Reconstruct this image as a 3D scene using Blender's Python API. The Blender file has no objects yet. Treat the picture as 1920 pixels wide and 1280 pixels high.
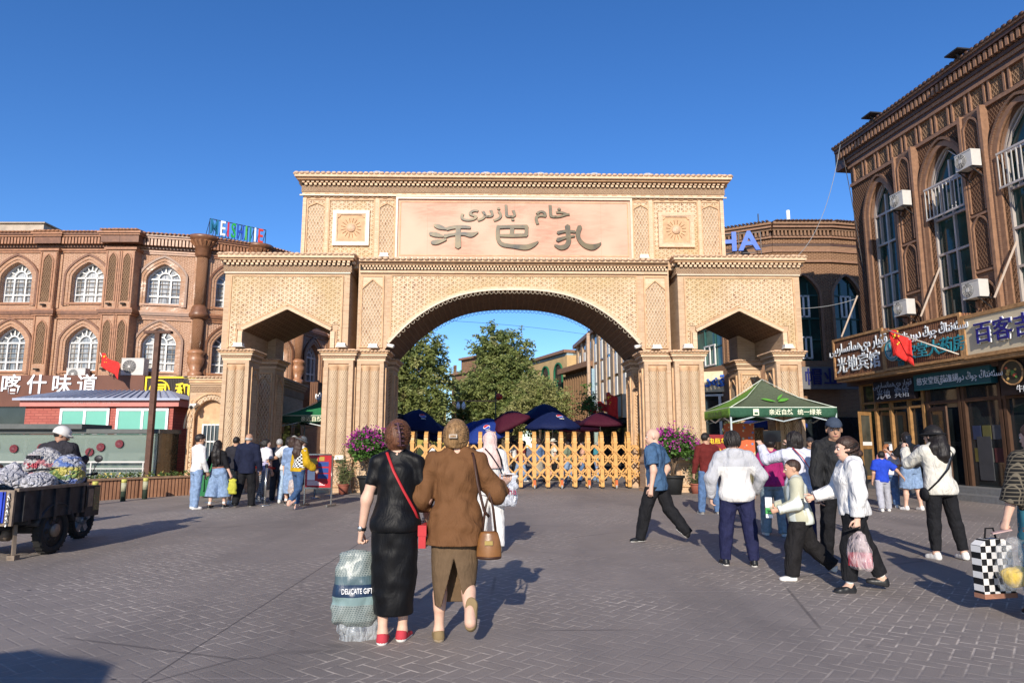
import bpy, math, random
import numpy as np
from mathutils import Matrix, Vector
R = math.radians
rng = random.Random(7)
SC = bpy.context.scene
COL = SC.collection

# ---------------------------------------------------------------- camera, sky, sun
cd = bpy.data.cameras.new('camera'); cam = bpy.data.objects.new('camera', cd); COL.objects.link(cam)
cam.location = (0, 0, 1.46); cam.rotation_euler = (R(90 + 8.62), 0, 0)
cd.sensor_width = 36; cd.lens = 24.0; cd.clip_start = .1; cd.clip_end = 3000
SC.camera = cam
SUN_EL, SUN_AZ = R(24.5), R(8)          # light travels towards +y, 8 degrees to the right
w = bpy.data.worlds.new('World'); SC.world = w; w.use_nodes = True
wn = w.node_tree.nodes; bg = wn['Background']
sky = wn.new('ShaderNodeTexSky'); sky.sky_type = 'NISHITA'; sky.sun_disc = False
sky.sun_elevation = SUN_EL; sky.sun_rotation = R(180) + SUN_AZ
sky.altitude = 1300; sky.air_density = 1.0; sky.dust_density = .3; sky.ozone_density = 4.0
hs = wn.new('ShaderNodeHueSaturation'); hs.inputs['Saturation'].default_value = 1.2; hs.inputs['Hue'].default_value = .508   # the clear desert sky is a deep blue
w.node_tree.links.new(sky.outputs[0], hs.inputs['Color']); w.node_tree.links.new(hs.outputs[0], bg.inputs[0]); bg.inputs[1].default_value = .15
sl = bpy.data.lights.new('sun', 'SUN'); sl.energy = 5.0; sl.angle = R(.55); sl.color = (1, .91, .78)
sun = bpy.data.objects.new('sun', sl); COL.objects.link(sun)
_d = Vector((math.sin(SUN_AZ) * math.cos(SUN_EL), math.cos(SUN_AZ) * math.cos(SUN_EL), -math.sin(SUN_EL)))
sun.rotation_euler = _d.to_track_quat('-Z', 'Y').to_euler(); sun.location = (-8, -30, 30)
vs = SC.view_settings
SC.display_settings.display_device = 'sRGB'
vs.view_transform = 'Standard'; vs.look = 'None'; vs.exposure = .28; vs.gamma = 1; vs.use_curve_mapping = False
SC.cycles.max_bounces = 6; SC.cycles.transparent_max_bounces = 12
SC.cycles.use_denoising = True

# ---------------------------------------------------------------- materials
def lin(c):
    """sRGB hex -> linear"""
    if isinstance(c, str):
        c = [int(c[i:i + 2], 16) / 255 for i in (0, 2, 4)]
        c = [x / 12.92 if x <= .04045 else ((x + .055) / 1.055) ** 2.4 for x in c]
    return tuple(c[:3]) + (1.0,)

class NT:
    def __init__(s, name):
        s.m = bpy.data.materials.new(name); s.m.use_nodes = True
        s.t = s.m.node_tree; s.n = s.t.nodes; s.b = s.n['Principled BSDF']; s._uv = None
    def set(s, sock, v):
        if v is None: return
        if isinstance(v, bpy.types.NodeSocket): s.t.links.new(v, sock)
        else: sock.default_value = v
    def node(s, typ, **k):
        n = s.n.new('ShaderNode' + typ)
        for a, b in k.items(): setattr(n, a, b)
        return n
    @property
    def uv(s):
        if s._uv is None: s._uv = s.node('UVMap').outputs[0]
        return s._uv
    @property
    def obj(s): return s.node('TexCoord').outputs['Object']
    @property
    def geo(s): return s.node('NewGeometry').outputs['Position']
    def math(s, op, a, b=None, c=None, clamp=False):
        n = s.node('Math', operation=op); n.use_clamp = clamp
        for i, v in enumerate((a, b, c)): s.set(n.inputs[i], v)
        return n.outputs[0]
    def xyz(s, v):
        n = s.node('SeparateXYZ'); s.set(n.inputs[0], v); return n.outputs
    def comb(s, x, y, z=0):
        n = s.node('CombineXYZ')
        for i, v in enumerate((x, y, z)): s.set(n.inputs[i], v)
        return n.outputs[0]
    def mapping(s, v, scale=(1, 1, 1), rot=(0, 0, 0), loc=(0, 0, 0)):
        n = s.node('Mapping'); s.set(n.inputs[0], v); n.inputs[1].default_value = loc
        n.inputs[2].default_value = rot; n.inputs[3].default_value = scale; return n.outputs[0]
    def noise(s, vec, scale=5, detail=3, rough=.55, dist=0):
        n = s.node('TexNoise'); s.set(n.inputs['Vector'], vec); n.inputs['Scale'].default_value = scale
        n.inputs['Detail'].default_value = detail; n.inputs['Roughness'].default_value = rough
        n.inputs['Distortion'].default_value = dist; return n.outputs[0]
    def white(s, vec):
        n = s.node('TexWhiteNoise'); s.set(n.inputs['Vector'], vec); return n.outputs['Value']
    def mix(s, f, a, b, mode='MIX'):
        n = s.node('Mix', data_type='RGBA', blend_type=mode)
        s.set(n.inputs[0], f); s.set(n.inputs[6], a); s.set(n.inputs[7], b); return n.outputs[2]
    def ramp(s, f, a, b, lo=0., hi=1.):
        n = s.node('MapRange'); n.clamp = True; s.set(n.inputs[0], f)
        n.inputs[1].default_value = a; n.inputs[2].default_value = b
        n.inputs[3].default_value = lo; n.inputs[4].default_value = hi; return n.outputs[0]
    def bump(s, h, strength=.3, dist=.02):
        n = s.node('Bump'); n.inputs['Strength'].default_value = strength; n.inputs['Distance'].default_value = dist
        s.set(n.inputs['Height'], h); s.t.links.new(n.outputs[0], s.b.inputs['Normal'])
    def out(s, col, rough=.8, spec=.3, metal=0.):
        s.set(s.b.inputs['Base Color'], col); s.set(s.b.inputs['Roughness'], rough)
        s.b.inputs['Specular IOR Level'].default_value = spec; s.b.inputs['Metallic'].default_value = metal
        return s.m

MATS = {}
def plain(name, col, rough=.75, metal=0., var=.12, scale=6., bump=.0, spec=.3, bscale=40.):
    if name in MATS: return MATS[name]
    k = NT(name); c = lin(col)
    o = k.obj
    f = k.noise(o, scale, 4)
    a = tuple(x * (1 - var) for x in c[:3]) + (1,); b = tuple(min(1, x * (1 + var)) for x in c[:3]) + (1,)
    cc = k.mix(k.ramp(f, .3, .7), a, b)
    if bump: k.bump(k.noise(o, bscale, 3), bump, .01)
    MATS[name] = k.out(cc, rough, spec, metal); return MATS[name]

def fabric(name, col, rough=.9, folds=.5, var=.15, spec=.15, col2=None, sheen=0):
    """cloth: soft folds in the normal, slight unevenness of dye"""
    if name in MATS: return MATS[name]
    k = NT(name); c = lin(col); o = k.obj
    f = k.noise(k.mapping(o, (1, 1, .45)), 9, 3, .6, .6)
    g = k.noise(o, 160, 2)
    a = tuple(x * (1 - var) for x in c[:3]) + (1,); b = lin(col2) if col2 else tuple(min(1, x * (1 + var)) for x in c[:3]) + (1,)
    cc = k.mix(k.ramp(k.noise(o, 14, 4), .35, .65), a, b)
    h = k.math('ADD', f, k.math('MULTIPLY', g, .06))
    k.bump(h, min(1, folds * 1.5), .06)
    MATS[name] = k.out(cc, rough, spec)
    if sheen: k.b.inputs['Sheen Weight'].default_value = sheen
    return MATS[name]

def crinkle(name, col, prints=()):
    """woven plastic sack: creased film, dirty, with patches of print"""
    if name in MATS: return MATS[name]
    k = NT(name); o = k.obj; c = lin(col); v = k.node('TexVoronoi', feature='DISTANCE_TO_EDGE'); k.set(v.inputs['Vector'], k.comb(*[k.math('ADD', q, k.math('MULTIPLY', k.noise(o, 9, 3), .12)) for q in k.xyz(o)])); v.inputs['Scale'].default_value = 13
    f = k.noise(o, 7, 5, .65); cc = k.mix(k.ramp(f, .35, .7), c, tuple(x * .55 for x in c[:3]) + (1,))
    for i, (pc_, lo_, z0) in enumerate(prints):
        m = k.math('MULTIPLY', k.ramp(k.noise(k.mapping(o, (1, 1, 1.6), (0, 0, 0), (i * 3.1, 0, 0)), 6, 3, .5), lo_, lo_ + .03), k.ramp(k.math('ABSOLUTE', k.math('SUBTRACT', k.xyz(o)[2], z0)), .07, .10, 1, 0)); cc = k.mix(k.math('MULTIPLY', m, .85), cc, lin(pc_))
    k.bump(k.math('ADD', k.ramp(v.outputs[0], 0, .3), k.math('MULTIPLY', f, 1.2)), .9, .035); MATS[name] = k.out(cc, .5, .4); return MATS[name]

def brick(name, c1, c2, mortar, bw=.24, bh=.065, ms=.008, bump=.5, stain=.25, rough=.85, spec=.2, gloss=0):
    if name in MATS: return MATS[name]
    k = NT(name); n = k.node('TexBrick'); k.set(n.inputs['Vector'], k.uv)
    n.inputs['Color1'].default_value = lin(c1); n.inputs['Color2'].default_value = lin(c2); n.inputs['Mortar'].default_value = lin(mortar)
    n.inputs['Scale'].default_value = 1; n.inputs['Mortar Size'].default_value = ms; n.inputs['Brick Width'].default_value = bw
    n.inputs['Row Height'].default_value = bh; n.inputs['Bias'].default_value = -.1
    f = k.noise(k.obj, .9, 5); g = k.noise(k.obj, 7, 3)
    cc = k.mix(k.ramp(f, .35, .75, 0, stain), n.outputs[0], (.09, .06, .045, 1))
    cc = k.mix(k.ramp(g, .45, .8, 0, .35), cc, lin(c1))
    hb = k.math('SUBTRACT', 1, n.outputs[1])
    if gloss: hb = k.math('ADD', hb, k.math('MULTIPLY', k.noise(k.obj, 7, 3), 2.5))
    k.bump(hb, bump, .012)
    r = rough
    if gloss: r = k.ramp(k.noise(k.obj, 1.7, 5, .65), .38, .62, gloss, rough)
    MATS[name] = k.out(cc, r, spec); return MATS[name]

def lattice(name, kind, p, line, fill, dark, bump=.8, lw=.16, aspect=1.0, gloss=0, warm=None, spec=.2):
    """moulded tile relief: lines of light mortar round darker petals, single tiles off-colour"""
    if name in MATS: return MATS[name]
    k = NT(name); x, y, _ = k.xyz(k.uv)
    ds, ids = [], []
    angs = {'star': (0, 60, 120), 'diamond': (60, -60), 'zigzag': (0,), 'scale': (45, -45)}[kind]
    if kind == 'diamond': angs = (28, -28)
    for a in angs:
        a = R(a)
        t = k.math('DIVIDE', k.math('ADD', k.math('MULTIPLY', x, math.cos(a)), k.math('MULTIPLY', y, math.sin(a) * aspect)), p)
        if kind == 'zigzag':
            t = k.math('DIVIDE', k.math('ADD', y, k.math('PINGPONG', x, p * .75)), p)
        ds.append(k.math('PINGPONG', t, .5)); ids.append(k.math('FLOOR', t))
    h = ds[0]
    for d in ds[1:]: h = k.math('MINIMUM', h, d)
    cell = k.comb(*(ids + [0, 0])[:3])
    wv = k.white(cell)
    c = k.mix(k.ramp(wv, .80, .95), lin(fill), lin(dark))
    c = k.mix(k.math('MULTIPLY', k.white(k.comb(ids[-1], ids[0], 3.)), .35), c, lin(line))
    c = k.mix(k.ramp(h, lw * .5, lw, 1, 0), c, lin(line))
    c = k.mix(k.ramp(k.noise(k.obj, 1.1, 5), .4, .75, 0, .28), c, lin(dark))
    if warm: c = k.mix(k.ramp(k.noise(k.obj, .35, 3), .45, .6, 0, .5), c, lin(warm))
    hh = k.math('MULTIPLY', k.ramp(h, 0, .3), 1)
    hb = k.math('SUBTRACT', 1, hh) if kind != 'zigzag' else h
    if gloss: hb = k.math('ADD', hb, k.math('MULTIPLY', k.noise(k.obj, 6, 3), 1.6))   # unevenly laid glazed tiles
    k.bump(hb, bump, .03)
    r = .85
    if gloss: r = k.ramp(k.noise(k.obj, 1.7, 5, .65), .4, .62, gloss, .85)
    MATS[name] = k.out(c, r, spec); return MATS[name]

def glass(name, col=(.02, .03, .03), rough=.04, spec=.6, curtain=None):
    if name in MATS: return MATS[name]
    k = NT(name); c = lin(col)
    if curtain:
        x, y, _ = k.xyz(k.uv)
        f = k.noise(k.comb(k.math('MULTIPLY', x, 22), k.math('MULTIPLY', y, 1.3)), 1, 2)
        rn = k.node('ObjectInfo').outputs['Random']; f = k.math('ADD', f, k.math('MULTIPLY', k.math('SUBTRACT', rn, .5), .4))
        c = k.mix(k.ramp(f, .35, .65), c, lin(curtain)); c = k.mix(k.math('MULTIPLY', k.ramp(k.noise(k.obj, .8, 3), .45, .6), rn), c, (.03, .035, .04, 1))
    else:
        c = k.mix(k.ramp(k.noise(k.obj, 1.3, 2), .4, .65), c, tuple(min(1, v * 1.8) for v in c[:3]) + (1,))
    MATS[name] = k.out(c, rough, spec); return MATS[name]

def clear(name, tint=(.9, .95, .95), alpha=.25, rough=.1):
    """thin clear sheet: mostly lets light through, some gloss and milkiness"""
    if name in MATS: return MATS[name]
    k = NT(name); k.out(lin(tint), rough, .5); k.b.inputs['Alpha'].default_value = alpha
    if 'plastic' in name or 'bag' in name:   # crumpled film
        v = k.node('TexVoronoi', feature='DISTANCE_TO_EDGE'); k.set(v.inputs['Vector'], k.mapping(k.obj, (26, 26, 9))); v.inputs['Scale'].default_value = 1
        hb = k.math('ADD', k.ramp(v.outputs[0], 0, .35), k.noise(k.mapping(k.obj, (30, 30, 10)), 1, 4, .6, 1)); k.bump(hb, .6, .02); k.set(k.b.inputs['Alpha'], k.ramp(hb, .3, 1.5, min(1, alpha * 1.5), alpha * .6))
    MATS[name] = k.m; return k.m

# ---------------------------------------------------------------- mesh builder
GLYPHS = {}
def glyph(txt, bold=0., depth=.0, res=3):
    """flat outline of a line of writing, centred, one unit = one em"""
    key = (txt, bold, depth, res)
    if key not in GLYPHS:
        c = bpy.data.curves.new('writing', 'FONT'); c.body = txt; c.align_x = 'CENTER'; c.align_y = 'CENTER'
        c.resolution_u = res; c.extrude = depth; c.offset = bold
        o = bpy.data.objects.new('writing', c); me = o.to_mesh()
        v = [tuple(q.co) for q in me.vertices]; f = [tuple(q.vertices) for q in me.polygons]
        o.to_mesh_clear(); bpy.data.objects.remove(o); bpy.data.curves.remove(c)
        GLYPHS[key] = (v, f)
    return GLYPHS[key]

AR = {}   # joining forms of the Arabic-script letters: isolated, final, initial, medial
def _ar(ch, *f): AR[ch] = f
for ch, b, n in [('ا', 0xFE8D, 2), ('ب', 0xFE8F, 4), ('ت', 0xFE95, 4), ('ج', 0xFE9D, 4), ('خ', 0xFEA5, 4), ('د', 0xFEA9, 2), ('ر', 0xFEAD, 2), ('ز', 0xFEAF, 2),
                 ('س', 0xFEB1, 4), ('ش', 0xFEB5, 4), ('غ', 0xFECD, 4), ('ق', 0xFED5, 4), ('ك', 0xFED9, 4), ('ل', 0xFEDD, 4), ('م', 0xFEE1, 4), ('ن', 0xFEE5, 4),
                 ('و', 0xFEED, 2), ('ە', 0xFEE9, 2), ('ى', 0xFEEF, 2), ('ي', 0xFEF1, 4), ('چ', 0xFB7A, 4), ('ڭ', 0xFBD3, 4), ('ۇ', 0xFBD7, 2), ('پ', 0xFB56, 4), ('ھ', 0xFBAA, 4), ('ئ', 0xFE89, 4)]:
    _ar(ch, *[chr(b + i) for i in range(n)])
AR['ى'] = ('\uFEEF', '\uFEF0', '\uFBE8', '\uFBE9')
def uy(s):
    """shape Uyghur writing into presentation forms, right to left"""
    out = ''
    for i, ch in enumerate(s):
        f = AR.get(ch)
        if not f: out += ch; continue
        pj = i > 0 and len(AR.get(s[i - 1], ())) == 4
        nj = i + 1 < len(s) and s[i + 1] in AR and len(f) == 4
        out += f[(1 if pj else 0) if not nj else (3 if pj else 2)]
    return out[::-1]

class MB:
    def __init__(s):
        s.v = []; s.f = []; s.mi = []; s.sm = []; s.uv = []; s.mats = []; s.M = Matrix()
    def add(s, vs_, fs, mat, smooth=False, uvs=None, M=None):
        if mat not in s.mats: s.mats.append(mat)
        k = s.mats.index(mat); n = len(s.v); T = s.M if M is None else s.M @ M
        if T == Matrix(): s.v += [tuple(p) for p in vs_]
        else: s.v += [tuple(T @ Vector(p)) for p in vs_]
        for i, f in enumerate(fs):
            s.f.append(tuple(n + j for j in f)); s.mi.append(k); s.sm.append(smooth)
            s.uv.append(uvs[i] if uvs else None)
        return s
    def box(s, x0, x1, y0, y1, z0, z1, mat, M=None):
        if x0 > x1: x0, x1 = x1, x0
        if y0 > y1: y0, y1 = y1, y0
        v = [(x0, y0, z0), (x1, y0, z0), (x1, y1, z0), (x0, y1, z0), (x0, y0, z1), (x1, y0, z1), (x1, y1, z1), (x0, y1, z1)]
        return s.add(v, [(0, 1, 5, 4), (1, 2, 6, 5), (2, 3, 7, 6), (3, 0, 4, 7), (4, 5, 6, 7), (3, 2, 1, 0)], mat, M=M)
    def bar(s, a, b, wx, wz, mat):
        """square bar from a to b"""
        a, b = Vector(a), Vector(b); d = (b - a); L = d.length; q = d.to_track_quat('Y', 'Z').to_matrix().to_4x4()
        return s.box(-wx / 2, wx / 2, 0, L, -wz / 2, wz / 2, mat, M=Matrix.Translation(a) @ q)
    def tube(s, pts, r, mat, n=8, cap=True, flat=1.0, smooth=True):
        pts = [Vector(p) for p in pts]; rs = r if isinstance(r, (list, tuple)) else [r] * len(pts)
        vs_, fs, uvs = [], [], []; up = None; L = 0; Ls = []
        for i, p in enumerate(pts):
            t = (pts[min(i + 1, len(pts) - 1)] - pts[max(i - 1, 0)]).normalized()
            if up is None: up = Vector((0, 0, 1)) if abs(t.z) < .9 else Vector((0, -1, 0))
            x = t.cross(up).normalized(); up = x.cross(t).normalized()
            if i: L += (p - pts[i - 1]).length
            Ls.append(L)
            for j in range(n):
                a = 2 * math.pi * j / n
                vs_.append(p + x * math.cos(a) * rs[i] + up * math.sin(a) * rs[i] * flat)
        for i in range(len(pts) - 1):
            for j in range(n):
                k = (j + 1) % n
                fs.append((i * n + j, i * n + k, (i + 1) * n + k, (i + 1) * n + j))
                c = 2 * math.pi * max(rs) / n
                uvs.append([(j * c, Ls[i]), (j * c + c, Ls[i]), (j * c + c, Ls[i + 1]), (j * c, Ls[i + 1])])
        if cap:
            fs.append(tuple(range(n))[::-1]); fs.append(tuple(range((len(pts) - 1) * n, len(pts) * n))); uvs += [None, None]
        return s.add(vs_, fs, mat, smooth, uvs)
    def cyl(s, a, b, r, mat, n=12, r2=None, smooth=True): return s.tube([a, b], [r, r if r2 is None else r2], mat, n, True, 1, smooth)
    def lathe(s, prof, c, mat, n=16, a0=0, a1=360, smooth=True, sx=1, sy=1):
        full = abs(a1 - a0) >= 360; m = n if full else n + 1; vs_, fs, uvs = [], [], []
        for r, z in prof:
            for j in range(m):
                a = R(a0 + (a1 - a0) * j / n); vs_.append((c[0] + r * sx * math.cos(a), c[1] + r * sy * math.sin(a), c[2] + z))
        rm = max(p[0] for p in prof); da = R(a1 - a0) / n * rm
        for i in range(len(prof) - 1):
            for j in range(n):
                k = (j + 1) % m
                fs.append((i * m + j, i * m + k, (i + 1) * m + k, (i + 1) * m + j))
                uvs.append([(j * da, prof[i][1]), (j * da + da, prof[i][1]), (j * da + da, prof[i + 1][1]), (j * da, prof[i + 1][1])])
        if full and prof[0][0] > 1e-4: fs.append(tuple(range(m))[::-1]); uvs.append(None)
        if full and prof[-1][0] > 1e-4: fs.append(tuple(range((len(prof) - 1) * m, len(prof) * m))); uvs.append(None)
        return s.add(vs_, fs, mat, smooth, uvs)
    def prism(s, poly, y0, y1, mat, M=None):
        """polygon in x,z extruded along y"""
        n = len(poly); v = [(x, y0, z) for x, z in poly] + [(x, y1, z) for x, z in poly]
        a = sum(poly[i][0] * poly[(i + 1) % n][1] - poly[(i + 1) % n][0] * poly[i][1] for i in range(n))
        fs = [tuple(range(n)), tuple(range(n, 2 * n))[::-1]] + [(i, i + n, (i + 1) % n + n, (i + 1) % n) for i in range(n)]
        if a < 0: fs = [f[::-1] for f in fs]
        return s.add(v, fs, mat, M=M)
    def arch_wall(s, x0, x1, prof, ztop, y0, y1, mat, soffit=None, back=True):
        """wall between the curve prof [(x,z)..] below and ztop above; the curve's ends may sit lower than the wall beside them"""
        n = len(prof); xs = [p[0] for p in prof]
        v = [(x, y0, z) for x, z in prof] + [(x, y0, ztop) for x in xs]
        s.add(v, [(i, i + 1, n + i + 1, n + i) for i in range(n - 1)], mat)
        if back:
            v = [(x, y1, z) for x, z in prof] + [(x, y1, ztop) for x in xs]
            s.add(v, [(i + 1, i, n + i, n + i + 1) for i in range(n - 1)], mat)
        # soffit with running length as u
        L = 0; uvs = []; v = [(x, y0, z) for x, z in prof] + [(x, y1, z) for x, z in prof]
        fs = []
        for i in range(n - 1):
            d = math.dist(prof[i], prof[i + 1])
            if i in (0, n - 2) and abs(prof[i][0] - prof[i + 1][0]) < 1e-6: continue   # the pier box beside has this face
            uvs.append([(L, 0), (L, y1 - y0), (L + d, y1 - y0), (L + d, 0)]); L += d; fs.append((i, n + i, n + i + 1, i + 1))
        s.add(v, fs, soffit or mat, True, uvs)
        zb0, zb1 = prof[0][1], prof[-1][1]
        s.add([(x0, y0, ztop), (x1, y0, ztop), (x1, y1, ztop), (x0, y1, ztop)], [(0, 1, 2, 3)], mat)
        for xa, xb, zb in ((x0, xs[0], zb0), (xs[-1], x1, zb1)):
            if xb - xa > 1e-4: s.box(xa, xb, y0, y1, zb, ztop, mat)
        return s
    def rib(s, prof, wd, y0, y1, mat, out=True):
        """band of width wd following the curve prof, on its outer side, from y0 to y1"""
        P = [Vector((x, 0, z)) for x, z in prof]; o = []
        for i, p in enumerate(P):
            t = (P[min(i + 1, len(P) - 1)] - P[max(i - 1, 0)]).normalized(); nrm = Vector((-t.z, 0, t.x))
            o.append(p + nrm * wd * (1 if out else -1))
        n = len(P); v = [(p.x, y0, p.z) for p in P] + [(p.x, y0, p.z) for p in o] + [(p.x, y1, p.z) for p in o] + [(p.x, y1, p.z) for p in P]
        fs = []
        for i in range(n - 1):
            for a in range(4):
                b = (a + 1) % 4; q = (a * n + i, a * n + i + 1, b * n + i + 1, b * n + i)
                fs.append(q if out else q[::-1])
        fs += [(0, n, 2 * n, 3 * n), (n - 1, 4 * n - 1, 3 * n - 1, 2 * n - 1)]
        return s.add(v, fs, mat)
    def writing(s, txt, c, size, mat, depth=.01, bold=.0, wide=1., M=None, res=3):
        """writing in the x,z plane facing -y, centred on c; size = letter height"""
        v, f = glyph(txt, bold, depth / size / 2, res)
        T = Matrix.Translation(c) @ Matrix.Rotation(R(90), 4, 'X') @ Matrix.Diagonal((size * wide, size, size, 1))
        return s.add(v, f, mat, M=T if M is None else M @ T)
    def ball(s, c, r, mat, n=12, m=8, scale=(1, 1, 1), M=None):
        v, f = [], []
        for i in range(m + 1):
            a = math.pi * i / m
            for j in range(n):
                b = 2 * math.pi * j / n
                v.append((c[0] + r * scale[0] * math.sin(a) * math.cos(b), c[1] + r * scale[1] * math.sin(a) * math.sin(b), c[2] - r * scale[2] * math.cos(a)))
        for i in range(m):
            for j in range(n):
                k = (j + 1) % n; f.append((i * n + j, i * n + k, (i + 1) * n + k, (i + 1) * n + j))
        return s.add(v, f, mat, True, M=M)
    def build(s, name, parent=None, loc=None, rotz=0, **tags):
        me = bpy.data.meshes.new(name)
        me.from_pydata(s.v, [], s.f)
        for m in s.mats: me.materials.append(m)
        me.polygons.foreach_set('material_index', s.mi); me.polygons.foreach_set('use_smooth', s.sm)
        V = np.array(s.v, float).reshape(-1, 3); uvl = me.uv_layers.new(name='UVMap'); co = np.zeros((len(me.loops), 2))
        k = 0
        for f, u in zip(s.f, s.uv):
            n = len(f)
            if u is None:
                p = V[list(f)]; d = p - np.roll(p, -1, 0); e = p + np.roll(p, -1, 0)
                nx = (d[:, 1] * e[:, 2]).sum(); ny = (d[:, 2] * e[:, 0]).sum(); nz = (d[:, 0] * e[:, 1]).sum()
                if abs(nz) > .75 * math.sqrt(nx * nx + ny * ny + nz * nz) or nx * nx + ny * ny < 1e-20: co[k:k + n] = p[:, :2]
                else:
                    h = math.hypot(nx, ny); co[k:k + n, 0] = (-ny * p[:, 0] + nx * p[:, 1]) / h; co[k:k + n, 1] = p[:, 2]
            else: co[k:k + n] = u
            k += n
        uvl.data.foreach_set('uv', co.ravel())
        me.validate(); me.update()
        o = bpy.data.objects.new(name, me); COL.objects.link(o)
        if parent: o.parent = parent
        if loc is not None: o.location = loc
        if rotz: o.rotation_euler = (0, 0, rotz)
        return tag(o, **tags)

def tag(o, label=None, cat=None, group=None, kind=None):
    if label: o['label'] = label
    if cat: o['category'] = cat
    if group: o['group'] = group
    if kind: o['kind'] = kind
    return o
def thing(name, label, cat, loc=(0, 0, 0), rotz=0, group=None):
    o = bpy.data.objects.new(name, None); COL.objects.link(o); o.empty_display_size = .2
    o.location = loc; o.rotation_euler = (0, 0, rotz)
    return tag(o, label, cat, group)
def copy_tree(o, parent=None, loc=None, rotz=None, label=None):
    c = o.copy(); COL.objects.link(c)
    if parent: c.parent = parent
    if loc is not None: c.location = loc
    if rotz is not None: c.rotation_euler = (0, 0, rotz)
    if label: c['label'] = label
    for ch in list(o.children): copy_tree(ch, c)
    return c
def frame(a, b):
    """local frame with x running from a to b along a facade, y into it"""
    a, b = Vector((*a, 0)), Vector((*b, 0)); return Matrix.Translation(a) @ Matrix.Rotation(math.atan2(b.y - a.y, b.x - a.x), 4, 'Z')
# ---------------------------------------------------------------- ground
def paving():
    k = NT('stamped_paving'); o = k.obj
    x, y, _ = k.xyz(k.mapping(o, (1, 1, 1), (0, 0, R(38))))
    S = .115
    X = k.math('DIVIDE', x, S); Y = k.math('DIVIDE', y, S)
    i = k.math('FLOOR', X); j = k.math('FLOOR', Y); fx = k.math('SUBTRACT', X, i); fy = k.math('SUBTRACT', Y, j)
    q = k.math('FLOORED_MODULO', k.math('SUBTRACT', i, j), 4)
    def off(v, n): return k.math('ADD', v, k.math('MULTIPLY', k.math('COMPARE', q, n, .1), 9))
    d = k.math('MINIMUM', k.math('MINIMUM', off(fx, 1), off(k.math('SUBTRACT', 1, fx), 0)),
               k.math('MINIMUM', off(fy, 2), off(k.math('SUBTRACT', 1, fy), 3)))
    joint = k.ramp(d, .03, .085, 1, 0)
    # the stamped joints are worn away in patches
    patch = k.ramp(k.noise(o, .42, 5, .62, .5), .44, .60)
    fine = k.ramp(k.noise(o, 9, 3), .38, .6)
    jm = k.math('MULTIPLY', k.math('MULTIPLY', joint, fine), k.math('ADD', k.math('MULTIPLY', patch, .96), .04))
    big = k.noise(o, .18, 5, .6); mid = k.noise(o, 2.2, 5, .65); grit = k.noise(o, 110, 3, .7)
    c = k.mix(k.ramp(big, .35, .65), lin((.182, .155, .138)), lin((.248, .211, .186)))
    c = k.mix(k.ramp(mid, .4, .7, 0, .5), c, lin((.138, .121, .113)))
    c = k.mix(k.ramp(grit, .35, .7, 0, .55), c, lin((.31, .266, .234)))
    c = k.mix(k.math('MULTIPLY', jm, .9), c, lin((.62, .53, .44)))
    # old pale spills
    sp = k.ramp(k.noise(k.mapping(o, (.5, .9, 1)), .8, 4, .5, .8), .66, .74)
    c = k.mix(k.math('MULTIPLY', sp, .22), c, lin((.33, .32, .27)))
    # trodden darker lanes, oil spots and chewing gum
    ln = k.ramp(k.noise(k.mapping(o, (.55, .12, 1)), 1, 4, .6), .48, .66)
    c = k.mix(k.math('MULTIPLY', ln, .38), c, lin((.085, .075, .072)))
    v1 = k.node('TexVoronoi'); k.set(v1.inputs['Vector'], k.mapping(o, (1.7, 1.7, 1))); v1.inputs['Scale'].default_value = 1
    c = k.mix(k.math('MULTIPLY', k.ramp(v1.outputs[0], .03, .05, 1, 0), k.ramp(k.xyz(v1.outputs['Color'])[0], .55, .6)), c, lin((.06, .055, .055)))
    sp2 = k.ramp(k.noise(o, 1.4, 6, .7, 1.5), .62, .72); c = k.mix(k.math('MULTIPLY', sp2, .45), c, lin((.07, .062, .06)))
    # slab joints: straight thin cuts every few metres
    ox, oy, _ = k.xyz(o)
    wob = k.math('MULTIPLY', k.math('SUBTRACT', k.noise(o, 1.2, 2), .5), .03)
    lx = k.math('PINGPONG', k.math('ADD', k.math('ADD', ox, 2.3), wob), 2.9); ly = k.math('PINGPONG', k.math('ADD', k.math('ADD', oy, -7.2), wob), 1.3)
    c = k.mix(k.math('MULTIPLY', k.ramp(lx, .004, .012, .75, 0), k.math('LESS_THAN', ox, 0)), c, (.05, .045, .045, 1))
    c = k.mix(k.ramp(ly, .004, .014, .5, 0), c, lin((.30, .26, .24)))
    # hairline cracks
    v = k.node('TexVoronoi', feature='DISTANCE_TO_EDGE'); k.set(v.inputs['Vector'], k.mapping(o, (.3, .3, .3))); v.inputs['Scale'].default_value = 1
    cr = k.math('MULTIPLY', k.ramp(v.outputs[0], .002, .006, 1, 0), k.ramp(k.noise(o, .5, 3), .5, .6))
    c = k.mix(k.math('MULTIPLY', cr, .5), c, (.04, .035, .035, 1))
    h = k.math('ADD', k.math('MULTIPLY', grit, .25), k.math('MULTIPLY', k.ramp(d, 0, .12), .5))
    h = k.math('ADD', h, k.math('MULTIPLY', mid, .8))
    k.bump(h, .35, .012)
    return k.out(c, .72, .35)
mb = MB(); g = 400
mb.add([(-g, -g, 0), (g, -g, 0), (g, g, 0), (-g, g, 0)], [(0, 1, 2, 3)], paving())
mb.build('ground', kind='structure')

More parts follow.
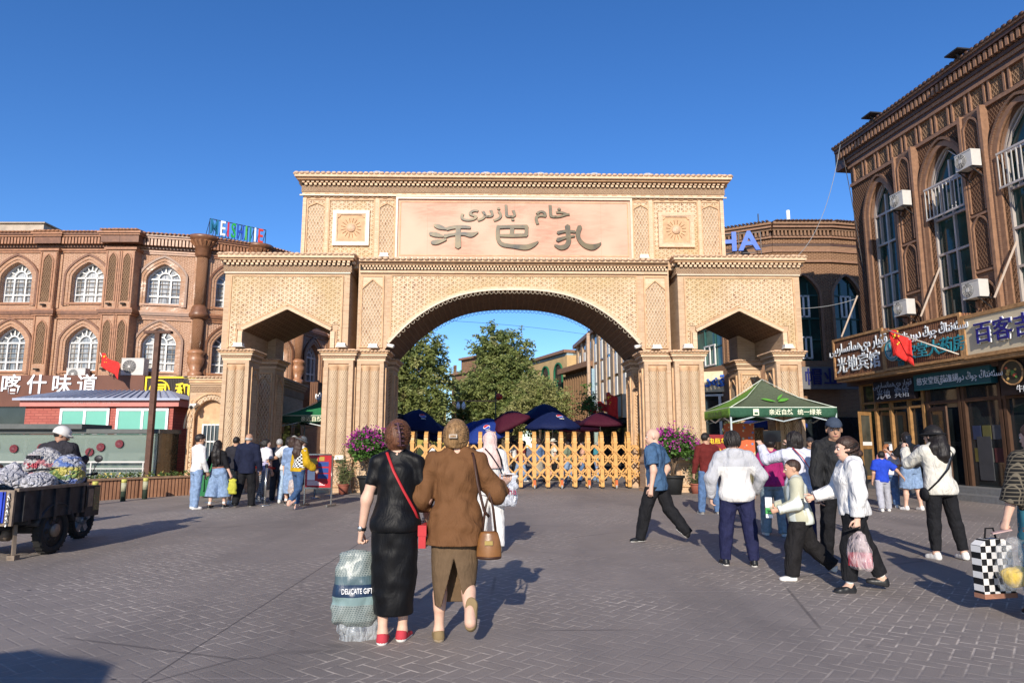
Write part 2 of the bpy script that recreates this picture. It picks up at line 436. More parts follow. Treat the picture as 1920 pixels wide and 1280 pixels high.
# ---------------------------------------------------------------- the arch gate
TAN1, TAN2, TANM = (.55, .38, .24), (.43, .28, .17), (.53, .40, .285)
gb = brick('tan_gate_brick', TAN1, TAN2, TANM, .26, .062, .007, .5, .12)
gpale = brick('pale_gate_brick', (.68, .495, .335), (.58, .395, .26), (.5, .36, .24), .26, .07, .006, .3, .05)
gstar = lattice('star_tile_relief', 'star', .14, (.78, .60, .42), (.46, .30, .165), (.26, .14, .085), 1.0, .14, warm=(.48, .34, .15))
gdia = lattice('diamond_tile_relief', 'diamond', .09, (.78, .60, .42), (.45, .295, .17), (.30, .165, .09), 1.0, .18)
gfine = lattice('fine_diamond_strip', 'diamond', .045, (.70, .49, .32), (.26, .145, .08), (.22, .11, .07), 1.0, .28)
gcol = lattice('column_relief', 'diamond', .06, (.76, .58, .40), (.46, .305, .17), (.30, .165, .09), .8, .2)
gzig = lattice('zigzag_relief', 'zigzag', .11, (.68, .47, .30), (.36, .21, .115), (.3, .17, .08), 1., .2)
gsof = lattice('soffit_relief', 'star', .2, (.25, .16, .10), (.14, .08, .048), (.10, .055, .035), 1., .16)  # soffit tiles coloured darker than the walls to deepen shade under the arches
gcap = plain('glazed_cap_tile', (.57, .38, .25), .55, 0, .2, 9, .1)
gplain = plain('carved_terracotta', (.54, .34, .195), .8, 0, .2, 5, .2)
white_led = plain('white_light_tube', (.56, .47, .35), .4, 0, .1)
lampw = plain('white_lamp_housing', (.78, .74, .66), .45, 0, .06)
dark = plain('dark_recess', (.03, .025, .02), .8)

GX, GY = .08, 21.9
gate = thing('arch_gate', 'tan brick arch gateway with carved sign board and three openings', 'gateway', (GX, GY, 0), math.atan(.02))

def scallops(m, x0, x1, y, z, dx, L, r=None, mat=gcap):
    """row of half round roof tiles along an eave"""
    n = max(2, round((x1 - x0) / dx)); s = (x1 - x0) / n
    for i in range(n):
        c = x0 + (i + .5) * s
        m.tube([(c, y, z), (c, y + L, z + L * .1)], r or s * .47, mat, 8, flat=.5)
def scallops_side(m, x, L, y0, y1, z, dx, mat=gcap):
    n = max(2, round((y1 - y0) / dx)); s = (y1 - y0) / n
    for i in range(n):
        c = y0 + (i + .5) * s
        m.tube([(x, c, z), (x + L, c, z + abs(L) * .1)], s * .47, mat, 6, flat=.5)
def ring(m, x0, x1, y0, y1, z0, z1, p, mat):
    m.box(x0 - p, x1 + p, y0 - p, y1 + p, z0, z1, mat)
def dentils(m, x0, x1, y, z0, z1, dx, d, mat):
    n = round((x1 - x0) / dx); s = (x1 - x0) / n
    for i in range(n): m.box(x0 + i * s + s * .22, x0 + i * s + s * .78, y - d, y, z0, z1, mat)
def dentils_side(m, x, sgn, y0, y1, z0, z1, dx, d, mat):
    n = round((y1 - y0) / dx); s = (y1 - y0) / n
    for i in range(n): m.box(x, x + sgn * d, y0 + i * s + s * .22, y0 + i * s + s * .78, z0, z1, mat)
def cornice(m, x0, x1, y0, y1, zt, big=True, sides=(1, 1)):
    """zt = top of the eave tiles"""
    P = .36 if big else .28
    m.box(x0 - P * .6, x1 + P * .6, y0 - P, y1 + P * .6, zt - .19, zt - .08, gpale)
    m.box(x0 - P * .45, x1 + P * .45, y0 - P * .75, y1 + P * .5, zt - .25, zt - .19, gplain)
    scallops(m, x0 - P * .66, x1 + P * .66, y0 - P - .03, zt - .07, .175, y1 - y0 + P * 1.8)
    for s, xx in ((-1, x0 - P * .66), (1, x1 + P * .66)):
        if sides[0 if s < 0 else 1]: scallops_side(m, xx + s * .03, -s * .5, y0 - P, y1 + P * .6, zt - .075, .175)
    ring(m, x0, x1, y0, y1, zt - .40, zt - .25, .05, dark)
    dentils(m, x0 - .05, x1 + .05, y0 - .05, zt - .325, zt - .25, .155, .13, gpale)
    dentils(m, x0 + .03, x1 + .03, y0 - .05, zt - .40, zt - .325, .155, .09, gpale)
    for s, xx in ((-1, x0 - .05), (1, x1 + .05)):
        dentils_side(m, xx, s, y0 - .05, y1, zt - .325, zt - .25, .155, .11, gpale)
    ring(m, x0, x1, y0, y1, zt - .62, zt - .40, .055, gfine)

def panel(m, x0, x1, z0, z1, y, mat, peak=0, fr=.05, top=None):
    """framed tile panel laid on a wall face at y; peak = height of the pointed head"""
    m.box(x0, x1, y - .018, y + .02, z0, z1, mat)
    for a in (x0, x1): m.box(a - fr / 2, a + fr / 2, y - .055, y + .01, z0 - fr / 2, z1 + fr / 2, gplain)
    m.box(x0 + fr / 2, x1 - fr / 2, y - .055, y + .01, z0 - fr / 2, z0 + fr / 2, gplain)
    m.box(x0 + fr / 2, x1 - fr / 2, y - .055, y + .01, z1 - fr / 2, z1 + fr / 2, gplain)
    if peak:
        c = (x0 + x1) / 2; zs = z1 - peak - .12
        if top:
            m.prism([(x0 + fr / 2, z1 - fr / 2), (x0 + fr / 2, zs), (c, z1 - .14), (x1 - fr / 2, zs), (x1 - fr / 2, z1 - fr / 2)], y - .03, y - .016, top)
        m.rib([(x0 + .02, zs - .05), (x0 + .07, zs), (c, z1 - .14), (x1 - .07, zs), (x1 - .02, zs - .05)], .045, y - .06, y, gplain)

def pier(m, c, wd, y0, y1, cols=True, zt=4.5, sgn=1, mat=None):
    x0, x1 = c - wd / 2, c + wd / 2
    ring(m, x0, x1, y0, y1, 0, .12, .10, gb); ring(m, x0, x1, y0, y1, .12, .92, .06, gb); ring(m, x0, x1, y0, y1, .92, 1.0, .09, gplain); ring(m, x0, x1, y0, y1, 1.0, 1.08, .04, gpale)
    m.box(x0, x1, y0, y1, 1.08, 4.2, gb)
    # cap
    ring(m, x0, x1, y0, y1, 4.12, 4.2, .04, gpale); ring(m, x0, x1, y0, y1, 4.2, 4.28, .06, gfine); ring(m, x0, x1, y0, y1, 4.28, 4.36, .10, gpale); ring(m, x0, x1, y0, y1, 4.36, 4.41, .14, gplain)
    ring(m, x0, x1, y0, y1, 4.41, 4.5, .02, gplain)
    scallops(m, x0 - .17, x1 + .17, y0 - .19, zt - .07, .115, .3)
    scallops_side(m, x0 - .19, .3, y0 - .17, y1 + .17, zt - .07, .115); scallops_side(m, x1 + .19, -.3, y0 - .17, y1 + .17, zt - .07, .115)
    if cols:
        panel(m, x0 + .07, x1 - .07, .2, .82, y0 - .06, gdia, 0, .05)
        fx = wd * .155
        for a, b in ((x0, x0 + fx), (x1 - fx, x1)): m.box(a + .004, b, y0 - .055, y0 + .01, 1.08, 4.02, gb)
        m.box(x0 + .004, x1 - .004, y0 - .055, y0 + .01, 4.02, 4.12, gb)
        r = (wd - 2 * fx) / 4 - .006
        for s in (-1, 1):
            xx = c + s * (r + .004)
            m.lathe([(r, 1.09), (r, 3.80)], (xx, y0 + .03, 0), gcol, 14, 180, 360)
            m.lathe([(r * .95, 3.80), (r * 1.0, 3.84), (r * 1.18, 3.92), (r * 1.18, 3.97), (0.02, 3.99)], (xx, y0 + .03, 0), gplain, 14, 180, 360)
            m.lathe([(r * 1.15, 1.08), (r * 1.15, 1.14), (r, 1.17)], (xx, y0 + .03, 0), gplain, 14, 180, 360)
        # the inner sides carry a pointed panel too
    for xx, s in ((x0, -1), (x1, 1)):
        Mx = Matrix.Translation((xx, (y0 + y1) / 2, 0)) @ Matrix.Rotation(R(90 * s), 4, 'Z')
        old = m.M; m.M = old @ Mx; hw = (y1 - y0) / 2 - .14
        panel(m, -hw, hw, 1.35, 3.9, 0, mat or gdia, .25, .045); m.M = old

D = 3.25
m = MB()
main = [(4.2 * t, 4.5 + 1.96 * (1 - abs(t) ** 2.7)) for t in [i / 28 for i in range(-28, 29)]]
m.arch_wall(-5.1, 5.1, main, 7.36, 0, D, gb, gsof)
m.build('arch_wall', gate)
for sg in (-1, 1):
    c = sg * 7.3
    m = MB(); prof = [(c - 1.4, 4.5), (c - 1.4, 5.08), (c - .04, 5.76), (c + .04, 5.76), (c + 1.4, 5.08), (c + 1.4, 4.5)]
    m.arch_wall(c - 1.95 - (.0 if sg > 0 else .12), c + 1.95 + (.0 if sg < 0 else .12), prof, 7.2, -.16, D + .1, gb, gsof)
    cx0, cx1 = (c - 2.07, c + 1.95) if sg < 0 else (c - 1.95, c + 2.07)
    zt = 7.62; cornice(m, cx0, cx1, -.16, D + .1, zt, False)
    m.box(cx0 - .02, cx1 + .02, -.215, -.165, 6.955, 7.0, white_led)
    # star tile field round the pointed opening, in strips, with its plain frame
    xs = [cx0 + .22, c - 1.62, c - 1.4, c, c + 1.4, c + 1.62, cx1 - .22]
    def low(x):
        a = abs(x - c)
        return 4.55 if a >= 1.62 else (5.08 + .30 - (a - 1.4) * .5 if a > 1.4 else 5.76 + .2 - .68 * a / 1.4)
    for a, b in zip(xs, xs[1:]):
        za, zb = (4.55, 4.55) if (a >= c + 1.62 - 1e-6 or b <= c - 1.62 + 1e-6) else (5.30 if abs(a - c) > 1.5 else low(a), 5.30 if abs(b - c) > 1.5 else low(b))
        m.prism([(a, za), (b, zb), (b, 6.86), (a, 6.86)], -.185, -.15, gstar)
    for xx in (cx0 + .22, cx1 - .22): m.box(xx - .025, xx + .025, -.215, -.17, 4.52, 6.88, gplain)
    m.box(cx0 + .2, cx1 - .2, -.212, -.17, 6.86, 6.90, gplain)
    m.rib([(c - 1.4, 5.08), (c - .02, 5.76), (c + .02, 5.76), (c + 1.4, 5.08)], .10, -.26, -.17, gpale)
    m.rib([(c - 1.42, 5.2), (c - .02, 5.88), (c + .02, 5.88), (c + 1.42, 5.2)], .05, -.235, -.17, gplain)
    for s in (-1, 1):
        m.box(c + s * 1.4, c + s * 1.54, -.235, -.17, 4.52, 5.06, gpale)
        m.box(c + s * 1.565, c + s * 1.61, -.225, -.17, 4.52, 5.12, gplain)
    m.build('side_tower', gate)
    # three piers in front, three behind
    fm = MB(); pier(fm, sg * 8.83, .82, -.18, .72); fm.build('pier', gate)
    fm = MB(); pier(fm, sg * 5.6, .93, -.18, .72); fm.build('pier', gate)
    fm = MB(); pier(fm, sg * 4.62, .86, -.02, .74); fm.build('pier', gate)
    rc_ = 8.44 if sg > 0 else -8.78; fm = MB(); pier(fm, rc_, .80, 2.2, 3.2, False); panel(fm, rc_ - .3, rc_ + .3, 1.3, 3.95, 2.2, gdia, .25, .045); fm.box(rc_ - .36, rc_ + .36, 2.25, 3.15, 4.5, 5.35, gb); fm.build('pier', gate)
    fm = MB(); pier(fm, sg * 5.1, 1.75, 2.2, 3.2, False, mat=gzig)
    y = 2.2
    panel(fm, sg * 5.1 - .82, sg * 5.1 + .82, 1.3, 3.95, y, gzig, .3, .05)
    fm.build('pier', gate)

# trims of the main arch wall
m = MB()
cm = MB()
cm.box(-5.05, 5.05, -.30, 0, 7.36, 7.42, gpale); scallops(cm, -5.05, 5.05, -.36, 7.44, .19, .42)
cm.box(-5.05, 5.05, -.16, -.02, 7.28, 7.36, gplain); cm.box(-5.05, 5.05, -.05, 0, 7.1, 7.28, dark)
dentils(cm, -5.0, 5.0, -.05, 7.21, 7.28, .11, .08, gpale); dentils(cm, -4.95, 5.05, -.05, 7.13, 7.2, .11, .06, gpale); cm.box(-5.05, 5.05, -.075, 0, 7.03, 7.1, gpale)
cm.build('middle_cornice', gate)
xs = [4.02 * (-1 + 2 * i / 40) for i in range(41)]
def az(x): return 4.5 + 1.96 * (1 - min(1, abs(x) / 4.2) ** 2.7) + .13 + .09 * abs(x / 4.2) ** 3
for a, b in zip(xs, xs[1:]): m.prism([(a, az(a)), (b, az(b)), (b, 6.94), (a, 6.94)], -.02, .01, gstar)
for s in (-1, 1): m.box(s * 4.02 - .02, s * 4.02 + .02, -.05, -.005, az(4.02) , 6.95, gplain)
m.box(-4.04, 4.04, -.05, -.005, 6.94, 6.98, gplain)
m.rib(main[1:-1], .13, -.07, .0, gpale)
m.rib([(x, z + .0) for x, z in main[1:-1]], .05, -.1, -.071, white_led)
for s in (-1, 1):
    a, b = sorted((s * 4.28, s * 4.98))
    panel(m, a, b, 4.58, 6.93, 0, gdia, .28, .05, gpale)
m.build('arch_trim', gate)
# little wire loops of the light string along the arch
for yy in (-.08, D - .02):
    m = MB()
    for i in range(3, 54):
        x, z = main[i]
        m.tube([(x - .05, yy, z - .0), (x - .06, yy, z - .07), (x, yy, z - .11), (x + .06, yy, z - .07), (x + .05, yy, z)], .008, dark if yy > 0 else white_led, 4)
    m.build('light_string', gate)

# upper storey with the board
m = MB()
m.box(-7.05, 7.05, .06, D, 7.2, 9.95, gb); m.build('upper_wall', gate)
m = MB(); cornice(m, -7.05, 7.05, .06, D, 10.42)
ring(m, -7.05, 7.05, .06, D, 9.70, 9.80, .03, gpale)
n = 44
for i in range(n):
    x = -6.9 + 13.8 * i / (n - 1)
    m.tube([(x - .13, .03, 9.70), (x - .05, .03, 9.76), (x + .05, .03, 9.76), (x + .13, .03, 9.70)], .014, gplain, 4)
    m.tube([(x - .13, .03, 9.66), (x - .05, .03, 9.62), (x + .05, .03, 9.62), (x + .13, .03, 9.66)], .012, gplain, 4)
m.box(-7.15, 7.15, -.03, .02, 9.67, 9.71, white_led)
m.build('top_cornice', gate)
for sg in (-1, 1):
    m = MB()
    for x0, x1 in ((6.28, 6.88), (3.98, 4.50)):
        a, b = sorted((sg * x0, sg * x1)); panel(m, a, b, 7.55 if x0 < 5 else 7.6, 9.55, .06, gdia, .12, .045, gstar)
    a, b = sorted((sg * 4.65, sg * 6.16)); panel(m, a, b, 7.55, 9.55, .06, gstar, 0, .05)
    for x0, x1 in ((4.51, 4.63), (6.18, 6.27), (6.92, 7.04)):
        a, b = sorted((sg * x0, sg * x1)); m.box(a, b, .0, .05, 7.45, 9.6, gpale)
    m.build('wall_panel', gate)
for sg in (-1, 1):
    m = MB(); cx, cz, h = sg * 5.41, 8.56, .60
    y = .04
    m.box(cx - h, cx + h, y - .035, y, cz - h, cz + h, gplain)
    wbm = gpale if sg > 0 else plain('whitewashed_brick', (.82, .74, .62), .8, 0, .08, 20, .2)
    for a in (-1, 1):
        m.box(cx + a * (h - .11), cx + a * h, y - .09, y - .036, cz - h, cz + h, wbm)
        m.box(cx - h + .11, cx + h - .11, y - .09, y - .036, cz + a * (h - .11), cz + a * h, wbm)
        for b in (-1, 1): m.cyl((cx + a * (h - .15), y - .066, cz + b * (h - .15)), (cx + a * (h - .15), y - .034, cz + b * (h - .15)), .1, gplain, 16, smooth=False)
        m.box(cx + a * (h - .15), cx + a * (h - .11), y - .075, y - .036, cz - h + .11, cz + h - .11, gcap)
        m.box(cx - h + .15, cx + h - .15, y - .075, y - .036, cz + a * (h - .15), cz + a * (h - .11), gcap)
    m.lathe([(.02, -.06), (.13, -.045), (.15, 0)], (0, 0, 0), gcap, 20) if 0 else None
    m.cyl((cx, y - .085, cz), (cx, y - .03, cz), .135, gcap, 24, r2=.15)
    m.box(cx - .008, cx + .008, y - .09, y - .08, cz - .08, cz + .04, gplain)
    ray_m = plain('ray_groove', (.25, .13, .06), .9)
    for i in range(16):
        t = 2 * math.pi * (i + .5) / 16
        m.bar((cx + .19 * math.cos(t), y - .037, cz + .19 * math.sin(t)), (cx + .34 * math.cos(t), y - .037, cz + .34 * math.sin(t)), .018, .018, ray_m)
    m.build('sun_panel', gate)

# the inscription board
k = NT('board_wood'); x, y_, _ = k.xyz(k.uv)
f = k.noise(k.comb(k.math('MULTIPLY', x, .7), k.math('MULTIPLY', y_, 3.5)), 2.2, 5, .6, 1.2)
f2 = k.noise(k.comb(k.math('MULTIPLY', x, 2), k.math('MULTIPLY', y_, 14)), 2, 4)
c = k.mix(k.ramp(f, .3, .7), lin((.58, .325, .225)), lin((.46, .21, .14)))
c = k.mix(k.ramp(f2, .56, .68, 0, .45), c, lin((.40, .21, .13)))
c = k.mix(k.ramp(k.noise(k.uv, .45, 2), .42, .62), c, lin((.60, .365, .26)))
gx = k.math('PINGPONG', x, .72); c = k.mix(k.ramp(gx, .002, .008, .45, 0), c, (.3, .16, .1, 1))
board_m = k.out(c, .55, .3)
m = MB(); m.box(-3.86, 3.86, -.06, .05, 7.54, 9.54, board_m)
bd = m.build('sign_board', gate)
m = MB()
for a in (-1, 1):
    m.box(a * 3.86, a * 3.93, -.13, .05, 7.47, 9.61, white_led)
    m.box(-3.86, 3.86, -.13, .05, 8.54 + a * 1.0, 8.54 + a * 1.07, white_led)
m.box(-3.8, 3.8, -.075, -.061, 9.44, 9.47, gplain); m.box(-3.8, 3.8, -.075, -.061, 7.61, 7.64, gplain)
for a in (-1, 1): m.box(a * 3.78 - .015, a * 3.78 + .015, -.075, -.061, 7.64, 9.44, gplain)
m.build('frame', bd)
k = NT('bronze_letters'); f = k.noise(k.obj, 2.2, 4, .6)
brz = k.out(k.mix(k.ramp(f, .35, .62), lin((.018, .017, .016)), lin((.10, .075, .035))), .4, .35, .15)
def px(u, v): return ((u - 960) * .01718 - .06, 7.51 + (488 - v) * .01798)
def stroke(m, pts, mat=brz):
    """brush stroke through (u, v, width) with rounded ends, resampled smoothly"""
    P = [(*px(u, v), wd * 1.3 * .0172 / 2) for u, v, wd in pts]; Q = []
    for i in range(len(P) - 1):
        p0, p1, p2, p3 = P[max(i - 1, 0)], P[i], P[i + 1], P[min(i + 2, len(P) - 1)]
        for s in range(6):
            t = s / 6
            Q.append(tuple(.5 * (2 * b + (c - a) * t + (2 * a - 5 * b + 4 * c - d) * t * t + (3 * b - a - 3 * c + d) * t ** 3) for a, b, c, d in zip(p0, p1, p2, p3)))
    Q.append(P[-1]); L, Rr = [], []
    for i, (x, z, r) in enumerate(Q):
        a, b = Q[max(i - 1, 0)], Q[min(i + 1, len(Q) - 1)]; dx, dz = b[0] - a[0], b[1] - a[1]; n = math.hypot(dx, dz) or 1
        L.append((x - dz / n * r, z + dx / n * r)); Rr.append((x + dz / n * r, z - dx / n * r))
    for s, i in ((-1, 0), (1, -1)):
        x, z, r = Q[i]; a = Q[1] if i == 0 else Q[-2]; dx, dz = x - a[0], z - a[1]; n = math.hypot(dx, dz) or 1
        (L.insert if i == 0 else L.append)(*((0, (x + dx / n * r * .7, z + dz / n * r * .7)) if i == 0 else ((x + dx / n * r * .7, z + dz / n * r * .7),)))
    poly = L + Rr[::-1]
    n = len(L); m_ = len(Rr); y0, y1 = -.12 - rng.random() * .006, -.05
    # strip faces, front and edge
    V = [(x, y0, z) for x, z in poly] + [(x, y1, z) for x, z in poly]; N = len(poly); F = []
    for i in range(len(Rr) - 1):
        F.append((i + 1, n + m_ - 1 - i, n + m_ - 2 - i, i + 2))
    F += [(0, N - 1, 1), (n - 2, n, n - 1)]
    F += [(i, (i + 1) % N, (i + 1) % N + N, i + N) for i in range(N)]
    m.add(V, F, mat)
chars = [  # the three big clerical characters of the board
 [[(809, 425, 4), (818, 428, 7), (832, 432, 3)], [(801, 441, 5), (812, 443, 7), (826, 446, 3)], [(805, 458, 5), (815, 457, 7), (832, 452, 3)],
  [(833, 432, 5), (845, 429, 5), (860, 428, 5), (878, 429, 4)], [(829, 446, 6), (843, 443, 4), (865, 441, 5), (880, 443, 7), (893, 438, 2)], [(855, 430, 7), (855, 445, 8), (855, 466, 9)]],
 [[(932, 426, 5), (931, 440, 6), (933, 453, 6), (941, 461, 6), (960, 464, 6), (985, 466, 8), (1000, 461, 6), (1009, 455, 2)],
  [(932, 428, 5), (955, 427, 5), (988, 427, 6)], [(987, 428, 5), (986, 443, 6)], [(934, 444, 4), (960, 444, 5), (987, 443, 5)], [(959, 428, 6), (958, 443, 6)]],
 [[(1066, 425, 8), (1067, 440, 7), (1068, 452, 7), (1063, 463, 7), (1052, 466, 7), (1041, 462, 3)], [(1047, 438, 5), (1062, 435, 4), (1080, 436, 4)], [(1046, 452, 6), (1062, 447, 4), (1079, 444, 3)],
  [(1090, 426, 7), (1086, 438, 7), (1088, 450, 6), (1098, 461, 7), (1112, 465, 9), (1123, 462, 6), (1130, 457, 2)]]]
for ch in chars:
    m = MB()
    for st in ch: stroke(m, st)
    m.build('character', bd)
m = MB(); cx, cz = px(1037, 399); m.writing(uy('خام'), (cx, -.09, cz), .58, brz, .05, .02, 1.5); m.build('word', bd)
m = MB(); cx, cz = px(913, 399); m.writing(uy('بازىرى'), (cx, -.09, cz), .58, brz, .05, .02, 1.38); m.build('word', bd)

# flood lights on the caps and ledges
def flood(x, y, z):
    m = MB(); m.box(x - .13, x + .13, y - .12, y + .1, z + .04, z + .13, lampw); m.prism([(x - .17, z), (x + .17, z), (x + .13, z + .05), (x - .13, z + .05)], y - .15, y + .1, lampw)
    m.build('flood_light', gate)
for sg in (-1, 1):
    for x, y in ((8.83, -.35), (5.6, -.33), (4.62, -.2)): flood(sg * x + (.1 if sg < 0 else -.05), y, 4.52)
    flood(sg * 4.25, -.2, 7.5)
    for x in (5.42, 5.8): flood(sg * x, -.34, 1.02)
for sx in (-1, 1):
    m = MB(); x = sx * 4.05
    m.cyl((x, -.28, 4.6), (x - sx * .2, -.42, 4.55), .06, lampw, 10); m.cyl((x, -.1, 4.52), (x, -.28, 4.6), .02, dark, 6); m.build('spot_light', gate)
# clear round lamp shades along the roof edge
dome = clear('clear_dome', (.75, .8, .85), .42, .08)
for u in (694, 800, 908, 1015, 1122, 1228):
    x = (u - 960) * .01718 - .06
    m = MB(); z = 10.36
    m.lathe([(.26 * math.cos(R(a)), .26 * math.sin(R(a))) for a in range(0, 91, 10)], (x, .2, z), dome, 20)
    for a in range(0, 180, 15):
        m.tube([(x + .262 * math.cos(R(a)) * math.cos(R(t)), .2 + .262 * math.sin(R(a)) * math.cos(R(t)), z + .262 * math.sin(R(t))) for t in range(0, 181, 18)], .003, dome, 3)
    m.cyl((x, .2, z - .02), (x, .2, z + .09), .07, plain('lamp_socket', (.2, .22, .25), .4), 12)
    m.build('roof_lamp', gate)
# cable sagging from the light string
# ---------------------------------------------------------------- windows
white_fr = plain('white_window_frame', (.70, .69, .66), .45, 0, .05)
thin_m = plain('inner_lattice', (.34, .29, .24), .6)
wglass = glass('curtained_glass', (.10, .12, .14), .06, .7, (.46, .46, .45))
gglass = glass('green_glass', (.010, .035, .030), .05, .7)
dglass = glass('dark_glass', (.012, .016, .018), .05, .7)
def arc(c, hw, zs, za, n=10, e=1.25):
    """pointed arch from (c-hw, zs) over the apex za; e is the fullness of the shoulders"""
    o = []
    for i in range(-n, n + 1):
        t = i / n; o.append((c + hw * math.sin(t * math.pi / 2), zs + (za - zs) * (1 - abs(math.sin(t * math.pi / 2)) ** e) ** .62 if abs(t) < 1 else zs))
    return o
def arch_prof(c, hw, zb, zs, za, n=10, e=1.25): return [(c - hw, zb)] + arc(c, hw, zs, za, n, e) + [(c + hw, zb)]

def left_window(parent, M, c, z0, zs, za, hw, y=.30):
    """white arched window: fan light over three casements and a row of small panes"""
    f = MB(); f.M = M; p = arch_prof(c, hw, z0, zs, za, 9); t = .065
    f.rib(p, t, y - .05, y + .03, white_fr, out=False); f.box(c - hw, c + hw, y - .05, y + .03, z0, z0 + t, white_fr)
    f.box(c - hw, c + hw, y - .06, y + .02, zs - .03, zs + .04, white_fr)
    zl = z0 + (zs - z0) * .3; f.box(c - hw, c + hw, y - .06, y + .02, zl, zl + .06, white_fr)
    for s in (-1, 1): f.box(c + s * hw * .36 - .03, c + s * hw * .36 + .03, y - .062, y + .02, z0, zs, white_fr)
    r = hw * .36
    f.rib([(c - r * math.cos(R(a)), zs + r * 1.15 * math.sin(R(a))) for a in range(0, 181, 20)], .05, y - .06, y + .02, white_fr)
    for a in (35, 65, 90, 115, 145):
        q = min((abs(math.atan2(z - zs, x - c) - R(a)), x, z) for x, z in p[1:-1])
        f.bar((c + r * math.cos(R(a)), y - .02, zs + r * 1.15 * math.sin(R(a))), (q[1], y - .02, q[2]), .05, .045, white_fr)
    for xx in (-.7, -.18, .18, .7): f.box(c + hw * xx - .008, c + hw * xx + .008, y + .0, y + .02, z0, zs, thin_m)
    for i in (1, 2, 3): f.box(c - hw, c + hw, y - .03, y + .01, zl + (zs - zl) * i / 4 - .008, zl + (zs - zl) * i / 4 + .008, thin_m)
    o = f.build('window', parent)
    g = MB(); g.M = M; pts = arc(c, hw, zs, za, 9)
    g.prism([(c - hw, z0)] + pts + [(c + hw, z0)], y + .031, y + .05, wglass); g.build('pane', o)
    return o

# ---------------------------------------------------------------- left building (glazed brown brick, rounded corner)
LB1, LB2, LBM = (.44, .22, .115), (.32, .145, .07), (.45, .31, .21)
lb = brick('glazed_brown_brick', LB1, LB2, LBM, .22, .062, .008, .6, .2, .8, .6, .28)
lbd = plain('dark_brown_moulding', (.17, .075, .038), .4, 0, .25, 8, .15, .5)
lbt = plain('brown_glazed_moulding', (.33, .155, .078), .38, 0, .25, 8, .15, .5)
lfield = lattice('brown_tile_field', 'star', .10, (.56, .35, .235), (.45, .245, .145), (.26, .12, .065), .9, .2, gloss=.26, spec=.7)
llat = lattice('brown_lattice_panel', 'diamond', .09, (.36, .22, .13), (.10, .055, .03), (.06, .03, .02), 1.4, .3)
lcol = lattice('brown_column_relief', 'diamond', .06, (.38, .20, .11), (.24, .11, .055), (.2, .08, .04), 1.0, .3, gloss=.2)
LV = [(-27, 29.3), (-20.1, 29.2), (-17.0, 29.2), (-13.9, 29.9), (-11.9, 31.2), (-10.5, 33.2), (-9.7, 35.8), (-9.4, 39), (-9.4, 46), (-9.4, 60)]
lbld = thing('brick_building', 'brown glazed brick building with white arched windows and round corner columns', 'building', (0, 0, 0))
ZT = 10.75
def lbay(a, b, wc=None, hw=.7, double=False):
    M = frame(a, b); L = math.dist(a, b); m = MB(); m.M = M
    wins = wc if wc is not None else [L / 2]
    # ground storey
    m.box(0, L, .02, .4, 0, 4.3, lb)
    edges = [0] + [(wins[i] + wins[i + 1]) / 2 for i in range(len(wins) - 1)] + [L]
    for (z0, zs, za, zt, zb) in ((4.62, 5.85, 6.55, 6.95, 4.3), (7.62, 8.75, 9.42, 9.85, 7.25)):
        for i, c in enumerate(wins):
            x0, x1 = edges[i], edges[i + 1]
            m.box(x0, x1, 0, .4, zb, z0, lb)
            m.arch_wall(x0, x1, arch_prof(c, hw, z0, zs, za, 9), zt + .3, 0, .4, lfield, lb, False)
            for k, (wd, yy) in enumerate(((.10, -.03), (.12, -.06), (.09, -.10))):
                off = sum(((.10, .12, .09)[q] for q in range(k)))
                m.rib(arch_prof(c, hw + off, z0 - .15, zs + off * .3, za + off * 1.25, 9), wd, yy, .02, (lb, lb, lbd)[k])
            m.box(c - hw - .25, c + hw + .25, -.07, .05, z0 - .1, z0 - .02, lbt)
        for i in range(len(wins)):   # field frame
            x0, x1 = edges[i] + .28, edges[i + 1] - .28
            for xx in (x0, x1): m.box(xx - .06, xx + .06, -.05, .02, zb + .1, zt, lb)
            m.box(x0 - .06, x1 + .06, -.055, .02, zt - .02, zt + .08, lbt)
    # string course
    m.box(0, L, -.10, .02, 6.98, 7.06, lbt); m.box(0, L, -.16, .02, 7.06, 7.2, lbd); m.box(0, L, -.10, .02, 7.2, 7.27, lbt)
    m.box(0, L, -.07, .02, 6.88, 6.94, lbt)
    # cornice
    m.box(0, L, -.05, .4, 9.85, 10.05, lb); m.box(0, L, -.10, .1, 9.92, 9.99, lbt)
    m.box(0, L, -.16, .2, 10.05, 10.15, lbd)
    n = max(2, int(L / .14))
    for i in range(n):
        c = (i + .5) * L / n
        m.box(c - .045, c + .045, -.38, 0, 10.15, 10.44, lbt)
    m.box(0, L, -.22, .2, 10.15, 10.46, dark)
    m.box(0, L, -.42, .3, 10.46, 10.54, lbt); m.box(0, L, -.48, .3, 10.54, 10.62, lbd)
    n = max(2, int(L / .17))
    for i in range(n): m.tube([((i + .5) * L / n, -.55, 10.66), ((i + .5) * L / n, .1, 10.76)], .07, lbt, 6, flat=.6)
    m.box(0, L, -.3, .4, 10.62, 10.70, lbt)
    m.build('wall', lbld)
    for (z0, zs, za) in ((4.62, 5.85, 6.55), (7.62, 8.75, 9.42)):
        for c in wins: left_window(lbld, M, c, z0, zs, za, hw)
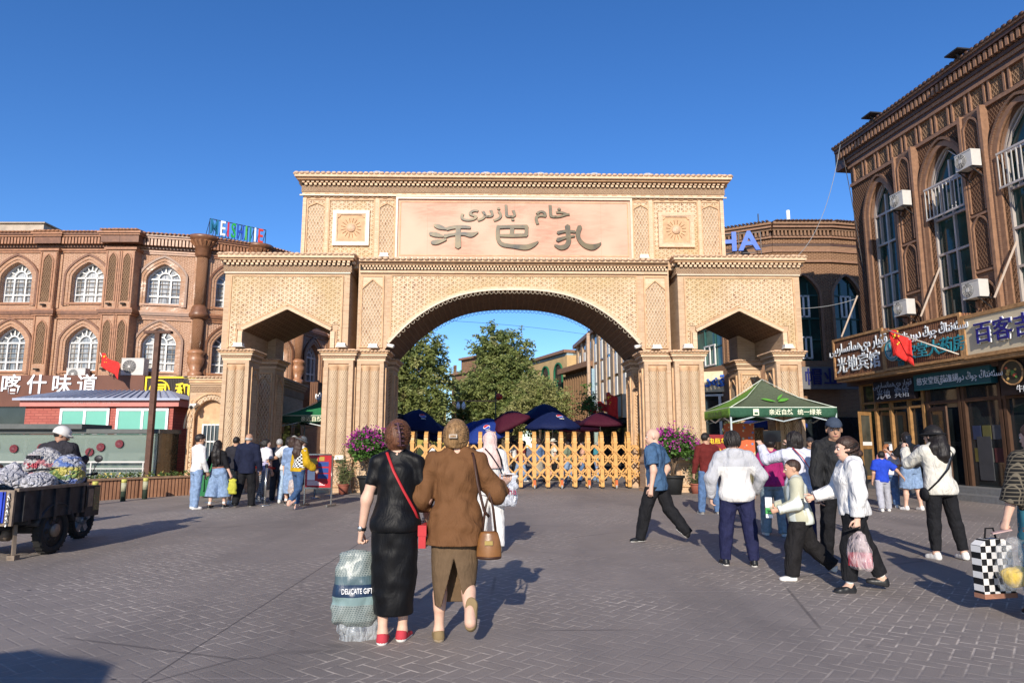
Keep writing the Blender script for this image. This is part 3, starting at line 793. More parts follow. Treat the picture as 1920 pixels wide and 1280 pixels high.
def lpil(a, b, s, w_=.8, double=False):
    """flat pilaster with pointed lattice panels on both storeys"""
    M = frame(a, b); m = MB(); m.M = M
    for k in ((-.5, .5) if double else (0,)):
        c = s + k * (w_ + .006); y = -.22 if not double else -.42 + .004 * (k > 0)
        m.box(c - w_ / 2, c + w_ / 2, y, .3, 4.3, 9.9, lb)
        for z0, z1 in ((4.9, 6.75), (7.6, 9.7)):
            q = arch_prof(c, w_ * .26, z0, z1 - .3, z1, 5)
            m.prism(q, y - .012, y + .01, llat); m.rib(q, .05, y - .04, y, lbt)
        for e in (-1, 1): m.box(c + e * w_ * .44 - .03, c + e * w_ * .44 + .03, y - .04, y, 4.4, 9.8, lbt)
        for z, h, p in ((6.98, .08, .08), (7.06, .14, .14), (7.2, .07, .08), (9.86, .1, .08), (10.15, .31, .2), (10.46, .08, .26), (10.54, .08, .32)):
            p0, p1 = (p, p) if not double else ((p, -.0) if k < 0 else (-.0, p)); m.box(c - w_ / 2 - p0, c + w_ / 2 + p1, y - p, .2, z, z + h, lbd if h > .12 else lbt)
        n = 6
        for i in range(n): m.tube([(c - w_ / 2 - .2 + (i + .5) * (w_ + .4) / n, y - .36, 10.68), (c - w_ / 2 - .2 + (i + .5) * (w_ + .4) / n, .1, 10.76)], .08, lbt, 6, flat=.6)
        for z in (4.62, 7.42): m.box(c - .09, c + .09, y - .16, y, z, z + .06, dark)
    m.build('pilaster', lbld)
def lcolumn(x, y):
    m = MB()
    m.lathe([(.30, 4.3), (.30, 4.6), (.20, 4.65), (.34, 5.0), (.36, 5.2), (.30, 5.35), (.37, 5.42), (.37, 5.5), (.235, 5.6)], (x, y, 0), lbt, 16)
    m.lathe([(.235, 5.6), (.235, 6.95)], (x, y, 0), lcol, 16)
    m.lathe([(.235, 6.95), (.36, 7.02), (.41, 7.1), (.41, 7.2), (.35, 7.3), (.31, 7.5), (.235, 7.6)], (x, y, 0), lbd, 16)
    m.lathe([(.235, 7.6), (.235, 9.75)], (x, y, 0), lcol, 16)
    m.lathe([(.235, 9.75), (.33, 9.85), (.34, 10.1), (.42, 10.2), (.56, 10.44), (.58, 10.52), (.64, 10.56), (.66, 10.7), (.2, 10.78)], (x, y, 0), lbd, 18)
    for i in range(18): m.bar((x + .34 * math.cos(R(i * 20)), y + .34 * math.sin(R(i * 20)), 10.16), (x + .58 * math.cos(R(i * 20)), y + .58 * math.sin(R(i * 20)), 10.46), .09, .06, lbt)
    m.lathe([(.3, 0), (.3, 4.3)], (x, y, 0), lb, 14)
    m.build('column', lbld)
lbay(LV[0], LV[1], [2.0, 5.25]); lbay(LV[1], LV[2], [1.5]); lbay(LV[2], LV[3], [1.58]); lbay(LV[3], LV[4], [1.2], .62); lbay(LV[4], LV[5], [1.2], .62)
lbay(LV[5], LV[6], [1.3], .6); lbay(LV[6], LV[7], [1.6], .6); lbay(LV[7], LV[8], [1.6, 5.0], .6)
lpil(LV[0], LV[1], 6.75, .75); lpil(LV[1], LV[2], 3.1, .62, True)
for p in LV[3:8]: lcolumn(p[0] , p[1] - .12 if p[1] < 32 else p[1])
m = MB(); m.box(-24.5, -21.5, 30.2, 34, 10.2, 11.5, plain('concrete_render', (.42, .35, .28), .9, 0, .2, 3, .2)); m.box(-24.6, -21.4, 30.1, 34.1, 11.5, 11.56, plain('concrete_edge', (.36, .29, .22), .9))
m.box(-20.9, -17.6, 30.6, 33, 10.2, 11.05, lb); m.box(-21.0, -17.5, 30.5, 33.1, 11.05, 11.15, plain('concrete_edge', (.36, .29, .22), .9))
m.build('roof', lbld)
# shop front under the sign boards
m = MB(); m.box(-24, -14.2, 28.75, 29.25, 0, 3.2, dglass); m.build('shop_window', lbld)

# rooftop letters MEISHIJIE on a wire frame
lsign = thing('roof_sign', 'coloured letters on a thin steel frame standing on the brown brick roof', 'sign', (0, 0, 0))
steel = plain('dark_steel', (.05, .05, .055), .5, .6)
a_, b_ = Vector((-13.65, 29.75, 0)), Vector((-11.72, 31.45, 0)); M = frame((a_.x, a_.y), (b_.x, b_.y)); L = (b_ - a_).length
m = MB(); m.M = M
for z in (10.85, 11.62): m.bar((0, .1, z), (L, .1, z), .03, .03, steel)
for i in range(10): m.bar((L * i / 9, .1, 10.7), (L * i / 9, .1, 11.62), .025, .025, steel); m.bar((L * i / 9, .75, 10.7), (L * i / 9, .1, 11.55), .02, .02, steel)
fr = m.build('frame', lsign)
cols = dict(M='2a6f8f', E='e8e8ea', I='c8344a', S='2fa04a', H='2d4fb0', I2='58b04a', J='2b7f7a', I3='eceef0', E2='d8432e')
for i, (ch, cc) in enumerate(zip('MEISHIJIE', cols.values())):
    m = MB(); m.M = M
    xs = (.26, .78, 1.12, 1.46, 1.9, 2.27, 2.55, 2.86, 3.22)
    m.writing(ch, (xs[i] * L / 3.6, .02, 11.22), .98, plain('letter_' + cc, cc, .5, 0, .05), .06, .008, .52); m.build('letter', lsign)

# sign boards along the first floor
def board(name, label, M, x0, x1, z0, z1, mat, y0=-.5, y1=.05, edge=None, wr=()):
    m = MB(); m.M = M; m.box(x0, x1, y0, y1, z0, z1, mat)
    o = m.build(name, label=label, cat='sign')
    if edge:
        e = MB(); e.M = M; t, em = edge
        for a, b in ((z0 - .01, z0 + t), (z1 - t, z1 + .01)): e.box(x0 - .01, x1 + .01, y0 - .04, y0 + .02, a, b, em)
        for a, b in ((x0 - .01, x0 + t), (x1 - t, x1 + .01)): e.box(a, b, y0 - .04, y0 + .02, z0 + t, z1 - t, em)
        e.build('frame', o)
    for txt, x, z, size, mt, *kw in wr:
        kw = kw[0] if kw else {}
        l = MB(); l.M = M; l.writing(txt, (x, y0 - .03, z), size, mt, **kw); l.build('lettering', o)
    return o
brown = plain('brown_sign_panel', (.135, .055, .035), .5, 0, .12, 1.5)
wlet = plain('white_lettering', (.80, .80, .80), .5, 0, .03); ylet = plain('yellow_lettering', (.85, .62, .03), .5, 0, .05)
def slats(name, c1, c2, p=.07):
    if name in MATS: return MATS[name]
    k = NT(name); x, y, _ = k.xyz(k.uv); t = k.math('PINGPONG', x, p / 2)
    h = k.ramp(t, p * .08, p * .2); c = k.mix(h, lin(c2), lin(c1)); c = k.mix(k.ramp(k.noise(k.obj, 3, 4), .4, .7, 0, .4), c, lin(c2)); k.bump(h, .8, .02)
    MATS[name] = k.out(c, .7); return MATS[name]
Lf = frame((-27, 29.2), (-14, 29.2))
b = board('shop_sign', 'long brown shop sign with big white characters above the brick kiosk', Lf, 3.2, 11.55, 3.05, 4.36, brown, -.6, .0, None,
          [(c, x, 3.92, .86, wlet, dict(depth=.04, bold=.014)) for c, x in zip('喀什味道', (5.98, 7.08, 8.12, 9.18))] + [('干鲜果品特产', 9.9, 3.25, .26, wlet)])
b = board('shop_sign', 'dark slatted sign in a yellow frame with round yellow emblem behind lamp post', Lf, 11.6, 13.7, 3.1, 4.3, slats('dark_slats', (.06, .045, .04), (.015, .012, .01)), -.55, .0, (.06, ylet),
          [('同', 12.22, 3.68, .62, ylet, dict(depth=.05, bold=.03)), ('和', 13.2, 3.68, .66, ylet, dict(depth=.05, bold=.03))])
m = MB(); m.M = Lf
m.tube([(12.22 + .42 * math.cos(R(a)), -.6, 3.68 + .46 * math.sin(R(a))) for a in range(-60, 231, 15)], .035, ylet, 6); m.build('emblem_ring', b)
bs = board('shop_sign', 'brown slatted sign with white script beyond left gate opening', frame((-9.75, 33.5), (-9.2, 39)), -.3, 5.2, 3.3, 4.5, slats('brown_slats', (.16, .075, .04), (.05, .02, .012), .10), -.35, .05, None,
           [(uy('چىمەن تۇنجى'), 1.0, 3.95, .6, wlet, dict(depth=.05, bold=.03)), ('味道', 3.4, 4.0, .7, ylet, dict(depth=.05, bold=.03))])

# air conditioners
acw = plain('ac_white', (.52, .50, .47), .5, 0, .06); acg = plain('ac_grille', (.12, .12, .12), .6)
def aircon(label, M, w_=.85, h=.6, d=.34, fan=1, group=None):
    t = thing('air_conditioner', label, 'air conditioner', (0, 0, 0), 0, group)
    t.matrix_world = M
    m = MB(); m.box(-w_ / 2, w_ / 2, -d, 0, 0, h, acw); m.box(-w_ / 2 + .0, w_ / 2, -d - .012, -d, h * .94, h, acw); m.build('casing', t)
    m = MB(); c = -w_ * .14; r = h * .40
    m.cyl((c, -d - .01, h / 2), (c, -d + .004, h / 2), r, acg, 20)
    for k in (.35, .55, .75, .95): m.tube([(c + r * k * math.cos(R(a)), -d - .02, h / 2 + r * k * math.sin(R(a))) for a in range(0, 361, 24)], .006, acw, 4, False)
    for a in range(0, 360, 30): m.bar((c, -d - .02, h / 2), (c + r * math.cos(R(a)), -d - .02, h / 2 + r * math.sin(R(a))), .006, .006, acw)
    m.box(c - .05, c + .05, -d - .03, -d - .012, h / 2 - .05, h / 2 + .05, acw)
    m.build('fan_grille', t)
    for s in (-1, 1): m = MB(); m.bar((s * w_ * .38, -d, -.02), (s * w_ * .38, .12, -.02), .035, .035, steel); m.bar((s * w_ * .38, -d + .03, -.03), (s * w_ * .38, .1, -.3), .025, .025, steel); m.build('bracket', t)
    return t
aircon('white air conditioner with big fan beside red flag on brown sign top', Lf @ Matrix.Translation((10.95, -.1, 4.38)), .95, .72, .4)
aircon('small white air conditioner half sunk behind brown sign top', Lf @ Matrix.Translation((8.55, -.12, 4.18)), .8, .5, .34)
aircon('white air conditioner under the last window left of gate', frame(LV[3], LV[4]) @ Matrix.Translation((1.3, -.05, 7.3)), .5, .55, .3)

# flags
red = fabric('flag_red', (.62, .035, .03), .7, .5, .1); pole_m = plain('pale_pole', (.55, .48, .4), .5)
def flagcloth(label, base, tip, u0, width, h, stars=True):
    """flag whose cloth hangs nearly vertical from the end of a slanted pole"""
    t = thing('flag', label, 'flag', base); b = Vector(base); v = Vector(tip) - b
    m = MB(); m.tube([(0, 0, 0), v], .02, pole_m, 8); m.build('pole', t)
    d = Vector(width); vs_, fs = [], []
    for i in range(13):
        for j in range(9):
            s, q = i / 12, j / 8
            p = v * .97 + d * s + Vector((.05 * math.sin(s * 10 + q * 2), .06 * math.cos(s * 8 + q), -.35 * s * s - h * q + .04 * math.sin(s * 9)))
            vs_.append(tuple(p))
    for i in range(12):
        for j in range(8): fs.append((i * 9 + j, i * 9 + 9 + j, i * 9 + 10 + j, i * 9 + j + 1))
    m = MB(); m.add(vs_, fs, red, True); c = m.build('cloth', t); md = c.modifiers.new('thickness', 'SOLIDIFY'); md.thickness = .006
    if stars:
        m = MB(); ang = Matrix.Rotation(math.atan2(d.y, d.x), 4, 'Z')
        for i, j, r in ((2, 2, .11), (4, 0, .04), (5, 1, .04), (5, 3, .04), (4, 4, .04)):
            p = Vector(vs_[i * 9 + j]) + ang @ Vector((0, -.012, 0))
            pts = [(r * h * (1 if k_ % 2 == 0 else .4) * math.sin(R(36 * k_)), r * h * (1 if k_ % 2 == 0 else .4) * math.cos(R(36 * k_))) for k_ in range(10)]
            m.prism(pts, -.006, .006, ylet, M=Matrix.Translation(p) @ ang)
        m.build('stars', t)
    return t
flagcloth('small red flag on a leaning pole above long brown sign', (-16.75, 28.4, 4.3), (-17.05, 28.0, 5.25), 0, (.95, -.1, -.25), .55)

# ---------------------------------------------------------------- right building (rust brick, tall green windows)
rb = brick('rust_brick', (.185, .092, .052), (.12, .055, .032), (.20, .13, .09), .22, .062, .009, .9, .25, .75, .4)
rtile = lattice('rust_tile_field', 'diamond', .085, (.25, .135, .08), (.075, .034, .02), (.05, .024, .015), 1.6, .3)
rdk = plain('dark_rust_moulding', (.07, .034, .022), .5, 0, .25, 8, .2, .5)
rlt = plain('terracotta_moulding', (.255, .14, .085), .55, 0, .2, 8, .2)
alum = plain('aluminium_frame', (.50, .44, .40), .4, .2, .08)
rbd = thing('brick_building', 'rust brick building with tall green pointed windows and shop fronts', 'building', (0, 0, 0))
A = (12.78, 24.0); B = (12.78 + 1.0 * 2.0, 24.0 - 7.43 * 2.0)
RM = frame(A, B); RL = 15
WC = [(1.5, .62), (4.38, .78), (7.1, .78), (9.9, .78), (12.7, .78)]
m = MB(); m.M = RM
m.box(0, RL, .06, 8, 0, 12.3, rb); m.build('core', rbd)
# -- main wall with the tall openings
m = MB(); m.M = RM
edges = [0, 2.5 - .05, 5.3, 8.4, 11.3, RL]
for (c, hw), x0, x1 in zip(WC, edges, edges[1:]):
    m.box(x0, c - hw, -.30, .05, 5.2, 3.9, rb); m.box(c + hw, x1, -.30, .05, 5.2, 3.9, rb)
    m.arch_wall(x0, x1, arch_prof(c, hw, 3.9, 9.35, 10.42, 10, 1.6), 10.86, -.30, .05, rtile, rb, False)
    m.rib(arch_prof(c, hw, 3.9, 9.35, 10.42, 10, 1.6), .16, -.36, -.25, rlt); m.rib(arch_prof(c, hw + .16, 3.9, 9.38, 10.62, 10, 1.6), .08, -.42, -.25, rb)
m.box(0, RL, -.30, .05, 10.86, 12.3, rb)
# frieze of small lattice panels
m.box(0, RL, -.36, -.3, 10.80, 10.92, rlt); m.box(0, RL, -.40, -.3, 11.5, 11.6, rlt)
n = 22
for i in range(n):
    c = .18 + (i + .5) * (RL - .3) / n; h = .21
    m.box(c - h, c + h, -.312, -.29, 10.98, 11.46, llat); 
    for e in (-1, 1): m.box(c + e * (h + .04) - .03, c + e * (h + .04) + .03, -.37, -.29, 10.92, 11.5, rlt)
m.build('wall', rbd)
m = MB(); m.M = RM
for z0, z1, p, mt in ((11.6, 11.72, .38, rdk), (11.72, 11.84, .43, rlt), (11.84, 11.95, .48, rdk), (12.24, 12.36, .64, rdk), (12.36, 12.44, .68, rlt)):
    m.box(-p * .6, RL, -p, .5, z0, z1, mt)
m.box(-.2, RL, -.44, .5, 11.95, 12.24, rdk)
for i in range(86): m.box(-.3 + i * .178, -.3 + i * .178 + .09, -.60, -.42, 11.97, 12.22, rlt)
for i in range(85): m.tube([(-.35 + i * .182, -.72, 12.45), (-.35 + i * .182, .5, 12.6)], .085, rdk, 6, flat=.6)
for z0, z1, p, mt in ((11.6, 12.44, .55, rdk),): m.box(-p, .0, -.5, 8, z0, z1, mt)
m.build('cornice', rbd)
for a, b in ((2.52, 3.32), (5.32, 6.05), (8.2, 8.95), (11.0, 11.75)):
    m = MB(); m.M = RM; c = (a + b) / 2; y = -.46
    m.box(a, b, y, -.28, 3.9, 10.8, rb)
    for e in (a, b):
        m.box(e - .05, e + .05, y - .08, -.28, 3.9, 10.86, rlt)
    for z0, z1 in ((9.3, 10.65), (7.9, 9.1), (6.3, 7.75), (4.6, 5.9)):
        q = arch_prof(c, .24, z0, z1 - .28, z1, 5); m.prism(q, y - .02, y + .01, rtile); m.rib(q, .05, y - .06, y, rlt)
        m.box(a + .06, b - .06, y - .06, y, z0 - .12, z0 - .06, rlt)
    m.build('pilaster', rbd)
for c, hw in WC:
    M = RM; f = MB(); f.M = M; y = -.1
    q = arch_prof(c, hw, 3.9, 9.35, 10.42, 10, 1.6); t = .06
    f.rib(q, t, y - .05, y + .04, alum, out=False)
    for z in (9.35, 8.3, 7.2, 6.15, 5.1): f.box(c - hw + t, c + hw - t, y - .05, y + .04, z - .035, z + .035, alum)
    f.box(c - .03, c + .03, y - .052, y + .04, 3.9, 10.0, alum)
    for s in (-1, 1):
        f.rib([(c + s * (hw - .05), 9.35), (c + s * hw * .62, 9.85), (c + s * .03, 10.32)][::s], .035, y - .05, y + .02, alum, out=True)
    for z0 in (8.3, 6.15):
        f.box(c - hw * .52 - .02, c - hw * .52 + .02, y - .05, y + .04, z0, z0 + 1.05, alum)
    o = f.build('window', rbd)
    g = MB(); g.M = M; g.prism([(c - hw, 3.9)] + arc(c, hw, 9.35, 10.42, 10, 1.6) + [(c + hw, 3.9)], y + .041, y + .06, gglass); g.build('pane', o)
    if c > 2:
        f = MB(); f.M = M
        for z in (8.32, 9.28): f.box(c - hw + .02, c + hw - .02, -.44, -.40, z - .03, z + .03, alum)
        for i in range(11): f.box(c - hw + .05 + i * (2 * hw - .1) / 10 - .013, c - hw + .05 + i * (2 * hw - .1) / 10 + .013, -.43, -.41, 8.35, 9.25, acw)
        f.build('window_railing', rbd)
for i, (s, z) in enumerate(((3.0, 8.95), (5.75, 9.1), (2.75, 5.5), (5.55, 5.45))):
    aircon(('white air conditioner high beside the first tall green window', 'white air conditioner beside balcony rail of second tall window',
            'white air conditioner low above the slatted pharmacy sign', 'white air conditioner with slanted pipe above cream sign')[i],
           RM @ Matrix.Translation((s, -.60, z)) , .58, .48, .30)
    m = MB(); m.M = RM
# slanted pale struts of the sign frames
for i, (s, lab) in enumerate(((3.6, 'pale slanted strut between first and second tall window'), (6.3, 'pale slanted strut leaning beside second tall window'), (-.35, 'pale slanted strut at dark corner of rust brick building'))):
    m = MB(); m.M = RM; m.bar((s, -.9, 5.3), (s + .35, -.4, 6.75), .07, .05, plain('weathered_batten', (.42, .33, .26), .8)); m.build('strut', label=lab, cat='strut')
for s in (2.0, 5.8, 9.6):
    m = MB(); m.M = RM; m.box(s - .25, s + .25, -.98, -.6, 12.56, 12.60, steel); m.bar((s, -.6, 12.3), (s, -.8, 12.56), .05, .05, steel); m.build('roof_flood_light', rbd)

# sign boards over the shops
SM = RM
rs = slats('rust_slats', (.23, .105, .055), (.06, .025, .015), .085)
gold = plain('worn_wood_edge', (.36, .20, .09), .6, 0, .3, 8, .2); cream = plain('cream_panel', (.58, .49, .34), .6, 0, .08, 1)
grey_l = plain('grey_white_lettering', (.62, .66, .70), .5, 0, .04); teal = plain('teal_lettering', (.02, .20, .26), .5); navy = plain('navy_lettering', (.012, .012, .16), .4)  # sign lettering in a greyer, bluer tone than the plain white
Y0 = -1.0
board('shop_sign', 'slatted brown hotel sign with white letters at building corner', SM, -.72, 1.98, 3.80, 5.22, rs, Y0, -.45, (.07, gold),
      [(uy('قۇيار مېھمانسارىيى'), .63, 4.84, .46, grey_l, dict(depth=.03, bold=.006, wide=.86)), ('光地宾馆', .63, 4.22, .60, grey_l, dict(depth=.035, bold=.006, wide=.98))])
b = board('shop_sign', 'slatted brown pharmacy sign with teal characters and round emblem', SM, 2.0, 5.22, 3.82, 5.10, rs, Y0, -.45, (.07, gold),
      [(uy('سىئەنتاڭ چوڭ دورىخانىسى'), 3.92, 4.76, .38, grey_l, dict(depth=.03, bold=.006, wide=.76)), ('慈安堂大药房', 3.92, 4.24, .48, teal, dict(depth=.035, bold=.012)), ('连锁', 2.75, 3.96, .15, teal)])
m = MB(); m.M = SM; em = plain('emblem_grey', (.35, .42, .42), .5)
m.cyl((2.42, Y0 - .05, 4.45), (2.42, Y0 + .01, 4.45), .36, em, 28, smooth=False)
m.tube([(2.42 + .31 * math.cos(R(a)), Y0 - .055, 4.45 + .31 * math.sin(R(a))) for a in range(0, 361, 15)], .02, teal, 6)
for a in range(0, 360, 60): m.tube([(2.42, Y0 - .055, 4.45), (2.42 + .1 * math.cos(R(a + 20)), Y0 - .06, 4.45 + .1 * math.sin(R(a + 20))), (2.42 + .24 * math.cos(R(a)), Y0 - .055, 4.45 + .24 * math.sin(R(a)))], .022, teal, 5)
m.build('emblem', b)
b = board('shop_sign', 'cream restaurant sign with three navy characters in wooden frame', SM, 5.26, 10.6, 3.80, 4.98, cream, Y0, -.45, (.09, gold), [])
for c, x in zip('百客吉', (6.0, 6.62, 7.26)):
    m = MB(); m.M = SM; m.writing(c, (x, Y0 - .05, 4.38), .62, wlet, .03, .03); m.writing(c, (x, Y0 - .085, 4.38), .62, navy, .03, .004); m.build('character', b)
m = MB(); m.M = SM; m.box(-.7, 10.6, -.98, -.5, 3.68, 3.795, gold); m.box(-.7, RL, -.6, .06, 3.55, 3.79, rdk); m.build('sign_ledge', rbd)
# shop fronts
SF = thing('shop_facade', 'dark glazed shop front with wooden frames below the sign boards', 'shop front', (0, 0, 0))
m = MB(); m.M = RM; m.box(-.3, RL, -.32, .05, .32, 3.62, dglass); m.build('glazing', SF)
wood = plain('orange_wood_frame', (.30, .16, .06), .55, 0, .25, 7, .1); bronze = plain('bronze_frame', (.10, .055, .035), .45, .3)
m = MB(); m.M = RM
for s in (-.25, .5, 1.25, 2.1, 2.75): m.box(s - .05, s + .05, -.42, -.3, .32, 3.5, wood)
for z in (2.62, 2.85, 3.5): m.box(-.3, 2.8, -.40, -.3, z, z + .08, wood)
for s in (2.95, 4.2, 4.35, 5.6, 5.75, 7.2, 8.6): m.box(s - .05, s + .05, -.42, -.3, .32, 3.5, bronze)
for z in (2.68, 3.5): m.box(2.8, RL, -.41, -.3, z, z + .1, bronze)
m.build('frame', SF)
def door(s0, s1, mat, ang):
    m = MB(); m.M = RM @ Matrix.Translation((s0, -.44, .33)) @ Matrix.Rotation(R(ang), 4, 'Z'); w_ = s1 - s0
    for x in (0, w_ - .1): m.box(x, x + .1, -.05, 0, 0, 2.25, mat)
    for z in (0, 1.0, 2.13): m.box(.1, w_ - .1, -.05, 0, z, z + .12, mat)
    m.box(.1, w_ - .1, -.055, -.0, 1.12, 1.24, wlet); m.box(.1, w_ - .1, -.03, -.02, .12, 2.13, glass('door_glass', (.05, .05, .04), .05, .6))
    m.box(w_ - .2, w_ - .17, -.1, -.05, .9, 1.3, steel)
    m.build('door', SF)
door(.3, 1.15, wood, -60); door(3.1, 4.1, bronze, -15)
for i, c in enumerate(((.62, .5, .03), (.60, .58, .5), (.45, .04, .03), (.03, .1, .4), (.6, .55, .1), (.5, .5, .52))):
    s = 4.5 + (i % 3) * .34; z = 1.0 + (i // 3) * .62
    m = MB(); m.M = RM; m.box(s, s + .28, -.335, -.322, z, z + .38, plain('poster_%d' % i, tuple(v * .14 + .02 for v in c), .6)); m.build('poster', SF)
m = MB(); m.M = RM; m.box(4.62, 5.1, -.34, -.322, .5, 1.7, plain('poster_grey', (.05, .05, .055), .6)); m.build('poster', SF)
board('shop_sign', 'narrow teal pharmacy strip with pale writing below slatted sign', RM, 2.75, 5.65, 3.12, 3.60, plain('teal_strip', (.012, .075, .085), .5), -.66, -.45, None,
      [('慈安堂医药连锁', 3.75, 3.36, .24, grey_l), (uy('سىئەنتاڭ چوڭ دورىخانىسى'), 4.95, 3.36, .26, grey_l, dict(wide=.8))])
board('shop_sign', 'black hotel panel with two grey character rows beside the teal strip', RM, .75, 2.65, 2.9, 3.6, plain('black_panel', (.014, .01, .012), .4), -.60, -.45, None,
      [('光地  宾馆', 1.7, 3.1, .34, plain('dim_lettering', (.25, .27, .32), .5)), (uy('قۇيار مېھمانسارىيى'), 1.7, 3.42, .26, plain('dim_lettering', (.25, .27, .32), .5), dict(wide=.9))])
b = board('shop_sign', 'black noodle shop panel with round dish picture near frame edge', RM, 5.9, 8.2, 2.75, 3.74, plain('black_panel', (.014, .01, .012), .4), -.62, -.45, None,
      [('牛肉面', 6.7, 2.88, .2, wlet)])
m = MB(); m.M = RM; m.cyl((6.35, -.67, 3.32), (6.35, -.62, 3.32), .32, plain('dish_dark', (.05, .045, .03), .5), 24, smooth=False)
m.tube([(6.35 + .32 * math.cos(R(a)), -.67, 3.32 + .32 * math.sin(R(a))) for a in range(0, 361, 20)], .025, gold, 6)
for i in range(14): m.ball((6.35 + rng.uniform(-.18, .18), -.67, 3.32 + rng.uniform(-.18, .18)), rng.uniform(.03, .06), plain('dish_%d' % (i % 3), ((.45, .3, .1), (.1, .2, .05), (.5, .1, .05))[i % 3], .6), 6, 4)
m.build('dish_picture', b)
m = MB(); m.M = RM; st = plain('grey_granite_step', (.17, .17, .17), .7, 0, .15, 14, .2)
m.box(2.9, 6.2, -1.0, -.33, 0, .32, st); m.box(2.7, 6.6, -1.5, -1.0, 0, .16, st); m.box(-.3, 2.9, -.6, -.33, 0, .3, st); m.box(6.2, RL, -.9, -.33, 0, .3, st)
m.build('door_step', label='grey granite steps before the pharmacy door', cat='steps')
flagcloth('red flag with yellow stars on a white pole before pharmacy sign', RM @ Vector((5.1, -1.06, 3.95)), RM @ Vector((2.9, -1.5, 4.98)), 0, (.52, -.25, 0), .80)

# ---------------------------------------------------------------- building behind the gate, right side
cb = brick('dull_brown_brick', (.29, .155, .085), (.22, .11, .058), (.28, .19, .13), .22, .062, .009, .8, .2, .8, .3)
cbt = lattice('dull_brown_tile', 'star', .12, (.33, .19, .11), (.19, .10, .055), (.13, .06, .035), 1.2, .22)
cbl = thing('brick_building', 'dull brown brick building with green arched windows curving behind right gate tower', 'building', (0, 0, 0))
CV = [(9.2, 62), (9.2, 44), (9.5, 36), (10.3, 32.4), (12.3, 31.25), (15.0, 31.25), (18.5, 32.0), (24, 34)]
ZC = 11.95
for i, (a, b) in enumerate(zip(CV, CV[1:])):
    M = frame(a, b); L = math.dist(a, b); m = MB(); m.M = M
    wins = {1: [1.2, 3.6, 6.0], 2: [1.85], 3: [1.15], 4: [1.35], 5: [.75, 2.6], 0: [3, 7, 11, 15], 6: [2.5]}[i]; hw = .72 if i > 2 else .9
    ed = [0] + [(p + q) / 2 for p, q in zip(wins, wins[1:])] + [L]
    for c, x0, x1 in zip(wins, ed, ed[1:]):
        pass
        q = arch_prof(c, hw, 5.3, 8.4, 9.35, 8) if i != 2 else [(c - hw - .6, 5.3), (c - hw - .6, 9.5), (c + hw + .6, 9.5), (c + hw + .6, 5.3)]
        m.arch_wall(x0, x1, q, 10.0, 0, .3, cbt, cb, False)
        m.rib(q, .12, -.05, .05, rlt if i > 2 else cb)
    for z0, z1, p, mt in ((9.95, 10.05, .12, rlt), (10.05, 10.45, .03, cbt), (10.45, 10.55, .10, rlt), (10.55, 10.75, .06, cb), (10.75, 10.86, .08, rdk), (10.86, 11.1, .10, cbt), (11.1, 11.18, .22, rlt), (11.45, 11.55, .30, cb), (11.55, 11.68, .42, rlt), (11.68, 11.8, .52, cb)):
        m.box(-p * .15, L + p * .15, -p, .3, z0, z1, mt)
    m.box(0, L, -.12, .3, 11.18, 11.45, rdk)
    n = max(2, int(L / .17))
    for k_ in range(n): m.box(k_ * L / n, k_ * L / n + .09, -.28, 0, 11.2, 11.44, cb)
    for k_ in range(n): m.tube([((k_ + .5) * L / n, -.6, 11.84), ((k_ + .5) * L / n, .2, 11.95)], .07, rdk, 6, flat=.6)
    m.box(0, L, -.3, .4, 11.8, 11.88, rdk)
    m.box(0, L, 0, .3, 0, 5.3, cb)
    m.build('wall', cbl)
    for c in wins:
        f = MB(); f.M = M; y = .14
        if i == 2: q = [(c - hw - .6, 5.3), (c - hw - .6, 9.5), (c + hw + .6, 9.5), (c + hw + .6, 5.3)]; W = hw + .6
        else: q = arch_prof(c, hw, 5.3, 8.4, 9.35, 8); W = hw
        gf = plain('green_frame', (.03, .10, .09), .4)
        for z in (6.3, 7.3, 8.4): f.box(c - W, c + W, y - .03, y + .03, z - .03, z + .03, gf)
        for x in (-.34, .34): f.box(c + x * W - .025, c + x * W + .025, y - .03, y + .03, 5.3, 9.0, gf)
        for z in (7.35, 5.4):
            for s in (-.34, 0, .34): f.box(c + s * W * 1.0 - .04, c + s * W + .04, y - .06, y + .0, z, z + 1.05, white_fr)
            f.box(c - W * .34, c + W * .34, y - .06, y, z, z + .07, white_fr); f.box(c - W * .34, c + W * .34, y - .06, y, z + .98, z + 1.05, white_fr)
        o = f.build('window', cbl); g = MB(); g.M = M
        g.prism(q, y + .031, y + .05, gglass if i > 2 else glass('teal_glass', (.03, .10, .085), .06, .6)); g.build('pane', o)
m = MB(); m.cyl((14.1, 33.5, 11.9), (14.1, 33.5, 13.3), .09, wlet, 10); m.build('roof_pipe', cbl)
m = MB(); m.bar((12.0, 32, 11.9), (12.0, 32, 12.6), .04, .04, steel); m.box(11.8, 12.1, 31.8, 32.1, 11.9, 12.1, cb); m.build('roof_pole', cbl)
hs_ = thing('roof_sign', 'big blue letters HA on steel frame behind right upper gate corner', 'sign', (0, 0, 0))
blue = plain('blue_letter', (.02, .11, .48), .45); M = frame((9.6, 30.95), (11.7, 30.55)); m = MB(); m.M = M
for z in (10.3, 11.25): m.bar((0, .1, z), (2, .1, z), .03, .03, steel)
for x in (.02, 1.0, 1.98): m.bar((x, .1, 10.2), (x, .1, 11.3), .03, .03, steel)
m.build('frame', hs_)
for ch, x in (('H', .46), ('A', 1.44)):
    m = MB(); m.M = M; m.writing(ch, (x, 0, 10.78), 1.25, blue, .14, .03, 1.05); m.build('letter', hs_)
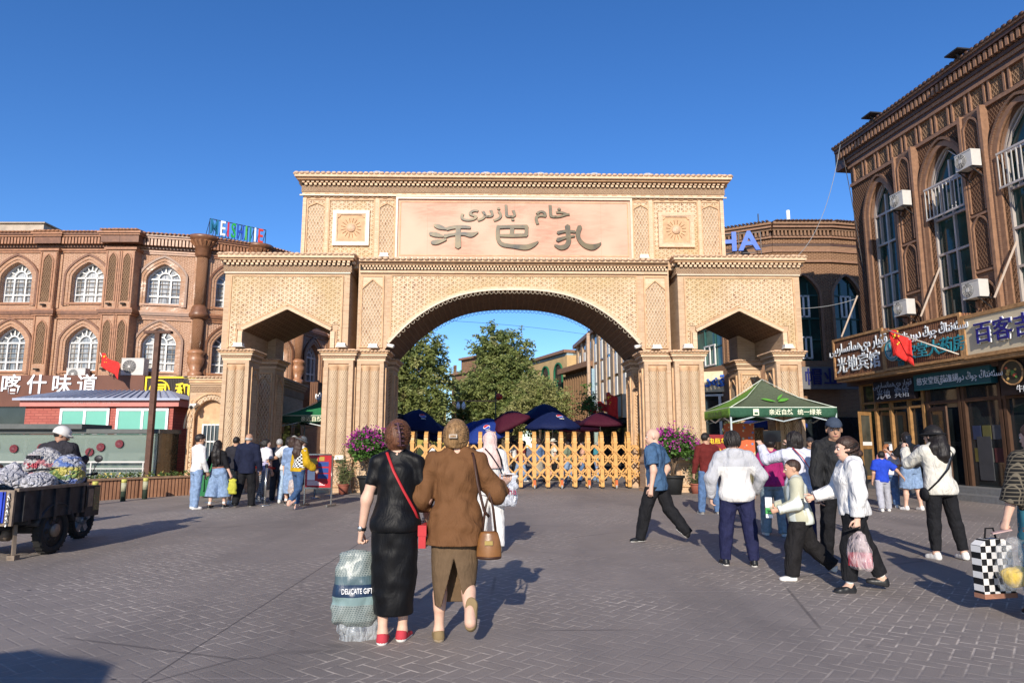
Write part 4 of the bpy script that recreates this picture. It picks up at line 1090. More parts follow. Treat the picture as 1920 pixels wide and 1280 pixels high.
b = board('shop_sign', 'cream fascia with blue script on corner shop inside right gate opening', frame((9.2, 33.35), (10.85, 32.6)), 0, 1.82, 4.0, 5.0, plain('cream_fascia', (.72, .60, .40), .6), -.05, 1.4, None,
          [(uy('قەد'), .72, 4.5, .75, blue, dict(depth=.05, bold=.03))])
b = board('shop_sign', 'blue hat shop characters on dark wall beside the right tent', frame((13.0, 30.9), (15.6, 30.9)), -.2, 2.6, 3.95, 4.95, plain('dim_blue_panel', (.14, .14, .15), .6), -.25, .1, None,
          [('帽业', 1.0, 4.45, .8, plain('deep_blue_letter', (.012, .016, .12), .45), dict(depth=.03, bold=.008, wide=1.05))])
m = MB(); m.M = frame((12.2, 31), (17, 31)); m.box(0, 5, -.15, -.01, 0, 2.7, dglass); m.build('shop_window', cbl)
m = MB(); m.M = frame((9.2, 33.35), (10.85, 32.6)); m.box(.1, 1.75, .1, 1.3, 0, 3.99, dglass)
m.build('shop_window', cbl)
m = MB(); m.M = frame((9.2, 33.35), (10.85, 32.6))
for x in (.14, .9, 1.7): m.box(x - .06, x + .06, .0, .09, .3, 3.9, white_fr)
for z in (1.5, 2.9, 3.8): m.box(.1, 1.7, .01, .08, z, z + .1, white_fr)
m.build('shop_frame', cbl)

# ---------------------------------------------------------------- wing wall left of the gate
wg = thing('wing_wall', 'low tan brick wing wall with arched niche and barred window joining gate', 'wall', (0, 0, 0))
m = MB(); X0, X1, YF = -10.75, -9.2, 22.75
prof = [(-9.98 + .62 * math.cos(R(180 - a)), 2.0 + .95 * math.sin(R(a))) for a in range(0, 181, 12)]
m.arch_wall(X0, X1, [(-10.6, 0)] + [(-9.98 + .62 * math.cos(R(180 - a)), 2.0 + .95 * math.sin(R(a))) for a in range(0, 181, 12)] + [(-9.36, 0)], 3.45, YF, YF + .3, gb)
m.box(X0, X1, YF + .3, YF + 2.2, 0, 3.45, gb)
m.box(-10.58, -9.38, YF + .16, YF + .298, 0, 3.0, gplain)
for z0, z1, p, mt in ((3.45, 3.5, .05, gpale), (3.5, 3.6, .10, gplain), (3.6, 3.66, .14, gpale)): m.box(X0 - p, X1, YF - p, YF + 2.2, z0, z1, mt)
scallops(m, X0 - .16, X1, YF - .2, 3.69, .13, .5)
m.build('body', wg)
m = MB(); m.box(X0 + .02, X1, YF - .02, YF, 3.2, 3.4, gfine)
for x0, x1 in ((X0 + .12, X0 + .42),): panel(m, x0 - .02, x1 - .2, .5, 2.95, YF, gstar, 0, .04)
m.rib(prof, .16, YF - .05, YF, gdia); m.rib([(-9.98 + .8 * math.cos(R(180 - a)), 2.0 + 1.13 * math.sin(R(a))) for a in range(0, 181, 9)], .06, YF - .08, YF, gplain)
m.box(X0 + .1, X1, YF - .018, YF, .02, .45, gdia)
m.build('relief', wg)
m = MB(); y = YF + .1
m.box(-10.25, -9.7, y, y + .04, .95, 2.1, glass('wing_glass', (.03, .045, .06), .08, .6)); wp = m.build('window', wg)
m = MB()
for x in (-10.28, -9.70): m.box(x, x + .05, y - .04, y + .05, .9, 2.15, white_fr)
for z in (.9, 1.55, 2.1): m.box(-10.23, -9.7, y - .04, y + .05, z, z + .05, white_fr)
for x in (-10.1, -9.975, -9.85): m.box(x - .008, x + .008, y - .06, y - .04, .9, 2.15, white_fr)
m.build('frame', wp)
m = MB(); m.box(-10.55, -10.35, YF - .35, YF, 2.75, 2.8, lampw); m.cyl((-10.45, YF - .45, 2.68), (-10.45, YF - .1, 2.78), .075, lampw, 10); m.cyl((-10.45, YF - .46, 2.677), (-10.45, YF - .44, 2.68), .06, dark, 10)
m.build('security_camera', label='white security camera on corner of tan wing wall', cat='camera')
# rear annex running back from the gate along the street
m = MB(); m.M = frame((-9.0, 25.4), (-9.35, 30.6)); L = 5.24
m.box(0, L, 0, .8, 0, 3.8, gb)
for z0, z1, p in ((3.8, 3.9, .08), (3.9, 4.0, .14), (4.0, 4.08, .2)): m.box(-.05, L + .05, -p, .8, z0, z1, gplain)
m.box(0, L, -.03, 0, 3.45, 3.7, gfine)
for i in range(3):
    c = .9 + i * 1.7
    q = [(c + .6 * math.cos(R(180 - a)), 1.9 + .7 * math.sin(R(a))) for a in range(0, 181, 15)]; m.rib(q, .1, -.05, 0, gplain); m.prism([(c - .6, .2)] + q + [(c + .6, .2)], -.02, .0, dglass)
m.build('annex', label='shaded tan brick annex running back from the left gate opening', cat='wall')

# ---------------------------------------------------------------- brick kiosk
kred = brick('kiosk_red_brick', (.42, .13, .10), (.36, .10, .08), (.26, .075, .06), .30, .10, .012, .4, .08)
kpink = plain('kiosk_pink_band', (.55, .20, .17), .6, 0, .08); kgreen = plain('mint_panel', (.15, .42, .33), .5, 0, .06, 1); kroof = plain('kiosk_roof_sheet', (.34, .37, .46), .5, 0, .08, 2, 0, .4)
kk = thing('kiosk', 'small red brick kiosk with grey sheet roof and mint window panels', 'kiosk', (0, 0, 0))
x0, x1, y0, y1 = -17.75, -12.35, 25.0, 27.4
m = MB(); m.box(x0, x1, y0, y1, 0, 2.85, kred); m.build('wall', kk)
m = MB(); m.box(x0 - .12, x1 + .25, y0 - .16, y1 + .2, 2.85, 3.12, kpink); m.writing('大型餐饮店招商  0998-2000', (-15.1, y0 - .17, 2.99), .15, plain('pale_pink', (.62, .36, .33), .6), .006); m.build('fascia', kk)
m = MB(); a, b = x0 - .3, x1 + .35; yf, yb = y0 - .3, y1 + .3; zr = 3.52
P = [(a, yf, 3.12), (b, yf, 3.12), (b, yb, 3.12), (a, yb, 3.12), (a + 1.1, 26.2, zr), (b - 1.1, 26.2, zr)]
m.add(P, [(0, 1, 5, 4), (1, 2, 5), (2, 3, 4, 5), (3, 0, 4), (3, 2, 1, 0)], kroof)
for i in range(21):
    t = (i + .5) / 21; xb = a + (b - a) * t; xt = a + 1.1 + (b - a - 2.2) * t
    m.bar((xb, yf, 3.15), (xt, 26.2, zr + .03), .03, .035, plain('roof_seam', (.24, .27, .36), .5))
m.box(a, b, yf - .02, yf, 3.06, 3.14, kroof)
m.build('roof', kk)
for xa, xb in ((-16.45, -14.65), (-14.4, -12.5)):
    m = MB(); m.box(xa, xb, y0 - .03, y0 - .005, 1.2, 2.72, kgreen)
    mid = (xa + xb) / 2
    m.prism([(mid + .28, 1.75), (mid + .55, 1.75), (mid + .42, 2.05)], y0 - .04, y0 - .03, wlet)
    o = m.build('window_panel', kk); m = MB()
    for x in (xa, mid - .04, xb - .09): m.box(x, x + .09, y0 - .06, y0, 1.15, 2.78, wlet)
    for z in (1.15, 2.69): m.box(xa, xb, y0 - .061, y0 - .001, z, z + .09, wlet)
    m.build('frame', o)

# ---------------------------------------------------------------- glazed underpass entrance with paper lanterns
us = thing('underpass_entrance', 'low greenish glass enclosure of underpass stairs behind wooden planter', 'shelter', (0, 0, 0))
gl = clear('greenish_glass', (.26, .33, .29), .42, .06); stl = plain('grey_steel_post', (.20, .20, .19), .5, .3, .15)
m = MB(); m.box(-17.2, -11.0, 21.4, 21.43, .35, 1.82, gl); m.box(-11.0, -10.97, 21.43, 22.7, .35, 1.82, plain('bronze_glass', (.045, .035, .02), .15, 0, .2)); m.build('glass', us)
m = MB(); m.box(-17.3, -10.9, 21.3, 22.7, 1.82, 1.95, plain('shelter_roof', (.10, .105, .10), .6)); m.box(-17.3, -13.2, 21.1, 22.7, 1.95, 2.1, plain('shelter_roof', (.10, .105, .10), .6)); m.build('roof', us)
for x in (-16.9, -15.2, -13.3, -11.08):
    m = MB(); m.cyl((x, 21.6, .0), (x, 21.6, 1.82), .06, stl, 10); m.build('post', us)
m = MB(); m.box(-17.2, -10.98, 22.5, 22.56, 0, 1.8, plain('back_wall', (.30, .32, .29), .8, 0, .2, 2)); m.cyl((-17.2, 21.55, 1.72), (-11.1, 21.55, 1.72), .07, stl, 10); m.build('back_panel', us)
m = MB(); m.bar((-17, 21.25, .95), (-11.2, 21.25, .95), .05, .05, acw); m.bar((-17, 21.25, .75), (-11.2, 21.25, .75), .03, .03, acw)
for i in range(45): m.bar((-17 + i * .13, 21.25, .3), (-17 + i * .13, 21.25, .75), .015, .015, stl)
for x in (-16.5, -14.6, -12.9, -11.3): m.bar((x, 21.25, .0), (x, 21.25, .95), .04, .04, acw)
m.build('railing', us)
fan_r = plain('red_paper', (.16, .02, .03), .7); fan_p = plain('faded_paper', (.16, .05, .06), .7)
lp = MB(); lp.cyl((0, -.02, 0), (0, .02, 0), .125, fan_r, 12, smooth=False)
for a in range(0, 360, 30): lp.bar((0, -.025, 0), (.125 * math.cos(R(a)), -.025, .125 * math.sin(R(a))), .012, .012, fan_p)
l0 = lp.build('paper_fan', loc=(-15.4, 21.36, 1.35), label='round red paper fan hung inside the underpass glass', cat='decoration', group='paper fans on the underpass glass')
for x, z in ((-14.55, 1.38), (-14.25, 1.20), (-13.62, 1.40), (-13.05, 1.25), (-12.72, 1.40), (-12.15, 1.50), (-16.0, 1.42)):
    copy_tree(l0, loc=(x, 21.36, z))

# ---------------------------------------------------------------- wooden planter, bollards, lamp post
pl = slats('planter_slats', (.40, .20, .11), (.12, .05, .03), .10)
pt = thing('planter', 'long planter clad in reddish wooden slats with low yellow flowers', 'planter', (0, 0, 0))
m = MB(); a, b = (-11.45, 17.6), (-9.45, 21.0); M = frame(a, b); m.M = frame((-11.3, 18.2), (-9.9, 20.7))
pl_pts = [(-13.8, 17.4), (-11.2, 18.3), (-10.45, 19.5), (-9.35, 20.9)]
L = 0
m = MB()
for a, b in zip(pl_pts, pl_pts[1:]):
    m.M = frame(a, b); m.box(0, math.dist(a, b), 0, .12, 0, .52, pl); m.box(-.02, math.dist(a, b) + .02, -.04, .16, .52, .57, plain('planter_rim', (.30, .18, .11), .7, 0, .2, 9))
m.M = Matrix(); m.add([(-14, 17.5, .45), (-11.2, 18.4, .45), (-10.45, 19.6, .45), (-9.4, 20.95, .45), (-9.6, 21.2, .45), (-14, 21.2, .45)], [(0, 1, 2, 3, 4, 5)], plain('soil', (.06, .045, .03), .95))
m.build('box', pt)
leafy = {}
def leafmat(name, a, b, trans=.25):
    if name in MATS: return MATS[name]
    k = NT(name); f = k.noise(k.obj, 1.6, 3); w2 = k.white(k.mapping(k.geo, (9, 9, 9)))
    c = k.mix(k.ramp(f, .3, .7), lin(a), lin(b)); c = k.mix(k.math('MULTIPLY', k.node('ObjectInfo').outputs['Random'], .2), c, lin(b))
    k.out(c, .55, .3); k.b.inputs['Subsurface Weight'].default_value = 0
    MATS[name] = k.m
    t = k.node('BsdfTranslucent'); k.set(t.inputs[0], c); mx = k.node('MixShader'); mx.inputs[0].default_value = trans
    k.t.links.new(k.b.outputs[0], mx.inputs[1]); k.t.links.new(t.outputs[0], mx.inputs[2]); k.t.links.new(mx.outputs[0], k.n['Material Output'].inputs[0])
    return k.m
def leaves(m, pts, size, mat, rnd, droop=.3, asp=.5):
    """one small pointed leaf of two faces per point"""
    for p in pts:
        a = rnd.uniform(0, 6.283); e = rnd.uniform(-.9, .7) - droop; s = size * rnd.uniform(.7, 1.3)
        d = Vector((math.cos(a) * math.cos(e), math.sin(a) * math.cos(e), math.sin(e))); q = d.cross(Vector((rnd.uniform(-1, 1), rnd.uniform(-1, 1), rnd.uniform(-1, 1)))).normalized() * s * asp * .5
        p = Vector(p); m.add([p, p + d * s * .45 + q, p + d * s, p + d * s * .45 - q], [(0, 1, 2, 3)], mat)
r2 = random.Random(3)
m = MB(); gm = leafmat('planter_leaves', (.05, .10, .025), (.10, .14, .04)); ym = plain('yellow_petal', (.55, .42, .10), .6)
for i in range(700):
    t = r2.random(); k_ = min(2, int(t * 3)); q = t * 3 - k_; a, b = pl_pts[k_], pl_pts[k_ + 1]
    x, y = a[0] + (b[0] - a[0]) * q - r2.uniform(.1, .4), a[1] + (b[1] - a[1]) * q + r2.uniform(.15, .5); leaves(m, [(x, y, .5 + r2.uniform(0, .16))], .10, gm if r2.random() < .8 else ym, r2, -.3)
o = m.build('flowers', pt, kind='stuff')
bol = MB(); bd_ = plain('dark_bollard', (.03, .045, .03), .6); by = plain('worn_yellow', (.45, .42, .10), .6, 0, .3, 20)
bol.cyl((0, 0, 0), (0, 0, .55), .065, bd_, 14); bol.cyl((0, 0, .26), (0, 0, .5), .067, plain('bollard_band', (.34, .33, .22), .6, 0, .25, 14), 14); bol.cyl((0, 0, .48), (0, 0, .57), .068, by, 14)
b0 = bol.build('bollard', loc=(-10.35, 17.3, 0), label='short dark bollard with worn yellow top, nearest to the tricycle', cat='bollard', group='bollards by the planter')
copy_tree(b0, loc=(-10.25, 18.4, 0), label='short dark bollard with worn yellow top, middle of the three'); copy_tree(b0, loc=(-10.05, 19.1, 0), label='short dark bollard with worn yellow top, farthest from the tricycle')
lmp = thing('lamp_post', 'rusty brown square post with short T bar at its top', 'lamp post', (-11.05, 21.05, 0)); rst = plain('rusty_brown_paint', (.10, .05, .035), .65, .2, .3, 7)
m = MB(); m.box(-.075, .075, -.075, .075, .15, 4.9, rst); m.build('pole', lmp); m = MB(); m.box(-.42, .42, -.09, .09, 4.9, 4.98, rst); m.build('cross_bar', lmp)
m = MB(); m.box(-.22, .22, -.22, .22, 0, .5, plain('concrete_foot', (.30, .2, .14), .85)); m.build('foot', lmp)
# ---------------------------------------------------------------- people: smooth bodies and clothes from blended distance fields
def surface_nets(d, lo, h):
    nx, ny, nz = d.shape; S = d < 0
    c = np.zeros((nx - 1, ny - 1, nz - 1), np.int8); off = [(i, j, k) for i in (0, 1) for j in (0, 1) for k in (0, 1)]
    for i, j, k in off: c += S[i:nx - 1 + i, j:ny - 1 + j, k:nz - 1 + k]
    I = np.argwhere((c > 0) & (c < 8)); n = len(I)
    if n == 0: return [], []
    idx = -np.ones(c.shape, np.int32); idx[tuple(I.T)] = np.arange(n)
    cv = {o: d[I[:, 0] + o[0], I[:, 1] + o[1], I[:, 2] + o[2]] for o in off}
    acc = np.zeros((n, 3)); cnt = np.zeros(n)
    for a in off:
        for ax in range(3):
            if a[ax] == 0:
                b = tuple(1 if q == ax else a[q] for q in range(3)); va, vb = cv[a], cv[b]; mk = (va < 0) != (vb < 0)
                t = np.where(mk, va / np.where(mk, va - vb, 1), 0); p = np.tile(np.array(a, float), (n, 1)); p[:, ax] = t
                acc[mk] += p[mk]; cnt[mk] += 1
    V = (I + acc / cnt[:, None]) * h + lo
    F = []
    for ax in range(3):
        u, v = (ax + 1) % 3, (ax + 2) % 3; sl = [slice(None)] * 3; s0 = list(sl); s1 = list(sl); s0[ax] = slice(0, -1); s1[ax] = slice(1, None)
        A_, B_ = S[tuple(s0)], S[tuple(s1)]; E = np.argwhere(A_ != B_)
        E = E[(E[:, u] > 0) & (E[:, v] > 0) & (E[:, u] < d.shape[u] - 1) & (E[:, v] < d.shape[v] - 1)]
        ins = A_[tuple(E.T)]; eu = np.zeros(3, int); eu[u] = 1; ev = np.zeros(3, int); ev[v] = 1
        q = np.stack([idx[tuple((E - eu - ev).T)], idx[tuple((E - ev).T)], idx[tuple(E.T)], idx[tuple((E - eu).T)]], 1)
        q[~ins] = q[~ins][:, ::-1]; F.append(q)
    return V, np.concatenate(F)

class Field:
    """smooth union of tapered limbs, ellipsoids and stacked ellipses; then cuts"""
    def __init__(s, k=.025): s.p = []; s.c = []; s.k = k; s.fold = 0; s.seed = 0; s.ff = 1
    def cap(s, a, b, ra, rb, k=None, flat=False):
        a, b = np.array(a, float), np.array(b, float); ba = b - a; L2 = max(ba @ ba, 1e-9); r = max(ra, rb); dn = ba / math.sqrt(L2)
        def f(x, y, z):
            px_, py, pz = x - a[0], y - a[1], z - a[2]
            t = px_ * ba[0] + py * ba[1] + pz * ba[2]; t = np.clip(t / L2, 0, 1)
            d = np.sqrt((px_ - t * ba[0]) ** 2 + (py - t * ba[1]) ** 2 + (pz - t * ba[2]) ** 2) - (ra + (rb - ra) * t)
            if flat: d = np.maximum(d, (x - b[0]) * dn[0] + (y - b[1]) * dn[1] + (z - b[2]) * dn[2])
            return d
        s.p.append((f, np.minimum(a, b) - r, np.maximum(a, b) + r, k)); return s
    def chain(s, pts, rs, k=None, flat=False):
        for i in range(len(pts) - 1): s.cap(pts[i], pts[i + 1], rs[i], rs[i + 1], k, flat and i == len(pts) - 2)
        return s
    def ell(s, c, r, M=None, k=None):
        c = np.array(c, float); r = np.array(r, float); Q = np.eye(3) if M is None else np.array(M)[:3, :3]; m = r.min()
        def f(x, y, z):
            dx, dy, dz = x - c[0], y - c[1], z - c[2]; q = 0
            for i in range(3): q = q + ((Q[0, i] * dx + Q[1, i] * dy + Q[2, i] * dz) / r[i]) ** 2
            q = np.sqrt(q); return (q - 1) * (m * .5 + .5 * r.mean()) 
        e = r.max() if M is not None else r
        s.p.append((f, c - e, c + e, k)); return s
    def stack(s, o, M, rows, k=None):
        """rows: (z, rx, ry, oy) in the frame M at o"""
        Q = np.array(M)[:3, :3]; o = np.array(o, float); rw = np.array(rows, float); n = len(rw)
        tt = np.linspace(0, n - 1, n * 8); i1 = np.clip(tt.astype(int), 0, n - 2); t = (tt - i1)[:, None]
        g = lambda i: rw[np.clip(i, 0, n - 1)]
        p0, p1, p2, p3 = g(i1 - 1), g(i1), g(i1 + 1), g(i1 + 2)
        W = .5 * (2 * p1 + (p2 - p0) * t + (2 * p0 - 5 * p1 + 4 * p2 - p3) * t ** 2 + (3 * p1 - p0 - 3 * p2 + p3) * t ** 3); W[:, 0] = p1[:, 0] + (p2 - p1)[:, 0] * t[:, 0]
        W[:, 1:3] = np.maximum(W[:, 1:3], .004); z0, z1 = rw[0, 0], rw[-1, 0]
        def f(x, y, z):
            dx, dy, dz = x - o[0], y - o[1], z - o[2]
            lx, ly, lz = (Q[0, i] * dx + Q[1, i] * dy + Q[2, i] * dz for i in range(3))
            rx = np.interp(lz, W[:, 0], W[:, 1]); ry = np.interp(lz, W[:, 0], W[:, 2]); oy = np.interp(lz, W[:, 0], W[:, 3])
            d = (np.sqrt((lx / rx) ** 2 + ((ly - oy) / ry) ** 2) - 1) * np.minimum(rx, ry)
            return np.maximum(d, np.maximum(z0 - lz, lz - z1))
        R_ = rw[:, 1:3].max() + abs(rw[:, 3]).max(); pts = np.array([o + Q[:, 2] * z0, o + Q[:, 2] * z1])
        s.p.append((f, pts.min(0) - R_, pts.max(0) + R_, k)); return s
    def cut(s, f): s.c.append(f); return s
    def plane(s, p, n):
        p, n = np.array(p, float), np.array(n, float); n = n / np.linalg.norm(n)
        return s.cut(lambda x, y, z: (x - p[0]) * n[0] + (y - p[1]) * n[1] + (z - p[2]) * n[2])
    def mesh(s, h):
        mg = h * 2.5 + s.fold
        lo = np.min([p[1] for p in s.p], 0) - mg; hi = np.max([p[2] for p in s.p], 0) + mg
        N = np.ceil((hi - lo) / h).astype(int) + 1; d = np.full(N, .2)
        ax = [lo[i] + h * np.arange(N[i]) for i in range(3)]
        def gr(sl): return ax[0][sl[0]][:, None, None], ax[1][sl[1]][None, :, None], ax[2][sl[2]][None, None, :]
        for f, a, b, k in s.p:
            k = s.k if k is None else k; e = mg + k
            i0 = np.clip(((a - e - lo) / h).astype(int), 0, N - 1); i1 = np.clip(((b + e - lo) / h).astype(int) + 2, 1, N)
            sl = tuple(slice(i0[i], i1[i]) for i in range(3)); v = f(*gr(sl)); q = d[sl]
            if k > 1e-5: w = np.clip(.5 + .5 * (q - v) / k, 0, 1); d[sl] = q * (1 - w) + v * w - k * w * (1 - w)
            else: d[sl] = np.minimum(q, v)
        if s.fold:
            x, y, z = (q * s.ff for q in gr((slice(None),) * 3)); a = s.seed * 1.7
            n1 = np.sin(31 * x + 9 * y + 17 * z + a + 1.6 * np.sin(23 * z - 13 * x + a)); n2 = np.sin(-22 * x + 27 * y + 34 * z + 2 * a + 1.4 * np.sin(19 * x + 21 * y))
            n3 = np.sin(55 * x - 40 * y + 12 * z + a)
            d = d + s.fold * (.5 * n1 + .35 * n2 + .2 * n3)
        full = gr((slice(None),) * 3)
        for f in s.c: d = np.maximum(d, f(*full))
        return surface_nets(d, lo, h)
    def into(s, m, h, mat, matf=None):
        V, F = s.mesh(h)
        if len(V) == 0: return m
        if matf is None: m.add([tuple(v) for v in V], [tuple(int(i) for i in f) for f in F], mat, True)
        else:
            C = V[F].mean(1); w = matf(C); n = len(m.v); 
            for mt in (mat, w[1]):
                if mt not in m.mats: m.mats.append(mt)
            a, b = m.mats.index(mat), m.mats.index(w[1]); m.v += [tuple(v) for v in V]
            for f, t in zip(F, w[0]): m.f.append(tuple(n + int(i) for i in f)); m.mi.append(b if t else a); m.sm.append(True); m.uv.append(None)
        return m

def skin(tone=0):
    cs = [(.52, .30, .20), (.42, .235, .15), (.60, .37, .27), (.34, .18, .115)]; n = 'skin_%d' % tone
    if n in MATS: return MATS[n]
    m = plain(n, cs[tone], .55, 0, .10, 12, .05, .35); m.node_tree.nodes['Principled BSDF'].inputs['Subsurface Weight'].default_value = .0
    return m
def hairmat(n, c):
    if n in MATS: return MATS[n]
    k = NT(n); f = k.noise(k.mapping(k.obj, (60, 60, 9)), 1, 3, .6); a = tuple(x * .65 for x in c) + (1,); b = tuple(min(1, x * 1.7) for x in c) + (1,)
    k.bump(f, .8, .012); MATS[n] = k.out(k.mix(k.ramp(f, .3, .7), a, b), .5, .35); return MATS[n]
H_BLACK = hairmat('black_hair', (.012, .009, .008)); H_BROWN = hairmat('chestnut_hair', (.10, .04, .02)); H_BLOND = hairmat('dark_blond_hair', (.20, .115, .05))
H_GREY = hairmat('grey_hair', (.30, .29, .28)); H_DBROWN = hairmat('dark_brown_hair', (.035, .018, .012)); H_GINGER = hairmat('copper_hair', (.26, .10, .04))
eye_d = plain('eye_dark', (.01, .008, .007), .2); eye_w = plain('eye_white', (.62, .58, .54), .3); lipm = plain('lip', (.36, .13, .11), .5)
white_sole = plain('white_sole', (.72, .70, .66), .6, 0, .05); dark_sole = plain('dark_sole', (.02, .02, .022), .6)

def adir(sw, ab, s):
    sw, ab = R(sw), R(ab); return Vector((s * math.sin(ab), math.sin(sw) * math.cos(ab), -math.cos(sw) * math.cos(ab)))

HEADK = 1.10
STAND = dict(la=(4, 9, 12, 4), ra=(4, 9, 12, 4), ll=(3, 4, -2, 2, 0), rl=(-2, 4, -4, 2, 0))
def person(label, pos, heading, H=1.7, b=1.0, fem=True, pose=None, top=None, bottom=None, shoes=None, hair=None, hat=None, tone=0, lean=(2, 0), head=(0, 0), hands=('relax', 'relax'), h=.0125, group=None, sit=None, soles=True):
    P = dict(STAND); P.update(pose or {}); u = H
    W = (lambda r: r * u * b)
    TM = Matrix.Rotation(R(-lean[0]), 4, 'X') @ Matrix.Rotation(R(lean[1]), 4, 'Y')
    hip0 = Vector((0, 0, .52 * u)); J = {}
    T = lambda x, y, z: hip0 + (TM @ Vector((x * u, y * u, z * u)))
    legs = {}
    for s, key in ((-1, 'll'), (1, 'rl')):
        ts, ta, ss, sa, fp = P[key]; hp = hip0 + Vector((s * .052 * u * (b ** .5), 0, 0)); kn = hp + adir(ts, ta, s) * .245 * u; an = kn + adir(ss, sa, s) * .235 * u
        legs[s] = [hp, kn, an, fp]
    # lowest point of both feet defines the ground
    low = 9
    for s, (hp, kn, an, fp) in legs.items():
        for yy in (-.035, .10):
            q = an + Matrix.Rotation(R(-fp), 4, 'X') @ Vector((0, yy * u, -.04 * u)); low = min(low, q.z)
    dz = Vector((0, 0, -low if sit is None else sit - hip0.z)); hip0 = hip0 + dz
    for s in legs: legs[s][:3] = [q + dz for q in legs[s][:3]]
    sw_ = .093 if fem else .108; sw_ *= (b ** .6)
    arms = {}
    for s, key in ((-1, 'la'), (1, 'ra')):
        us, ua, fs, fa = P[key]; sh = T(s * sw_, -.004, .278); el = sh + adir(us, ua, s) * .172 * u; wr = el + adir(fs, fa, s) * .150 * u
        arms[s] = [sh, el, wr]
    hk = HEADK * (1.0 if H > 1.45 else 1.0 + (1.45 - H) * .5); uh = u * hk; hc = T(0, .010, .398)
    HM = TM @ Matrix.Rotation(R(-head[0]), 4, 'Z') @ Matrix.Rotation(R(-head[1]), 4, 'X')
    HP = lambda x, y, z: hc + (HM @ Vector((x * uh, y * uh, z * uh)))
    hv = lambda *a: tuple(HP(*a))
    if fem: rows = [(-.06, .078, .060, -.004), (-.01, .100, .070, -.008), (.05, .092, .064, -.002), (.105, .077, .056, .004), (.16, .082, .060, .006), (.21, .089, .068, .008), (.255, .088, .056, 0), (.285, .072, .046, -.004), (.312, .040, .036, -.006), (.33, .034, .034, -.008)]
    else: rows = [(-.06, .076, .058, -.004), (-.01, .090, .066, -.006), (.05, .086, .062, 0), (.105, .083, .058, .003), (.16, .090, .062, .005), (.21, .100, .067, .006), (.255, .102, .060, 0), (.285, .082, .048, -.004), (.312, .044, .038, -.006), (.33, .036, .036, -.008)]
    rows = [(z * u, rx * u * b, ry * u * b, oy * u) for z, rx, ry, oy in rows]
    sk = skin(tone)
    # --- body
    f = Field(.022 * u)
    f.stack(hip0, TM, rows)
    for s in (-1, 1):
        hp, kn, an, fp = legs[s]; sh, el, wr = arms[s]
        f.chain([hp, kn], [W(.050), W(.034)]); f.chain([kn, an], [W(.032), .020 * u]); cal = kn.lerp(an, .32); back = (TM @ Vector((0, -.010 * u, 0)))
        f.cap(cal + back, kn.lerp(an, .55) + back, W(.031), .024 * u, .03)
        FM = Matrix.Rotation(R(-fp), 4, 'X'); f.cap(an, an + FM @ Vector((0, .05 * u, -.022 * u)), .021 * u, .015 * u)
        f.chain([sh, el], [W(.029), W(.0245)]); f.chain([el, wr], [W(.026), .0165 * u]); f.cap(T(s * .022, -.008, .318), sh, .022 * u, W(.029))
    f.cap(T(0, -.006, .315), hv(0, -.012, -.02), .034 * u, .031 * u)
    f.ell(hv(0, -.006, .014), (.043 * uh, .055 * uh, .051 * uh), HM, .02); f.ell(hv(0, .014, -.024), (.034 * uh, .038 * uh, .044 * uh), HM, .02); f.cap(hv(0, .030, -.052), hv(0, .033, -.05), .014 * uh, .013 * uh, .015)
    f.cap(hv(0, .048, .006), hv(0, .060, -.013), .006 * uh, .0085 * uh, .008); f.cap(hv(-.02, .044, .016), hv(.02, .044, .016), .009 * uh, .009 * uh, .012)
    f.cap(hv(-.012, .046, -.034), hv(.012, .046, -.034), .006 * uh, .006 * uh, .006)
    for s in (-1, 1): f.ell(hv(s * .044, -.004, -.004), (.006 * uh, .011 * uh, .018 * uh), HM, .006)
    # palms
    HD = {}
    for s in (-1, 1):
        sh, el, wr = arms[s]; d = (wr - el).normalized(); inn = Vector((-s, .15, 0)); pn = (inn - d * inn.dot(d)).normalized(); mode = hands[0 if s < 0 else 1]
        if mode == 'up': inn = Vector((0, -.5, 1)); pn = (inn - d * inn.dot(d)).normalized()
        if mode == 'front': inn = Vector((0, 1, .1)); pn = (inn - d * inn.dot(d)).normalized()
        wd = d.cross(pn).normalized() * (1 if d.cross(pn).y > 0 else -1)   # towards the thumb
        kn_ = wr + d * .052 * u; HD[s] = (wr, d, pn, wd, kn_, mode)
        for t in (-.012, 0, .012): f.cap(wr + wd * t * u * .5, kn_ + wd * t * u, .012 * u, .0105 * u, .012)
    m = MB(); lz = hc
    f.into(m, h, sk)
    for s in (-1, 1):
        wr, d, pn, wd, kn_, mode = HD[s]; curl = dict(relax=(22, 28, 20), fist=(75, 85, 55), flat=(6, 6, 4), hold=(45, 55, 40), up=(18, 25, 15), front=(15, 25, 20))[mode]
        for i, (t, L) in enumerate(((.017, .041), (.0055, .047), (-.006, .044), (-.017, .035))):
            p = kn_ + wd * t * u - d * .006 * u; pts = [p]; a = 0; dd = d + wd * t * 4
            for c_, fr in zip(curl, (.46, .30, .24)):
                a += R(c_ * (1 + .12 * i)); v = (d * math.cos(a) + pn * math.sin(a) + wd * t * 3).normalized(); p = p + v * L * u * fr * 1.08; pts.append(p)
            m.tube(pts, [.0056 * u, .0053 * u, .0048 * u, .0036 * u], sk, 6)
        p = wr + d * .016 * u + wd * .012 * u; v1 = (wd * .75 + d * .55 + pn * .35).normalized(); v2 = (d * .85 + pn * .45 + wd * .2).normalized()
        m.tube([p, p + v1 * .024 * u, p + v1 * .024 * u + v2 * .022 * u, p + v1 * .024 * u + v2 * .038 * u], [.0075 * u, .0068 * u, .0058 * u, .004 * u], sk, 6)
        m.ball(hv(s * .0185, .0462, .004), .0068 * uh, eye_w, 8, 6); m.ball(hv(s * .0185, .0492, .0042), .0050 * uh, eye_d, 8, 6)
